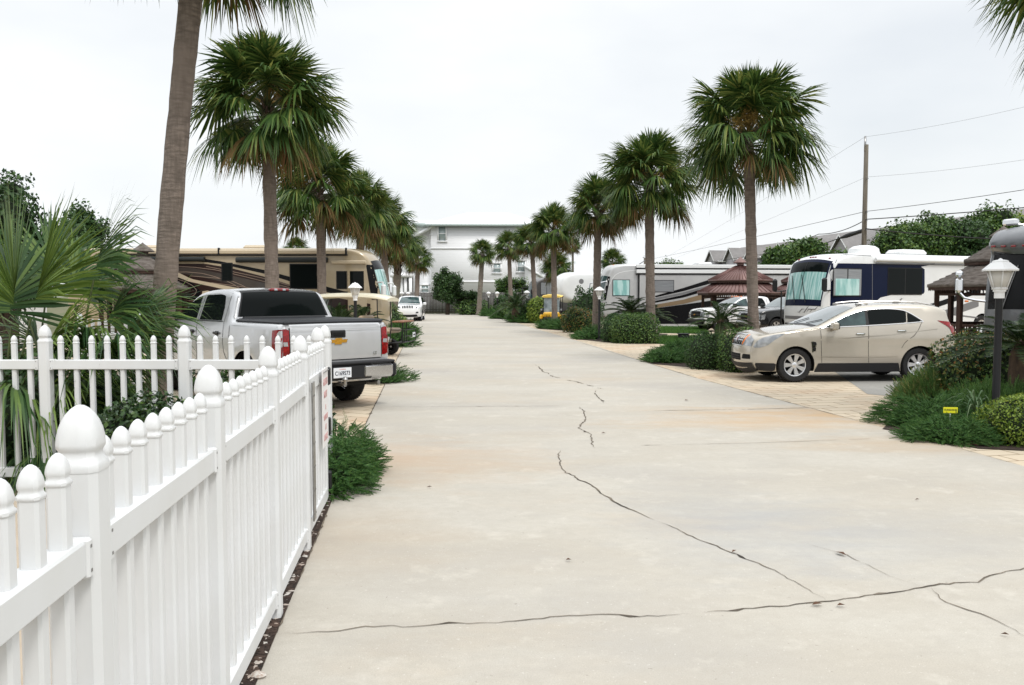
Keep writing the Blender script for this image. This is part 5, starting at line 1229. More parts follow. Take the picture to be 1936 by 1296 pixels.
# ---------------------------------------------------------------- carts
def cart_cream():
    p = A(705,600,24.6); root = thing('golf_cart', 'cream roofed golf cart with black luggage rack behind the silver pickup', 'golf cart', (p[0]+.35, p[1], 0), math.pi - R(12))
    M['cream'] = mat('cream_plastic', (.70,.66,.52), .35, col2=(.66,.61,.47), nscale=3, coat=.3)
    b = MB()                                            # thick roof, curving down at both ends
    t = np.linspace(-1,1,15); xs = 1.05 + t*1.33; zc = 1.80 - .11*np.abs(t)**3
    V = []
    for x, z, tt in zip(xs, zc, t):
        hw = .62*(1-.18*abs(tt)**6); th = .075*(1-.5*abs(tt)**4)
        V += [(x,-hw,z-.05),(x,-hw*.97,z-.05+th*.8),(x,-hw*.5,z+th*.75),(x,0,z+th*.85),(x,hw*.5,z+th*.75),(x,hw*.97,z-.05+th*.8),(x,hw,z-.05),(x,hw*.9,z-.085),(x,-hw*.9,z-.085)]
    n = 9; f = [(i*n+j, (i+1)*n+j, (i+1)*n+(j+1)%n, i*n+(j+1)%n) for i in range(14) for j in range(n)] + [tuple(range(n)), tuple(range(14*n+n-1, 14*n-1, -1))]
    b.add(V, f); b.build('roof', M['cream'], root)
    for x, x2 in ((.02,-.05),(1.95,2.15)):
        for sg in (1,-1): b = MB(); b.tube([(x2,sg*.52,.65),(x,sg*.53,1.2),(x,sg*.55,1.74)], .016, 6); b.build('roof_post', M['black'], root)
    b = MB(); b.bbox((1.0,0,.42), (2.1,1.1,.22), .08); b.bbox((2.25,0,.68), (.4,1.1,.5), .14); b.build('body', M['cream'], root)
    for x, z in ((.95,.72),(-.1,.74)):
        b = MB(); b.bbox((x,0,z), (.5,1.08,.14), .05); b.build('seat', M['tanseat'], root)
    b = MB(); b.bbox((.58,0,.98), (.14,1.05,.42), .05); b.build('backrest', M['tanseat'], root)
    b = MB(); V0 = [(2.18,-.5,.95),(2.18,.5,.95),(2.0,.5,1.68),(2.0,-.5,1.68)]; b.add(V0 + [(x-.006,y,z) for x, y, z in V0], [(0,1,2,3),(7,6,5,4),(0,3,7,4),(1,5,6,2)]); b.build('windshield', M['glassteal'], root)
    b = MB(); b.tube([(1.75,.25,.8),(1.55,.25,1.0)], .02, 6); b.lathe([(.15,0),(.17,.012),(.15,.024)], 20, (1.54,.25,1.0)); b.build('steering_wheel', M['black'], root)
    wheels(root, [(0,.5),(1.8,.5),(0,-.5),(1.8,-.5)], .23, .2, .13, 5, 'wide')
    b = MB()                                            # rear rack
    for sg in (1,-1):
        b.tube([(-.3,sg*.5,.40),(-.72,sg*.5,.40),(-.80,sg*.5,.46),(-.80,sg*.5,.78)], .016, 6); b.tube([(-.34,sg*.5,.42),(-.40,sg*.5,1.0)], .016, 6); b.tube([(-.38,sg*.5,.78),(-.80,sg*.5,.78)], .012, 6)
        b.tube([(-.62,sg*.18,.40),(-.62,sg*.18,1.02)], .016, 6)
    for x, z in ((-.80,.78),(-.80,.6),(-.78,.43),(-.4,.4),(-.62,1.02),(-.55,.4),(-.68,.4)): b.tube([(x,-.5,z),(x,.5,z)], .013, 6)
    b.build('luggage_rack', M['black'], root)
    b = MB(); b.bbox((-.83,-.25,.62), (.01,.22,.14), .003); b.bbox((-.836,-.25,.62), (.004,.14,.05), .001, 1); b.build('number_plate', [M['plate'], M['darkplastic']], root)
    b = MB(); b.bbox((-.58,0,1.02), (.34,1.0,.05), .015); b.build('rear_tray', M['woodtan'], root)
M['tanseat'] = mat('tan_vinyl', (.35,.27,.19), .5); M['woodtan'] = mat('tan_board', (.28,.14,.085), .6, col2=(.22,.11,.07), nscale=12)
cart_cream()
def cart_yellow():
    p = A(1046,600,50); root = thing('utility_cart', 'small yellow canopied cart with clear windshield facing the camera', 'golf cart', (p[0]+.05, p[1]+1.0, 0), -math.pi/2 - R(8), sc=1.02); M['yellow'] = paint('yellow_paint', (.80,.45,.015), .35, 0, .6)
    b = MB(); V = []
    t = np.linspace(-1,1,11)
    for tt in t:
        x = .25 + tt*.85; hw = .62*(1-.1*abs(tt)**5); z = 1.78 - .06*tt**2
        V += [(x,-hw,z-.05),(x,-hw*.9,z),(x,-hw*.4,z+.06),(x,hw*.4,z+.06),(x,hw*.9,z),(x,hw,z-.05),(x,hw*.9,z-.08),(x,-hw*.9,z-.08)]
    n = 8; b.add(V, [(i*n+j,(i+1)*n+j,(i+1)*n+(j+1)%n,i*n+(j+1)%n) for i in range(10) for j in range(n)] + [tuple(range(n)), tuple(range(10*n+n-1,10*n-1,-1))]); b.build('canopy', mat('yellow_canopy', (.78,.55,.12), .45), root)
    for x, sg in ((-.5,1),(-.5,-1),(.95,1),(.95,-1)): b = MB(); b.tube([(x + (.15 if x > 0 else 0),sg*.5,.7),(x,sg*.53,1.72)], .02, 6); b.build('post', M['black'], root)
    b = MB(); V0 = [(1.12,-.46,.78),(1.12,.46,.78),(.98,.46,1.62),(.98,-.46,1.62)]; b.add(V0 + [(x-.006,y,z) for x, y, z in V0], [(0,1,2,3),(7,6,5,4)]); b.build('windshield', mat('pale_glass', (.30,.36,.38), .05, 0, .8, col2=(.10,.13,.14), nscale=3), root)
    b = MB(); b.bbox((1.18,0,.62), (.36,.98,.34), .08, 0); b.bbox((1.3,0,.38), (.3,.9,.2), .05, 1); 
    for k in range(4): b.bbox((1.365,-.1-k*.09,.55), (.02,.03,.16), .006, 1)
    b.build('cowl', [M['yellow'], M['darkplastic']], root)
    b = MB(); b.lathe([(.06,0),(.05,.012)], 14, (1.37,.12,.62), 0, 'x'); b.build('badge', M['plate'], root)
    for sg in (1,-1):
        b = MB(); b.bbox((1.05,sg*.60,.50), (.55,.20,.30), .07); b.build('fender', M['yellow'], root)
        b = MB(); b.bbox((1.25,sg*.58,.85), (.12,.14,.30), .04, 0); b.bbox((1.32,sg*.58,.92), (.03,.1,.1), .01, 1); b.build('side_lamp', [M['black'], M['lens']], root)
    b = MB(); b.bbox((.0,0,.45), (1.9,1.0,.25), .06); b.build('body', M['darkplastic'], root)
    b = MB(); b.bbox((.1,0,.82), (.5,.9,.14), .05); b.bbox((-.2,0,1.08), (.14,.9,.45), .05); b.build('seat', M['black'], root)
    b = MB(); b.lathe([(.16,-.015),(.185,0),(.16,.015)], 20, (.78,.18,1.08), 0, 'x'); b.tube([(.78,.18,1.08),(1.0,.18,.8)], .02, 6); b.build('steering_wheel', M['black'], root)
    wheels(root, [(-.6,.5),(1.05,.56),(-.6,-.5),(1.05,-.56)], .25, .2, .13, 5, 'wide')
cart_yellow()
# ------------------------------------------------------------------ motorhomes and trailers
class Rv:
    def __init__(s, label, loc, rz, L, H, hw, body, name='motorhome', cat='motorhome', front='coach', zb=.42, arches=None, group='motorhomes parked in the lots', r=.13):
        s.root = thing(name, label, cat, (loc[0], loc[1], 0), rz, group); s.L, s.H, s.hw = L, H, hw
        rear = [(.35,H,.02),(.08,H-.03,.03),(.0,H-.18,.05),(0,H-.6,.06),(0,.9,.06),(.04,zb,.03)]
        if front == 'coach': fr = [(L-.28,zb,.05),(L-.08,zb+.08,.12),(L-.01,.75,.16),(L,1.2,.17),(L-.03,1.55,.18),(L-.10,1.9,.20),(L-.30,2.75,.20),(L-.42,3.05,.18),(L-.62,H-.22,.14),(L-1.0,H-.07,.08),(L-1.5,H,.03),(L-2.2,H,.02)]
        elif front == 'cap': fr = [(L-.2,zb,.05),(L-.03,zb+.1,.14),(L,.8,.16),(L-.02,1.6,.18),(L-.12,2.2,.2),(L-.30,2.85,.2),(L-.34,2.95,.20),(L-.10,3.0,.22),(L-.14,3.2,.2),(L-.4,H-.08,.12),(L-.8,H,.05),(L-1.4,H,.02)]
        elif front == 'nose': fr = [(L-2.6,zb,0),(L-2.62,1.15,.0),(L-2.5,1.25,.02),(L-.9,1.3,.1),(L-.35,1.55,.22),(L-.05,1.95,.3),(L,2.4,.32),(L-.1,2.9,.3),(L-.3,3.25,.2),(L-.75,H-.05,.08),(L-1.3,H,.02)]
        else: fr = [(L-.03,zb,.02),(L,.8,.02),(L,H-.3,.03),(L-.08,H-.03,.02),(L-.35,H,.02)]
        s.V = Veh(fr + [(L*.5,H,.02)] + rear, zb, arches if arches is not None else [(2.6,.48,.56),(L-1.9,.48,.56)], lambda x, z: hw - .03*np.clip((z-2.9)/.8,0,1) - .14*np.clip((x-(L-1.2))/1.2,0,1)**2.4 + 0*x, r, step=.12, g=.3)
        b = s.V.body(); archliner(b, s.V, 1); s.body = b.build('body', [body, M['under']], s.root, 50)
        underbody(s.root, .2, L-.5 if front != 'nose' else L-2.8, hw-.35, .3, .9); s.loc = np.array(loc[:2]); s.rz = rz; s.art_n = 0
        if arches is None: wheels(s.root, [(2.6,hw-.16),(L-1.9,hw-.16),(2.6,-hw+.16),(L-1.9,-hw+.16)], .48, .28, .29, 10, 'wide')
    def uv(s, u, v, sg):                       # photo pixel -> (x, z) on a side wall
        d = ray(u, v); c, k = math.cos(s.rz), math.sin(s.rz); yl = np.array([-k, c]); t = (s.loc @ yl + sg*s.hw) / (d[:2] @ yl); p = d * t
        return ((p[:2] - s.loc) @ np.array([c, k]), HC + p[2])
    def px(s, pts, sg): return [s.uv(u, v, sg) for u, v in pts]
    def patch(s, name, pts, m, sg, off=.006, step=.2, parent=None):
        b = MB(); s.V.side(b, pts, off, 0, sg, step); o = b.build(name, m, parent or s.root, 40); return o
    def box(s, name, x0, x1, z0, z1, m, sg, d=.05, bev=.015, parent=None, y=None):
        b = MB(); b.bbox(((x0+x1)/2, sg*((y or s.hw)+d/2-.01), (z0+z1)/2), (abs(x1-x0), d, abs(z1-z0)), bev); return b.build(name, m, parent or s.root)
    def window(s, x0, x1, z0, z1, sg, gl='glass', fr='black', y=None, split=None):
        x0, x1 = min(x0,x1), max(x0,x1); z0, z1 = min(z0,z1), max(z0,z1); Yw = y or s.V.Y(np.array([((x0+x1)/2,(z0+z1)/2)]))[0]
        b = MB(); b.bbox(((x0+x1)/2, sg*(Yw+.008), (z0+z1)/2), (x1-x0, .036, z1-z0), .016); f = b.build('window', M[fr], s.root)
        b = MB(); w_ = .05; cx, cz = (x0+x1)/2, (z0+z1)/2
        if split: 
            b.bbox((cx-(x1-x0)*.25, sg*(Yw+.026), cz), ((x1-x0)/2-w_, .008, z1-z0-w_*1.6), .003); b.bbox((cx+(x1-x0)*.25, sg*(Yw+.026), cz), ((x1-x0)/2-w_, .008, z1-z0-w_*1.6), .003)
        else: b.bbox((cx, sg*(Yw+.026), cz), (x1-x0-w_*1.6, .008, z1-z0-w_*1.6), .003)
        b.build('pane', M[gl], f); return f
M['tan'] = paint('tan_gelcoat', (.40,.325,.215), .3, .15, .6, (.38,.305,.20))
M['creamstripe'] = mat('cream_stripe', (.48,.40,.285), .35)
M['choc'] = mat('chocolate_stripe', (.022,.010,.008), .3, coat=.15)
M['taupe'] = mat('taupe_stripe', (.05,.04,.034), .3, coat=.5)
M['pin'] = mat('pinstripe', (.30,.22,.17), .4)
M['blackgloss'] = mat('black_gloss', (.007,.007,.008), .25, spec=.15)
M['awning'] = mat('awning_fabric', (.02,.024,.024), .7)
M['curtain'] = mat('curtain_behind_glass', (.20,.42,.40), .12, col2=(.42,.62,.60), nscale=3.5, nstretch=(1,5,.25), coat=1, contrast=(.42,.58))
M['silverrv'] = paint('silver_gelcoat', (.46,.46,.455), .3, .2, .6, (.43,.43,.43))
M['navy'] = mat('navy_paint', (.006,.010,.032), .3, spec=.12)
M['greyswoosh'] = mat('grey_stripe', (.17,.17,.175), .35); M['whiteal'] = mat('white_aluminium', (.68,.69,.69), .35)
M['greyrv'] = paint('grey_gelcoat', (.13,.135,.145), .3, .2, .6, (.11,.115,.125))
M['shade'] = mat('window_shade', (.16,.17,.18), .3, col2=(.24,.25,.26), nscale=1.5, nstretch=(1,1,30), coat=1)

def tan_coach():
    Y0 = 32.; x = (722-968)/F*Y0; L, hw = 12.2, 1.27; c = Rv('tan motorhome with dark brown swooshes parked behind the palms on the left', (x-L, Y0+hw), R(0), L, 3.62, hw, M['tan']); sg = -1; V = c.V
    P = lambda *a: c.px(a, sg)
    c.patch('dark_swoosh', P((215,500),(388,499),(440,508),(505,525),(570,546),(640,564),(700,575),(700,600),(215,600)), M['choc'], sg, .004)
    c.patch('black_stripe', P((330,484),(388,490),(420,495),(505,512),(560,527),(650,551),(695,557),(695,560),(640,559),(560,536),(505,519),(420,500),(388,496),(330,492)), M['blackgloss'], sg, .006)
    c.patch('grey_swoosh', P((300,506),(360,506),(440,522),(520,540),(585,556),(560,562),(500,553),(430,535),(360,520),(300,512)), M['taupe'], sg, .006)
    c.patch('cream_stripe', P((300,511),(336,515),(362,528),(450,545),(540,562),(530,566),(440,551),(350,531),(300,520)), M['creamstripe'], sg, .008)
    c.patch('black_loop', P((230,520),(330,522),(365,536),(381,553),(377,563),(355,571),(230,575)), M['blackgloss'], sg, .008)
    c.patch('brown_loop', P((230,527),(325,528),(358,540),(371,553),(367,561),(345,567),(230,570)), M['choc'], sg, .010)
    c.patch('tan_panel', P((383,551),(400,549),(402,555),(395,562),(375,567),(383,559)), M['creamstripe'], sg, .009)
    b = MB()
    for q in (((300,502),(390,507),(450,520),(520,538),(600,556)), ((300,516),(370,514),(420,527),(455,545),(470,565)), ((360,522),(430,528),(470,545),(490,565)), ((390,504),(440,514),(510,529),(580,550)), ((300,560),(360,570),(430,572)), ((400,535),(470,544),(560,562)), ((320,523),(360,536),(376,553),(350,568))): V.line(b, P(*q), .018, .012, 0, sg)
    b.build('pinstripe', M['pin'], c.root)
    a, z0 = c.uv(340,481,sg); a2, z1 = c.uv(655,474,sg)
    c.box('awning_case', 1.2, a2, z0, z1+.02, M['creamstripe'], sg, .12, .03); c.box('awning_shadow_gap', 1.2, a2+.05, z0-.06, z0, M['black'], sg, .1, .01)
    for u in (415,655): q = c.uv(u,477,sg); c.box('awning_bracket', q[0]-.03, q[0]+.03, z0-.05, z1+.1, M['black'], sg, .14, .01)
    for u0, u1, v0, v1 in ((448,620,497,487),(250,388,495,486)):
        p0, p1 = c.uv(u0,v0,sg), c.uv(u1,v1,sg); b = MB(); zc = (p0[1]+p1[1])/2; b.tube([(p0[0],sg*(hw+.09),zc),(p1[0],sg*(hw+.09),zc)], (p1[1]-p0[1])/2, 12); b.build('slide_awning', M['awning'], c.root)
    p0, p1 = c.uv(627,500,sg), c.uv(693,493,sg); c.box('door_awning', p0[0], p1[0], p0[1], p1[1], M['creamstripe'], sg, .12, .03)
    for u0, v0, u1, v1 in ((419,532,440,497),(548,547,602,499),(636,547,656,513)): p0, p1 = c.uv(u0,v0,sg), c.uv(u1,v1,sg); c.window(p0[0], p1[0], p0[1], p1[1], sg)
    p0, p1 = c.uv(658,600,sg), c.uv(693,509,sg); d = c.box('door', p0[0], p1[0], .55, p1[1], M['tan'], sg, .03, .01)
    p0, p1 = c.uv(662,550,sg), c.uv(688,513,sg); w_ = MB(); w_.bbox(((p0[0]+p1[0])/2, sg*(hw+.02), (p0[1]+p1[1])/2), (p1[0]-p0[0], .03, p1[1]-p0[1]), .012); w_.build('window', M['glass'], d)
    b = MB(); b.bbox((p0[0]-.02, sg*(hw+.03), 1.35), (.05,.03,.14), .01); b.build('handle', M['chrome'], d)
    b = MB(); V.glass(b, (L-.04,1.62), (L-.40,3.0), .99, .98, .006, 0, 12); b.build('windshield', M['curtain'], c.root)
    b = MB(); V.side(b, [(L-.04,1.62),(L-.34,2.98),(L-.60,2.98),(L-.40,1.62)], .008, 0, sg); V.side(b, [(L-.04,1.62),(L-.34,2.98),(L-.60,2.98),(L-.40,1.62)], .008, 0, -sg); V.glass(b, (L-.335,2.8), (L-.44,3.1), .99, .98, .009); b.build('windshield_frame', M['blackgloss'], c.root)
    for k in (1,-1):
        b = MB(); b.tube([(L-.22,k*1.1,2.3),(L+.06,k*1.36,2.3),(L+.1,k*1.4,2.1)], .035, 6); b.bbox((L+.1,k*1.42,1.98), (.18,.28,.5), .07, 1); b.build('side_mirror', [M['white'], M['white']], c.root)
    for x in (3.,7.):
        b = MB(); b.bbox((x,0,3.68), (.9,.7,.22), .08); b.build('air_conditioner', M['creamstripe'], c.root)
tan_coach()

def silver_coach():
    yaw = R(7); L, hw = 13., 1.28; Y0 = 52.; p = A(1139,560,Y0); h = np.array([-math.cos(yaw), -math.sin(yaw)]); rt = np.array([h[1], -h[0]])
    left = np.array([-h[1], h[0]])               # local +y
    o = np.array([p[0], p[1]]) - left*hw - h*L
    c = Rv('silver motorhome with black and gold swooshes behind the clipped hedge', o, math.pi + yaw, L, 3.78, hw, M['silverrv']); sg = 1; V = c.V; P = lambda *a: c.px(a, sg)
    c.patch('black_lower_body', P((1225,585),(1320,572),(1500,545),(1500,612),(1160,612),(1160,596)), M['blackgloss'], sg, .168, .3)
    c.patch('black_stripe', P((1236,560),(1290,545),(1340,529),(1400,512),(1400,522),(1340,537),(1290,551),(1236,563)), M['blackgloss'], sg, .172)
    c.patch('black_stripe', P((1230,571),(1290,558),(1345,541),(1400,526),(1400,531),(1345,547),(1290,563),(1230,574)), M['blackgloss'], sg, .172)
    c.patch('gold_stripe', P((1228,578),(1290,567),(1345,551),(1420,534),(1420,549),(1345,562),(1290,575),(1228,584)), mat('bronze_stripe', (.24,.17,.10), .3, .3, coat=.5), sg, .176)
    c.patch('pale_stripe', P((1232,565),(1290,553),(1345,538),(1400,523),(1400,525),(1345,541),(1290,557),(1232,569)), M['greyswoosh'], sg, .178)
    p0, p1 = c.uv(1158,560,sg), c.uv(1191,529,sg); c.window(p0[0], p1[0], p0[1], p1[1], sg, 'curtain')
    p0, p1 = c.uv(1225,553,sg), c.uv(1273,530,sg); c.window(p0[0], p1[0], p0[1], p1[1], sg, 'shade', y=hw+.16)
    # slide-out room and its awnings
    a = c.uv(1209,560,sg)[0]; b = MB(); b.bbox((a/2+.3, sg*(hw+.06), 1.9), (a-.5, .2, 2.7), .02); so_ = b.build('slide_out', M['silverrv'], c.root)
    b = MB(); b.box((a+.03, sg*(hw+.05), 2.35), (.16,.2,2.0)); b.build('slide_seal', M['black'], c.root)
    for v0, v1, m in ((507,501,'whiteal'),(509,507,'black'),(517,510,'whiteal'),(520,517,'black')):
        z0, z1 = c.uv(1209,v0,sg)[1], c.uv(1209,v1,sg)[1]; c.box('awning_case' if m == 'whiteal' else 'awning_gap', .3, a+.25, z0, z1, M[m], sg, .26 if m == 'whiteal' else .22, .012)
    b = MB(); V.glass(b, (L-.03,1.58), (L-.40,3.0), .99, .98, .006, 0, 12); b.build('windshield', M['glassteal'], c.root)
    b = MB(); V.side(b, [(L-.05,1.5),(L-.36,3.0),(L-.50,3.0),(L-.25,1.5)], .008, 0, sg); b.build('windshield_frame', M['blackgloss'], c.root)
    b = MB(); V.line(b, P((1152,541),(1160,522),(1175,514),(1205,511)), .03, .006, 0, sg); b.build('cap_seam', M['whiteal'], c.root)
    for k in (1,-1):
        b = MB(); b.tube([(L-.3,k*1.15,2.7),(L+.2,k*1.45,2.6),(L+.25,k*1.45,2.2)], .04, 6); b.bbox((L+.25,k*1.45,1.95), (.18,.28,.5), .07); b.build('side_mirror', M['chrome'], c.root)
    for k in (-.5,0,.5): b = MB(); b.bbox((L-.9,k,3.74), (.12,.08,.04), .01); b.build('marker_light', M['amber'], c.root)
    b = MB(); b.bbox((6,0,3.86), (1.,.8,.2), .08); b.build('air_conditioner', M['white'], c.root)
    b = MB(); b.tube([(L-2.6,.2,3.78),(L-3.2,.2,4.15),(L-2.9,.2,4.25)], .03, 5); b.tube([(L-3.4,.2,3.82),(L-3.2,.2,4.15)], .03, 5); b.build('antenna', M['greyswoosh'], c.root)
silver_coach()

def white_coach():
    yaw = R(22); L, hw = 11., 1.27; p = A(1571,560,31.6); h = np.array([-math.cos(yaw), -math.sin(yaw)]); left = np.array([-h[1], h[0]]); o = np.array([p[0],p[1]]) - left*hw - h*(L-.25)
    c = Rv('white motorhome with navy blue cab band and teal curtains behind the windshield', o, math.pi + yaw, L, 3.42, hw, M['white']); sg = 1; V = c.V; P = lambda *a: c.px(a, sg)
    zt, zl = 3.0, 1.42
    c.patch('navy_band', P((1574,498),(1650,499),(1770,499),(1740,505),(1748,509),(1748,556),(1690,557),(1664,563),(1655,572),(1640,578),(1572,582)), M['navy'], sg, .005, .15)
    b = MB(); V.glass(b, (L-.02,1.42), (L-.46,3.08), 1., 1., .006, 0, 14); b.build('navy_front', M['navy'], c.root)
    b = MB(); V.glass(b, (L-.06,1.66), (L-.27,2.62), .96, .95, .012, 0, 14); V.glass(b, (L-.27,2.62), (L-.42,2.98), .95, .93, .012, 1, 6); w_ = b.build('windshield', [M['curtain'], M['glass']], c.root)
    b = MB(); V.glass(b, (L-.06,1.66), (L-.42,2.98), .012, .012, .02, 0, 14)
    for y0, y1 in ((-.25,-.75),(.35,-.1)):
        S = [V.S_at(L-.03,1.5), V.S_at(L-.15,2.1), V.S_at(L-.25,2.5)]; b.tube([V.rib(np.array([a]), np.array([y]), .04)[0] for a, y in zip(S, np.linspace(y0,y1,3))], .014, 5)
    b.build('wiper', M['black'], c.root)
    b = MB()
    for y in (-.14,0,.14,.85,-.85): q = V.rib(np.array([V.S_at(L-.60,3.21)]), np.array([y]), .012)[0]; b.bbox(q, (.06,.09,.05), .012)
    b.build('marker_light', M['red'], c.root)
    for u0, v0, u1, v1, gl in ((1574,561,1629,508,'shade'),(1677,558,1744,507,'glass')):
        p0, p1 = c.uv(u0,v0,sg), c.uv(u1,v1,sg); c.window(p0[0], p1[0], p0[1], p1[1], sg, gl, split=True)
    p0, p1 = c.uv(1577,560,sg), c.uv(1625,527,sg); b = MB(); b.bbox(((p0[0]+p1[0])/2, sg*(hw+.0), (p0[1]+p1[1])/2), (abs(p1[0]-p0[0])*.95, .078, abs(p1[1]-p0[1])*.95), .01); b.build('curtain', M['curtain'], c.root)
    p0, p1 = c.uv(1652,493,sg), c.uv(1860,484,sg); b = MB(); zc = 3.18; b.tube([(p0[0],sg*(hw+.09),zc),(.8,sg*(hw+.09),zc)], .075, 12); b.build('awning_roll', M['whiteal'], c.root)
    c.box('awning_rail', .8, p0[0]-.1, 3.02, 3.06, M['greyswoosh'], sg, .05, .01)
    b = MB(); V.line(b, P((1649,500),(1649,570)), .02, .008, 0, sg); V.line(b, P((1582,497),(1590,484),(1600,481),(1648,484)), .02, .006, 0, sg); b.build('panel_seam', M['greyswoosh'], c.root)
    for a, m in ((((1700,590),(1770,572),(1850,545),(1850,555),(1770,582),(1720,598)),'blackgloss'), (((1740,598),(1800,583),(1850,566),(1850,580),(1800,597)),'greyswoosh'), (((1655,585),(1700,568),(1712,562),(1690,572),(1668,586)),'greyswoosh'), (((1690,592),(1704,562),(1706,562),(1696,592)),'greyswoosh'), (((1768,590),(1850,600),(1850,603),(1768,592)),'greyswoosh')): c.patch('painted_swoosh', P(*a), M[m], sg, .007, .15)
    b = MB()
    for y0, y1, z0, z1 in ((.9,.55,1.38,1.18),(.5,.2,1.32,1.12),(.3,-.1,1.3,1.1),(.7,.4,1.3,1.15)): 
        S = np.linspace(0,1,4); b.tube([V.rib(np.array([V.S_at(L, z0+(z1-z0)*t)]), np.array([y0+(y1-y0)*t]), .004)[0] for t in S], [.004,.02,.018,.003], 5)
    b.build('front_graphic', M['greyswoosh'], c.root)
    b = MB(); V.end(b, [(-1.0,.86),(1.0,.86),(1.0,.98),(-1.0,.98)], .008, 0, True, .15); V.end(b, [(-1.05,.46),(1.05,.46),(1.05,.7),(-1.05,.7)], .008, 1, True, .15); b.build('grille', [M['greyswoosh'], M['blackgloss']], c.root)
    b = MB(); b.lathe([(.62,0),(.64,.05),(.62,.1),(.60,.14),(.57,.28),(.42,.38),(.2,.42),(0,.43)], 26, (L-3.0,.1,3.4)); b.build('satellite_dome', M['white'], c.root)
    b = MB(); b.bbox((L-5.4,0,3.54), (1.5,.95,.3), .12); b.build('air_conditioner', M['white'], c.root)
    b = MB(); b.lathe([(.35,0),(.3,.06),(0,.08)], 18, (L-9,.3,3.42)); b.build('roof_vent', M['whiteal'], c.root)
    for k in (1,-1):
        b = MB(); b.tube([(L-.45,k*1.12,2.0),(L+.18,k*1.38,1.95)], .028, 6); b.bbox((L+.2,k*1.40,2.2), (.16,.24,.52), .06); b.build('side_mirror', M['black'], c.root)
    b = MB(); b.tube([(L+.03,-1.2,.5),(L+.03,-1.2,1.95)], .03, 6); b.build('corner_trim', M['black'], c.root)
white_coach()

def grey_coach():
    yaw = R(25); L, hw = 11., 1.28; h = np.array([-math.cos(yaw), -math.sin(yaw)]); left = np.array([-h[1], h[0]]); far = np.array([12.75,22.0]); o = far + left*(hw-.12) - h*(L-.35)
    c = Rv('dark grey motorhome with chrome mirror at the right edge of the frame', o, math.pi + yaw, L, 3.55, hw, M['greyrv'], front='cap'); V = c.V
    b = MB(); V.glass(b, (L-.01,1.45), (L-.31,2.9), .985, .97, .008, 0, 14); b.build('windshield', M['blackgloss'], c.root)
    b = MB(); V.glass(b, (L-.31,2.86), (L-.34,2.95), .99, .99, .014, 0, 4); b.build('sun_visor', M['black'], c.root)
    b = MB()
    for y in (-.95,-.6,-.3,0,.3,.6,.95): q = V.rib(np.array([V.S_at(L-.11,3.1)]), np.array([y]), .01)[0]; b.bbox(q, (.03,.12,.05), .008)
    b.build('marker_light', M['red'], c.root)
    b = MB(); V.end(b, [(-1.1,.5),(1.1,.5),(1.1,.85),(-1.1,.85)], .008, 0, True, .15); b.build('grille', M['blackgloss'], c.root)
    for k in (-1,1):
        b = MB(); b.tube([(L-.12,k*1.1,1.62),(L+.1,k*1.3,1.66),(L+.3,k*1.45,1.72),(L+.36,k*1.55,1.85)], .035, 8); b.bbox((L+.38,k*1.56,2.06), (.17,.22,.42), .07); b.bbox((L+.38,k*1.56,2.36), (.15,.2,.17), .05); o_ = b.build('side_mirror', M['chrome'], c.root)
        b = MB(); b.bbox((L+.28,k*1.40,1.63), (.06,.1,.05), .015); b.build('turn_signal', M['amber'], c.root)
    b = MB(); b.bbox((L-.75,-.95,3.72), (.2,.36,.16), .03); b.tube([(L-.8,-.9,3.68),(L-1.4,-.5,3.56)], .03, 6); b.build('roof_floodlight', M['chrome'], c.root)
    b = MB()
    for y in (-.5,.35): 
        S = [V.S_at(L,1.4), V.S_at(L-.1,1.95), V.S_at(L-.2,2.5)]; b.tube([V.rib(np.array([a]), np.array([y + .3*t]), .03)[0] for a, t in zip(S, (0,.5,1))], .014, 5)
    b.build('wiper', M['greyswoosh'], c.root)
    for sg in (1,-1): c.window(L-2.2, L-.9, 1.7, 2.7, sg)
grey_coach()

def fifth_wheel():
    yaw = R(16); L, hw = 11., 1.22; p = A(1062,560,64); h = np.array([-math.cos(yaw), -math.sin(yaw)]); left = np.array([-h[1], h[0]]); o = np.array([p[0],p[1]]) - h*(L-.1) - left*(hw-.3)
    c = Rv('white trailer with a rounded gooseneck front beyond the yellow cart', o, math.pi + yaw, L, 3.6, hw, M['white'], 'travel_trailer', 'trailer', 'nose', .5, [(3.2,.4,.42),(4.1,.4,.42)], 'trailers in the lots', .25)
    wheels(c.root, [(3.2,hw-.14),(4.1,hw-.14),(3.2,-hw+.14),(4.1,-hw+.14)], .36, .22, .2, 6, 'wide')
    b = MB(); b.lathe([(.18,0),(.2,.02),(.18,.04)], 18, (L-1.6,hw-.02,2.9), 0, 'y'); b.build('round_emblem', M['greyswoosh'], c.root)
    c.window(L-3.6, L-2.6, 2.0, 3.0, 1); c.window(L-6.5, L-5.2, 2.0, 2.9, 1)
    b = MB(); b.bbox((5.2,0,3.72), (.9,.7,.25), .1); b.build('air_conditioner', M['white'], c.root)
    b = MB(); c.V.side(b, [(L-2.5,1.2),(L-1.0,1.3),(L-1.2,1.42),(L-2.5,1.35)], .006, 0, 1); c.V.side(b, [(.2,.6),(L-2.7,.6),(L-2.7,1.0),(.2,1.0)], .006, 1, 1, .3); b.build('lower_trim', [M['black'], M['greyswoosh']], c.root)
    b = MB(); b.tube([(L-1.6,.3,1.3),(L-1.6,.3,.1)], .06, 8); b.bbox((L-1.6,.3,.05), (.3,.3,.06), .01); b.build('landing_leg', M['steel'], c.root)
fifth_wheel()
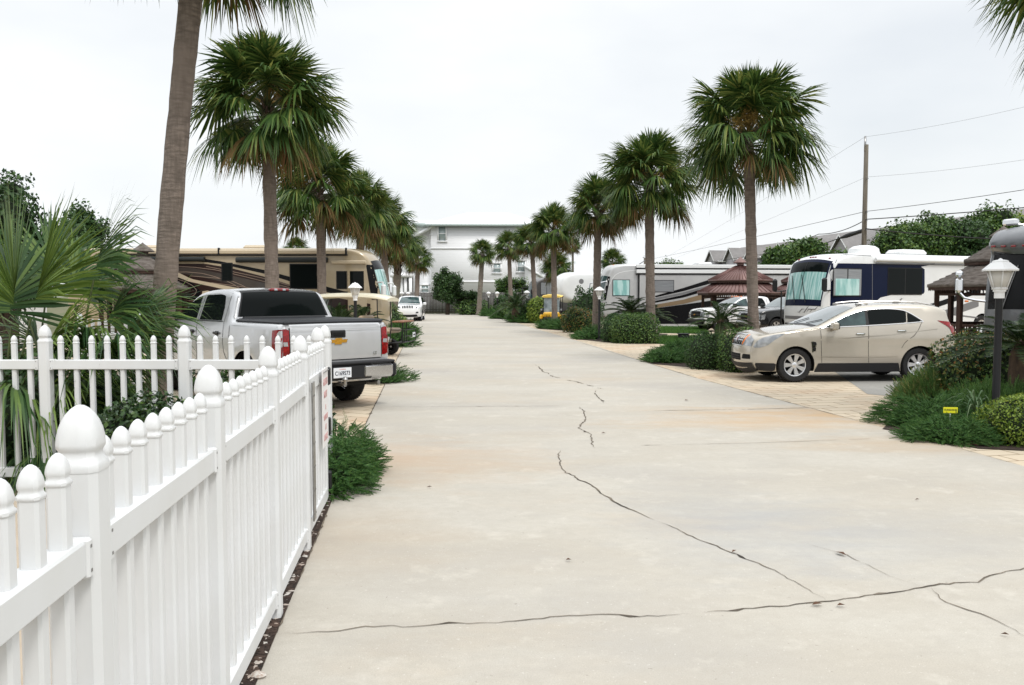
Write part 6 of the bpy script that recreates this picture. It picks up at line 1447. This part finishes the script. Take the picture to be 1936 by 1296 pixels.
def dark_coach():
    yaw = R(16); L, hw = 10., 1.25; p = A(1007,560,75); h = np.array([-math.cos(yaw), -math.sin(yaw)]); left = np.array([-h[1], h[0]]); o = np.array([p[0],p[1]]) - h*(L-.1) - left*(hw-.5)
    m = paint('charcoal_gelcoat', (.075,.07,.068), .3, .2, .6, (.06,.057,.055))
    c = Rv('charcoal motorhome at the far end of the right row', o, math.pi + yaw, L, 3.42, hw, m); sg = 1
    p0, p1 = c.uv(1022,558,sg), c.uv(1045,534,sg); c.window(p0[0], p1[0], p0[1], p1[1], sg, 'shade', split=True)
    b = MB(); c.V.glass(b, (L-.03,1.6), (L-.40,3.0), .98, .97, .006, 0, 12); b.build('windshield', M['glassteal'], c.root)
    b = MB(); b.lathe([(.5,0),(.52,.1),(.45,.32),(.2,.46),(0,.48)], 20, (L-2.2,0,3.4)); b.build('satellite_dome', M['white'], c.root)
    c.box('awning_case', 1., L-2.8, 3.15, 3.3, M['whiteal'], sg, .1, .02)
    for k in (1,-1): b = MB(); b.tube([(L-.3,k*1.1,2.6),(L+.2,k*1.4,2.5)], .03, 5); b.bbox((L+.2,k*1.42,2.15), (.16,.24,.5), .06); b.build('side_mirror', M['black'], c.root)
dark_coach()
def left_trailer():
    c = Rv('white travel trailer hidden behind the palmetto leaves at the far left', (A(-425,560,21)[0], 22.3), 0, 5.6, 3.66, 1.22, M['white'], 'travel_trailer', 'trailer', 'box', .5, [(3.,.4,.42),(3.9,.4,.42)], 'trailers in the lots', .1)
    wheels(c.root, [(3.,1.08),(3.9,1.08),(3.,-1.08),(3.9,-1.08)], .36, .22, .2, 6, 'wide')
    c.window(2.,3.4,1.8,2.7,-1); c.window(4.2,5.1,1.8,2.7,-1)
    b = MB(); b.lathe([(.36,0),(.38,.1),(.33,.3),(.15,.4),(0,.41)], 20, (5.1,-.5,3.64)); b.build('satellite_dome', M['white'], c.root)
    c.patch('grey_stripe', [(0.3,1.2),(5.3,1.2),(5.3,1.4),(.3,1.45)], M['greyswoosh'], -1, .005, .3)
left_trailer()
# ------------------------------------------------------------------ gazebos
M['redmetal'] = mat('red_metal_roof', (.165,.10,.09), .4, .3, col2=(.20,.125,.115), nscale=1.2)
M['ribmetal'] = mat('roof_rib', (.13,.065,.058), .4, .3)
M['darkwood'] = mat('dark_stained_wood', (.035,.018,.013), .7, col2=(.05,.026,.018), nscale=10, nstretch=(1,1,.1))
M['shingle'] = mat('grey_brown_shingle', (.085,.07,.06), .9, col2=(.16,.14,.125), nscale=5, nstretch=(1,1,3), bump=.4, bscale=30)
def gazebo(label, c, r, ze, zu, za, ru, m, rib, rz=0, shingled=False, nside=8, top=.5):
    root = thing('gazebo', label, 'gazebo', (c[0], c[1], 0), rz, 'two tiered gazebos between the lots')
    ang = np.arange(nside) * 2*math.pi/nside + math.pi/nside
    def ring(rr, z): return np.stack([rr*np.cos(ang), rr*np.sin(ang), np.full(nside, z)], 1)
    def tier(name, r0, z0, r1, z1, th=.07):
        b = MB(); rows = [ring(r0, z0-th), ring(r0, z0)]
        if shingled:
            n = 7
            for k in range(n):
                t0, t1 = k/n, (k+1)/n; ra, rb = r0+(r1-r0)*t0, r0+(r1-r0)*t1; za_, zb_ = z0+(z1-z0)*t0, z0+(z1-z0)*t1
                rows += [ring(ra, za_+.03), ring(rb, zb_)]
        else: rows.append(ring(r1, z1))
        V = np.concatenate(rows); m_ = len(rows); f = [(i*nside+j, i*nside+(j+1)%nside, (i+1)*nside+(j+1)%nside, (i+1)*nside+j) for i in range(m_-1) for j in range(nside)] + [tuple(range(nside-1,-1,-1))]
        b.add(V, f)
        if not shingled:
            for j in range(nside):
                p0, p1 = ring(r0, z0)[j], ring(r0, z0)[(j+1)%nside]; q0, q1 = ring(r1, z1)[j], ring(r1, z1)[(j+1)%nside]
                for t in np.linspace(0,1,8)[:-1]:
                    a, e = p0+(p1-p0)*t, q0+(q1-q0)*t; b.tube([a+(0,0,.012), e+(0,0,.012)], .022 if t else .035, 4, 1)
        o = b.build(name, [m, rib], root, 0)
        v = MB()                                        # scalloped fascia under the eave
        for j in range(nside):
            p0, p1 = ring(r0*.985, z0-th)[j], ring(r0*.985, z0-th)[(j+1)%nside]; n = 14
            for k in range(n):
                a, e = p0+(p1-p0)*k/n, p0+(p1-p0)*(k+1)/n; md = (a+e)/2
                v.add([a, e, e-(0,0,.07), md-(0,0,.12), a-(0,0,.07)], [(0,1,2,3,4)])
        v.build('fascia', M['darkwood'], o, 0)
    tier('lower_roof', r, ze, ru*.82, zu-.16); tier('upper_roof', ru, zu, .22, za)
    b = MB(); b.lathe([(.20,0),(.20,.22)], nside, (0,0,za-.03)); b.lathe([(.42,.2),(.40,.24),(.08,.48),(0,.55)], nside, (0,0,za-.03)); b.build('cupola', [m], root, 0)
    b = MB(); b.lathe([(ru*.80,zu-.25),(ru*.80,zu-.03)], nside); b.build('clerestory', M['darkwood'], root, 0)
    for j in range(nside):
        x, y = r*.86*math.cos(ang[j]), r*.86*math.sin(ang[j]); b = MB(); b.bbox((x,y,ze/2), (.15,.15,ze), .015, rz=ang[j]); b.build('post', M['darkwood'], root)
        x2, y2 = r*.86*math.cos(ang[(j+1)%nside]), r*.86*math.sin(ang[(j+1)%nside]); mx, my = (x+x2)/2, (y+y2)/2; L = math.hypot(x2-x, y2-y); a = math.atan2(y2-y, x2-x)
        if j != nside-2:
            b = MB()
            for z in (.85,.15): b.bbox((mx,my,z), (L-.15,.07,.09), .01, rz=a)
            for t in np.linspace(.1,.9,9): b.bbox((x+(x2-x)*t, y+(y2-y)*t, .5), (.04,.04,.66), .005, rz=a)
            b.build('railing', M['darkwood'], root)
        b = MB(); b.bbox((mx,my,ze-.3), (L-.15,.05,.08), .01, rz=a)
        for t in np.linspace(.06,.94,12): b.bbox((x+(x2-x)*t, y+(y2-y)*t, ze-.18), (.03,.03,.18), .004, rz=a)
        b.build('frieze', M['darkwood'], root)
    b = MB(); b.lathe([(r*.95,0),(r*.95,.12),(0,.12)], nside); b.build('deck', M['darkwood'], root, 0)
p = A(1399,560,46.2); gazebo('octagonal gazebo with a red metal roof behind the white pickup', p, 2.35, 1.98, 2.66, 3.44, 1.75, M['redmetal'], M['ribmetal'], .1)
p = A(1525,560,49); gazebo('red metal roofed gazebo mostly hidden by the white motorhome', p, 2.2, 1.98, 2.66, 3.3, 1.5, M['redmetal'], M['ribmetal'], .3)
p = A(1893,560,26.6); gazebo('brown shingled gazebo between the white and grey motorhomes', p, 2.15, 2.12, 2.92, 3.5, 1.1, M['shingle'], M['darkwood'], .0, True)
p = A(272,560,31); gazebo('weathered shingled gazebo glimpsed behind the leaning palm trunk', p, 1.7, 2.05, 2.75, 3.25, .9, M['shingle'], M['darkwood'], .2, True)

# ------------------------------------------------------------------ white house at the end
def siding():
    m = bpy.data.materials.new('white_siding'); m.use_nodes = True; n, l = nt(m); b = n['Principled BSDF']; b.inputs['Roughness'].default_value = .55
    tc = n.new('ShaderNodeTexCoord'); s = n.new('ShaderNodeSeparateXYZ'); l.new(tc.outputs['Object'], s.inputs[0])
    k = n.new('ShaderNodeMath'); k.operation = 'FRACT'; q = n.new('ShaderNodeMath'); q.operation = 'MULTIPLY'; q.inputs[1].default_value = 3.2; l.new(s.outputs['Z'], q.inputs[0]); l.new(q.outputs[0], k.inputs[0])
    r = n.new('ShaderNodeValToRGB'); r.color_ramp.elements[0].position = .0; r.color_ramp.elements[0].color = (.68,.68,.69,1); r.color_ramp.elements[1].position = .09; r.color_ramp.elements[1].color = (.86,.86,.87,1); l.new(k.outputs[0], r.inputs[0]); l.new(r.outputs[0], b.inputs['Base Color'])
    bp = n.new('ShaderNodeBump'); bp.inputs['Strength'].default_value = .6; bp.inputs['Distance'].default_value = .03; l.new(k.outputs[0], bp.inputs['Height']); l.new(bp.outputs[0], b.inputs['Normal']); return m
M['siding'] = siding(); M['trim'] = mat('white_trim', (.86,.86,.87), .5); M['metalroof'] = mat('pale_metal_roof', (.80,.815,.82), .4, .0, col2=(.74,.755,.76), nscale=2)
M['fasciateal'] = mat('grey_green_fascia', (.38,.44,.42), .5); M['houseglass'] = mat('house_glass', (.38,.44,.45), .08, 0, .7, col2=(.26,.33,.33), nscale=.8, coat=1)
def house():
    Yh = 96.; X = lambda u: A(u,560,Yh)[0]; Z = lambda v: A(968,v,Yh)[2]
    x0, x1 = X(815), X(1022); D = 12.; ze = Z(425); zr = Z(393); cx = (x0+x1)/2
    root = thing('house', 'tall white sided house with pale hipped metal roof behind the wooden fence', 'house', (cx, Yh, 0)); o = lambda x: x - cx
    b = MB(); b.box((0, D/2, ze/2), (x1-x0, D, ze)); b.build('wall', M['siding'], root, 0)
    ov = .7; xa, xb = o(x0)-ov, o(x1)+ov; ra, rb = o(X(878)), o(X(960)); ym = D/2
    b = MB(); V = [(xa,-ov,ze),(xb,-ov,ze),(xb,D+ov,ze),(xa,D+ov,ze),(ra,ym,zr),(rb,ym,zr)]; b.add(V + [(x,y,z-.06) for x,y,z in V[:4]], [(0,1,5,4),(1,2,5),(2,3,4,5),(3,0,4),(9,8,7,6)])
    for t in np.linspace(0,1,34):
        xq = xa+(xb-xa)*t; k = min(1, max(0, (xq-xa)/(ra-xa))) if xq < ra else (1 if xq < rb else (xb-xq)/(xb-rb))
        b.tube([(xq,-ov,ze+.03),(xq,-ov+(ym+ov)*k,ze+(zr-ze)*k+.03)], .035, 4)
    rf = b.build('roof', M['metalroof'], root, 0)
    b = MB(); b.box((0,-ov,ze-.13), (xb-xa,.06,.26)); b.box((0,-ov/2,ze-.22), (xb-xa,ov-.1,.05)); b.build('fascia', M['fasciateal'], rf, 0)
    for u in (885,): b = MB(); q = o(X(u)); 
    # lower wing on the left, with sloping roof edge, porch and balcony
    xw = X(742); zw = Z(453); zt = Z(428)
    b = MB(); xs = X(780); V = [(o(xs),.6,0),(o(x0),.6,0),(o(x0),.6,Z(430)),(o(xs),.6,Z(452))]; b.add(V + [(x,9.,z) for x,y,z in V], [(0,1,2,3),(7,6,5,4),(0,3,7,4),(3,2,6,7)]); b.build('wing_wall', M['siding'], root, 0)
    b = MB(); a0, a1 = np.array([o(X(775)),0,Z(455.5)]), np.array([o(X(824)),0,Z(428)])
    b.add([a0+(0,-.3,0), a1+(0,-.3,0), a1+(0,-.3,.35), a0+(0,-.3,.35), a0+(0,9,0), a1+(0,9,0), a1+(0,9,.35), a0+(0,9,.35)], [(0,1,2,3),(3,2,6,7),(7,6,5,4),(4,0,3,7),(0,4,5,1)]); b.build('wing_roof', M['metalroof'], root, 0)
    b = MB(); b.box((o(X(798)),6,Z(440)), (X(815)-X(783)+.3,5,3.4)); b.build('rear_block', M['siding'], root, 0)
    b = MB(); b.box((o(X(797)),5.6,Z(421.5)), (X(815)-X(781)+.6,6.5,.35)); b.build('rear_eave', M['fasciateal'], root, 0)
    b = MB(); b.box((o(X(795)),-.15,Z(437)), (.0+.15,.3,.2)); 
    # porch
    zp = Z(521); b = MB(); b.box((o((X(738)+X(779))/2),2.2,zp), (X(779)-X(738),4.6,.45)); b.build('balcony', M['trim'], root, 0)
    for u in (742,750,758,766,776):
        b = MB(); b.box((o(X(u)),.15+ (776-u)*.03,zp/2), (.35,.35,zp)); b.build('porch_column', M['trim'], root, 0)
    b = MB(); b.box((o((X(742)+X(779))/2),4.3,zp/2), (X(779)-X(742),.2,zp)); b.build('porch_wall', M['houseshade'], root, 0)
    b = MB(); z0, z1 = Z(519), Z(506)
    for z in (z0+.15, z1): b.box((o((X(742)+X(772))/2),0,z), (X(772)-X(742),.07,.09))
    for u in np.linspace(742,772,16): b.box((o(X(u)),0,(z0+z1)/2), (.06,.06,z1-z0))
    b.build('balcony_railing', M['trim'], root, 0)
    b = MB(); b.box((o((X(742)+X(779))/2),4.2,(Z(521)+Z(470))/2), (X(779)-X(742),.3,Z(470)-Z(521))); b.build('upper_wall', M['siding'], root, 0)
    # lean-to roof on the right
    b = MB(); a0, a1 = np.array([o(X(990)),-2.,Z(506)]), np.array([o(X(1030)),-2.,Z(530)]); b.add([a0, a1, a1+(0,0,.3), a0+(0,0,.3), a0+(0,2.1,0), a1+(0,2.1,0), a1+(0,2.1,.3), a0+(0,2.1,.3)], [(0,1,2,3),(3,2,6,7),(7,6,5,4),(0,4,5,1),(1,5,6,2),(4,0,3,7)]); b.build('lean_to_roof', M['metalroof'], root, 0)
    b = MB(); V = [(o(X(992)),-1.8,0),(o(X(1026)),-1.8,0),(o(X(1026)),-1.8,Z(528)),(o(X(992)),-1.8,Z(508))]; b.add(V + [(x,0.,z) for x,y,z in V], [(0,1,2,3),(1,5,6,2),(4,0,3,7)]); b.build('lean_to_wall', M['siding'], root, 0)
    for u0, v0, u1, v1, yy in ((830,456,843,428,0),(933,516,946,499,0),(979,514,992,494,-.0),(796,553,809,540,.6),(831,516,843,498,0)):
        if u0 == 831: continue
        xa_, xb_, za_, zb_ = o(X(u0)), o(X(u1)), Z(v0), Z(v1); b = MB(); cx_, cz_ = (xa_+xb_)/2, (za_+zb_)/2; w_, h_ = xb_-xa_, zb_-za_
        b.box((cx_,yy-.05,zb_+.08), (w_+.4,.16,.2)); b.box((cx_,yy-.05,za_-.06), (w_+.4,.2,.14)); 
        for s in (-1,1): b.box((cx_+s*(w_/2+.07),yy-.05,cz_), (.15,.12,h_))
        f = b.build('window', M['trim'], root, 0); b = MB(); b.box((cx_,yy-.02,cz_), (w_,.05,h_)); b.build('pane', M['houseglass'], f, 0)
        b = MB(); b.box((cx_,yy-.055,cz_), (w_,.04,.08)); b.build('sash', M['trim'], f, 0)
    b = MB()
    for v in (470,533): b.box((0,-.03,Z(v)), (x1-x0,.06,.22))
    b.build('band_board', M['trim'], root, 0)
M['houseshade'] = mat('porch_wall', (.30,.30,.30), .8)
house()
# ------------------------------------------------------------------ wooden boundary fence
def wood_fence():
    m = bpy.data.materials.new('weathered_boards'); m.use_nodes = True; n, l = nt(m); b = n['Principled BSDF']; b.inputs['Roughness'].default_value = .9
    g = n.new('ShaderNodeNewGeometry'); r = n.new('ShaderNodeValToRGB'); r.color_ramp.elements[0].color = (.055,.05,.045,1); r.color_ramp.elements[1].color = (.13,.12,.11,1); l.new(g.outputs['Random Per Island'], r.inputs[0])
    tc = n.new('ShaderNodeTexCoord'); mp = n.new('ShaderNodeMapping'); mp.inputs['Scale'].default_value = (8,8,.5); l.new(tc.outputs['Object'], mp.inputs[0]); x = n.new('ShaderNodeTexNoise'); x.inputs['Scale'].default_value = 2; x.inputs['Detail'].default_value = 5; l.new(mp.outputs[0], x.inputs['Vector'])
    mx = n.new('ShaderNodeMix'); mx.data_type = 'RGBA'; mx.blend_type = 'MULTIPLY'; mx.inputs['Factor'].default_value = .7; l.new(r.outputs[0], mx.inputs[6]); l.new(x.outputs['Fac'], mx.inputs[7]); 
    hs = n.new('ShaderNodeBrightContrast'); hs.inputs['Bright'].default_value = .03; l.new(mx.outputs[2], hs.inputs[0]); l.new(hs.outputs[0], b.inputs['Base Color'])
    Yf = 83.; x0, x1 = A(560,560,Yf)[0], A(1120,560,Yf)[0]; root = thing('board_fence', 'weathered grey wooden privacy fence closing off the end of the drive', 'fence', (0, Yf, 0)); b = MB(); xx = x0; r_ = random.Random(4)
    while xx < x1: b.box((xx,0,1.06 + r_.uniform(-.02,.02)), (.135,.025,2.12)); xx += .15
    b.build('boards', m, root, 0)
    for i in range(int((x1-x0)/2.4)): b = MB(); b.box((x0+i*2.4,.08,1.05), (.1,.1,2.1)); b.build('post', m, root, 0)
    for z in (.4,1.75): b = MB(); b.box(((x0+x1)/2,.045,z), (x1-x0,.05,.1)); b.build('rail', m, root, 0)
wood_fence()
# ------------------------------------------------------------------ apartment row on the right horizon
M['aptwall'] = mat('taupe_siding', (.34,.33,.34), .8, col2=(.30,.29,.295), nscale=1.5, nstretch=(1,1,6)); M['aptroof'] = mat('grey_shingle_roof', (.20,.19,.185), .9, col2=(.17,.162,.158), nscale=1.5)
def apartments():
    Pa, Pb = A(1338,560,150)[:2], A(2010,560,74)[:2]; d = (Pb-Pa)/np.linalg.norm(Pb-Pa); Lt = np.linalg.norm(Pb-Pa); rz = math.atan2(d[1], d[0])
    # local x runs along the row towards the camera, local -y faces the road
    segs = [(0,.30,8.0,10.6,'grey roofed apartment block with white gables, farthest of the row'),(.315,.62,7.8,10.9,'grey roofed apartment block in the middle of the row'),(.635,1.,7.6,10.9,'nearest grey roofed apartment block rising behind the trees')]
    for t0, t1, ze, zr, lb in segs:
        L = (t1-t0)*Lt; o = Pa + d*(t0*Lt); root = thing('apartment_building', lb, 'apartment building', (o[0], o[1], 0), rz, 'apartment buildings on the right'); D = 13.
        b = MB(); b.box((L/2,D/2,ze/2), (L,D,ze)); b.add([(0,0,ze),(0,D,ze),(0,D/2,zr-.35),(L,0,ze),(L,D,ze),(L,D/2,zr-.35)], [(0,2,1),(3,4,5)]); b.build('wall', M['aptwall'], root, 0)
        b = MB(); v = [(-.6,-.7,ze-.1),(L+.6,-.7,ze-.1),(L+.6,D/2,zr),(-.6,D/2,zr),(-.6,D+.7,ze-.1),(L+.6,D+.7,ze-.1)]
        b.add(v + [(x,y,z-.25) for x,y,z in v], [(0,1,2,3),(3,2,5,4),(6,9,8,7),(9,10,11,8),(0,6,7,1),(4,5,11,10)]); rf = b.build('roof', M['aptroof'], root, 0)
        b = MB()
        for x in (-.65,L+.65):
            for ya, yb, za, zb in ((-.75,D/2,ze-.15,zr),(D+.75,D/2,ze-.15,zr)): b.add([(x,ya,za-.3),(x,yb,zb-.3),(x,yb,zb+.06),(x,ya,za+.06),(x+.1,ya,za-.3),(x+.1,yb,zb-.3),(x+.1,yb,zb+.06),(x+.1,ya,za+.06)], [(0,1,2,3),(7,6,5,4),(3,2,6,7),(0,4,5,1)])
        b.box((L/2,-.72,ze-.22), (L+1.2,.1,.35)); b.build('bargeboard', M['trim'], rf, 0)
        ng = max(2, int(L/7.5))
        for k in range(ng):
            xc = L*(k+.5)/ng; w_ = 2.1; hg = 1.9; yb = -1.1; zb = ze - .1
            b = MB(); b.box((xc,yb/2+.2,(zb)/2), (w_*1.7,-yb+.4,zb)); b.add([(xc-w_*.85,yb,zb),(xc+w_*.85,yb,zb),(xc,yb,zb+hg*.85),(xc-w_*.85,4,zb),(xc+w_*.85,4,zb),(xc,4,zb+hg*.85)], [(0,1,2)]); g = b.build('bay', M['aptwall'], root, 0)
            b = MB(); b.add([(xc-w_,yb-.4,zb-.25),(xc,yb-.4,zb+hg),(xc+w_,yb-.4,zb-.25),(xc-w_,4.4,zb-.25),(xc,4.4,zb+hg),(xc+w_,4.4,zb-.25)], [(0,1,4,3),(1,2,5,4)]); b.build('gable_roof', M['aptroof'], g, 0)
            b = MB()
            for s in (-1,1): b.add([(xc+s*w_*1.03,yb-.45,zb-.42),(xc,yb-.45,zb+hg-.12),(xc,yb-.45,zb+hg+.16),(xc+s*w_*1.03,yb-.45,zb-.14)], [(0,1,2,3) if s < 0 else (3,2,1,0)])
            b.build('bargeboard', M['trim'], g, 0)
            for zf in (1.6,4.4,7.0):
                if zf > ze-1.4: continue
                b = MB(); b.box((xc,yb-.04,zf), (2.0,.12,1.9)); f = b.build('window', M['trim'], g, 0); b = MB()
                for s in (-.5,.5): b.box((xc+s*.95,yb-.11,zf), (.8,.04,1.65))
                b.build('pane', M['houseglass'], f, 0)
        for k in range(ng+1):
            xc = min(max(L*k/ng, 1.4), L-1.4)
            for zf in (4.4,7.0):
                b = MB(); b.box((xc,-.05,zf), (1.3,.12,1.7)); f = b.build('window', M['trim'], root, 0); b = MB(); b.box((xc,-.12,zf), (1.05,.04,1.45)); b.build('pane', M['houseglass'], f, 0)
        for zz in (4.,7.):
            b = MB(); b.box((L-.0+.06,D*.3,zz), (.1,1.3,1.6)); f = b.build('window', M['trim'], root, 0)
apartments()
# ------------------------------------------------------------------ utility poles, wires
M['polewood'] = mat('pole_wood', (.10,.085,.065), .9, col2=(.17,.15,.12), nscale=6, nstretch=(3,3,.15))
M['wire'] = mat('cable', (.02,.02,.02), .6); M['wirepale'] = mat('bare_cable', (.30,.31,.32), .5, .3)
Yp = 50.; pt = A(1638,274,Yp)
def pole(label, x, y, h, r=.145):
    root = thing('utility_pole', label, 'utility pole', (x, y, 0), group='utility poles'); b = MB(); b.tube([(0,0,0),(0,0,h*.5),(0,0,h)], [r*1.15,r,r*.85], 12); b.build('shaft', M['polewood'], root, 180)
    b = MB(); b.box((-r*.7,-r*.4,h+.05), (.11,.05,.9)); b.build('top_pin', M['steel'], root, 0)
    for z in (h-2.05,h-4.05,h-4.55,h-5.1):
        b = MB(); b.tube([(0,-r-.02,z),(0,-r-.22,z)], .035, 6); b.build('insulator', M['steel'], root)
    return root
pole('wooden utility pole with strung wires above the white motorhome', pt[0], Yp, pt[2])
Pf = A(1219,500,150); pole('distant wooden utility pole above the silver motorhome roof', Pf[0], 150., 8.6, .2)
def wire(label, pts, rad, m, sag=0.):
    P3 = [np.array(p, float) for p in pts]; out = []
    for a, c in zip(P3[:-1], P3[1:]):
        for t in np.linspace(0,1,16)[:-1]: out.append(a+(c-a)*t - np.array([0,0,1.])*sag*4*t*(1-t))
    out.append(P3[-1]); b = MB(); b.tube(out, rad, 5); o = b.build('overhead_wire', M[m], smooth=180); tag(o, label, 'wire', 'overhead wires on the utility poles'); return o
yy = Yp-.25
wire('topmost pale overhead wire running off the tip of the utility pole', [A(1225,505,150), A(1636,259,yy), A(2100,160,41)], .008, 'wirepale', .25)
wire('second pale overhead wire below the pole tip', [A(1225,508,150), A(1638,335,yy), A(2100,275,41)], .008, 'wirepale', .2)
wire('third overhead wire, dark, crossing above the grey roofs', [A(1222,492,150), A(1638,400,yy), A(2100,332,41)], .016, 'wire', .1)
wire('fourth overhead wire, dark, with a drooping loop left of the pole', [A(1222,512,150), A(1450,480,90), A(1548,443,62), A(1590,437,56), A(1638,415,yy), A(2100,378,41)], .028, 'wire', .06)
wire('lowest overhead cable carrying a black splice case', [A(1222,520,150), A(1440,500,92), A(1638,433,yy), A(1875,452,47), A(2100,470,44)], .035, 'wire', .05)
p = A(1617,442,53); b = MB(); b.tube([p-(.55,-1.2,.22), p-(.3,-.6,.1), p+(.35,-.7,.18)], [.05,.14,.13], 8); tag(b.build('splice_case', M['black']), 'black splice case hanging on the lowest cable by the pole', 'splice case')
# ------------------------------------------------------------------ lamp posts
M['frost'] = mat('frosted_lamp_glass', (.62,.60,.56), .35, spec=.5, col2=(.56,.54,.50), nscale=8); M['lampwhite'] = mat('white_lamp_metal', (.78,.78,.78), .4)
def lamp(label, loc, first=None):
    if first: return dup(first, loc, random.uniform(0,1.5), label)
    root = thing('street_lamp', label, 'street lamp', loc, R(12), 'black post lamps with white lanterns'); H = 1.66
    b = MB(); b.lathe([(.10,0),(.10,.03),(.055,.05),(.052,.25),(.047,.27),(.045,H)], 16); b.build('post', M['black'], root)
    b = MB(); b.lathe([(.06,H-.02),(.06,H+.06),(.075,H+.065),(.075,H+.09)], 16); b.lathe([(.09,H+.09),(.10,H+.105)], 6); b.build('collar', M['lampwhite'], root)
    b = MB(); z0, z1 = H+.105, H+.34; b.lathe([(.082,z0),(.152,z1)], 6); ln = b.build('lantern', M['frost'], root, 0)
    b = MB()
    for k in range(6):
        a = k*math.pi/3; b.tube([(.085*math.cos(a),.085*math.sin(a),z0),(.157*math.cos(a),.157*math.sin(a),z1)], .008, 5)
    b.lathe([(.088,z0-.005),(.09,z0+.012),(.08,z0+.014)], 6); b.build('cage', M['lampwhite'], ln, 0)
    b = MB(); b.lathe([(.15,z1-.004),(.215,z1-.012),(.218,z1+.008),(.115,z1+.095),(.10,z1+.10),(.10,z1+.112),(.085,z1+.125),(.03,z1+.135),(.012,z1+.15),(0,z1+.155)], 6); b.build('cap', M['lampwhite'], root, 20)
    return root
l0 = lamp('near black lamp post with a white lantern at the right edge', (*A(1888,600,11.25)[:2], 0))
l0.scale = (1.06,)*3
def lz(u, Y): q = A(u,600,Y); return (q[0], q[1], 0)
for lb, u, Y in (('lamp post standing left of the large clipped hedge',1133,33.5),('lamp post rising above the cream golf cart roof',672,23.2),('lamp post by the dark sago palm before the charcoal motorhome',996,56),('left one of two far lamp posts near the wooden fence on the right',924,73),('right one of two far lamp posts near the wooden fence on the right',940,71),('left one of two far lamp posts above the white jeep roof',760,72),('right one of two far lamp posts above the white jeep roof',772,76)): lamp(lb, lz(u, Y), l0).scale = (1.,)*3
# short white marker and a drain box between the lots
p = G(1100,625); root = thing('marker_post', 'short white marker stake in the bed by the yellow cart', 'marker', (p[0], p[1]-.3, 0)); b = MB(); b.bbox((0,0,.42), (.09,.05,.5), .015); b.build('blade', M['white'], root); b = MB(); b.bbox((0,0,.1), (.1,.06,.2), .01); b.build('base', mat('rusty_base', (.2,.07,.04), .8), root)
p = G(1292,642); root = thing('utility_box', 'small dark ground box on the strip between two lawns', 'box', (p[0], p[1], 0)); b = MB(); b.bbox((0,0,.11), (.42,.3,.22), .03); b.build('housing', M['black'], root); b = MB(); b.bbox((0,0,.23), (.46,.34,.03), .01); b.build('lid', M['darkplastic'], root)
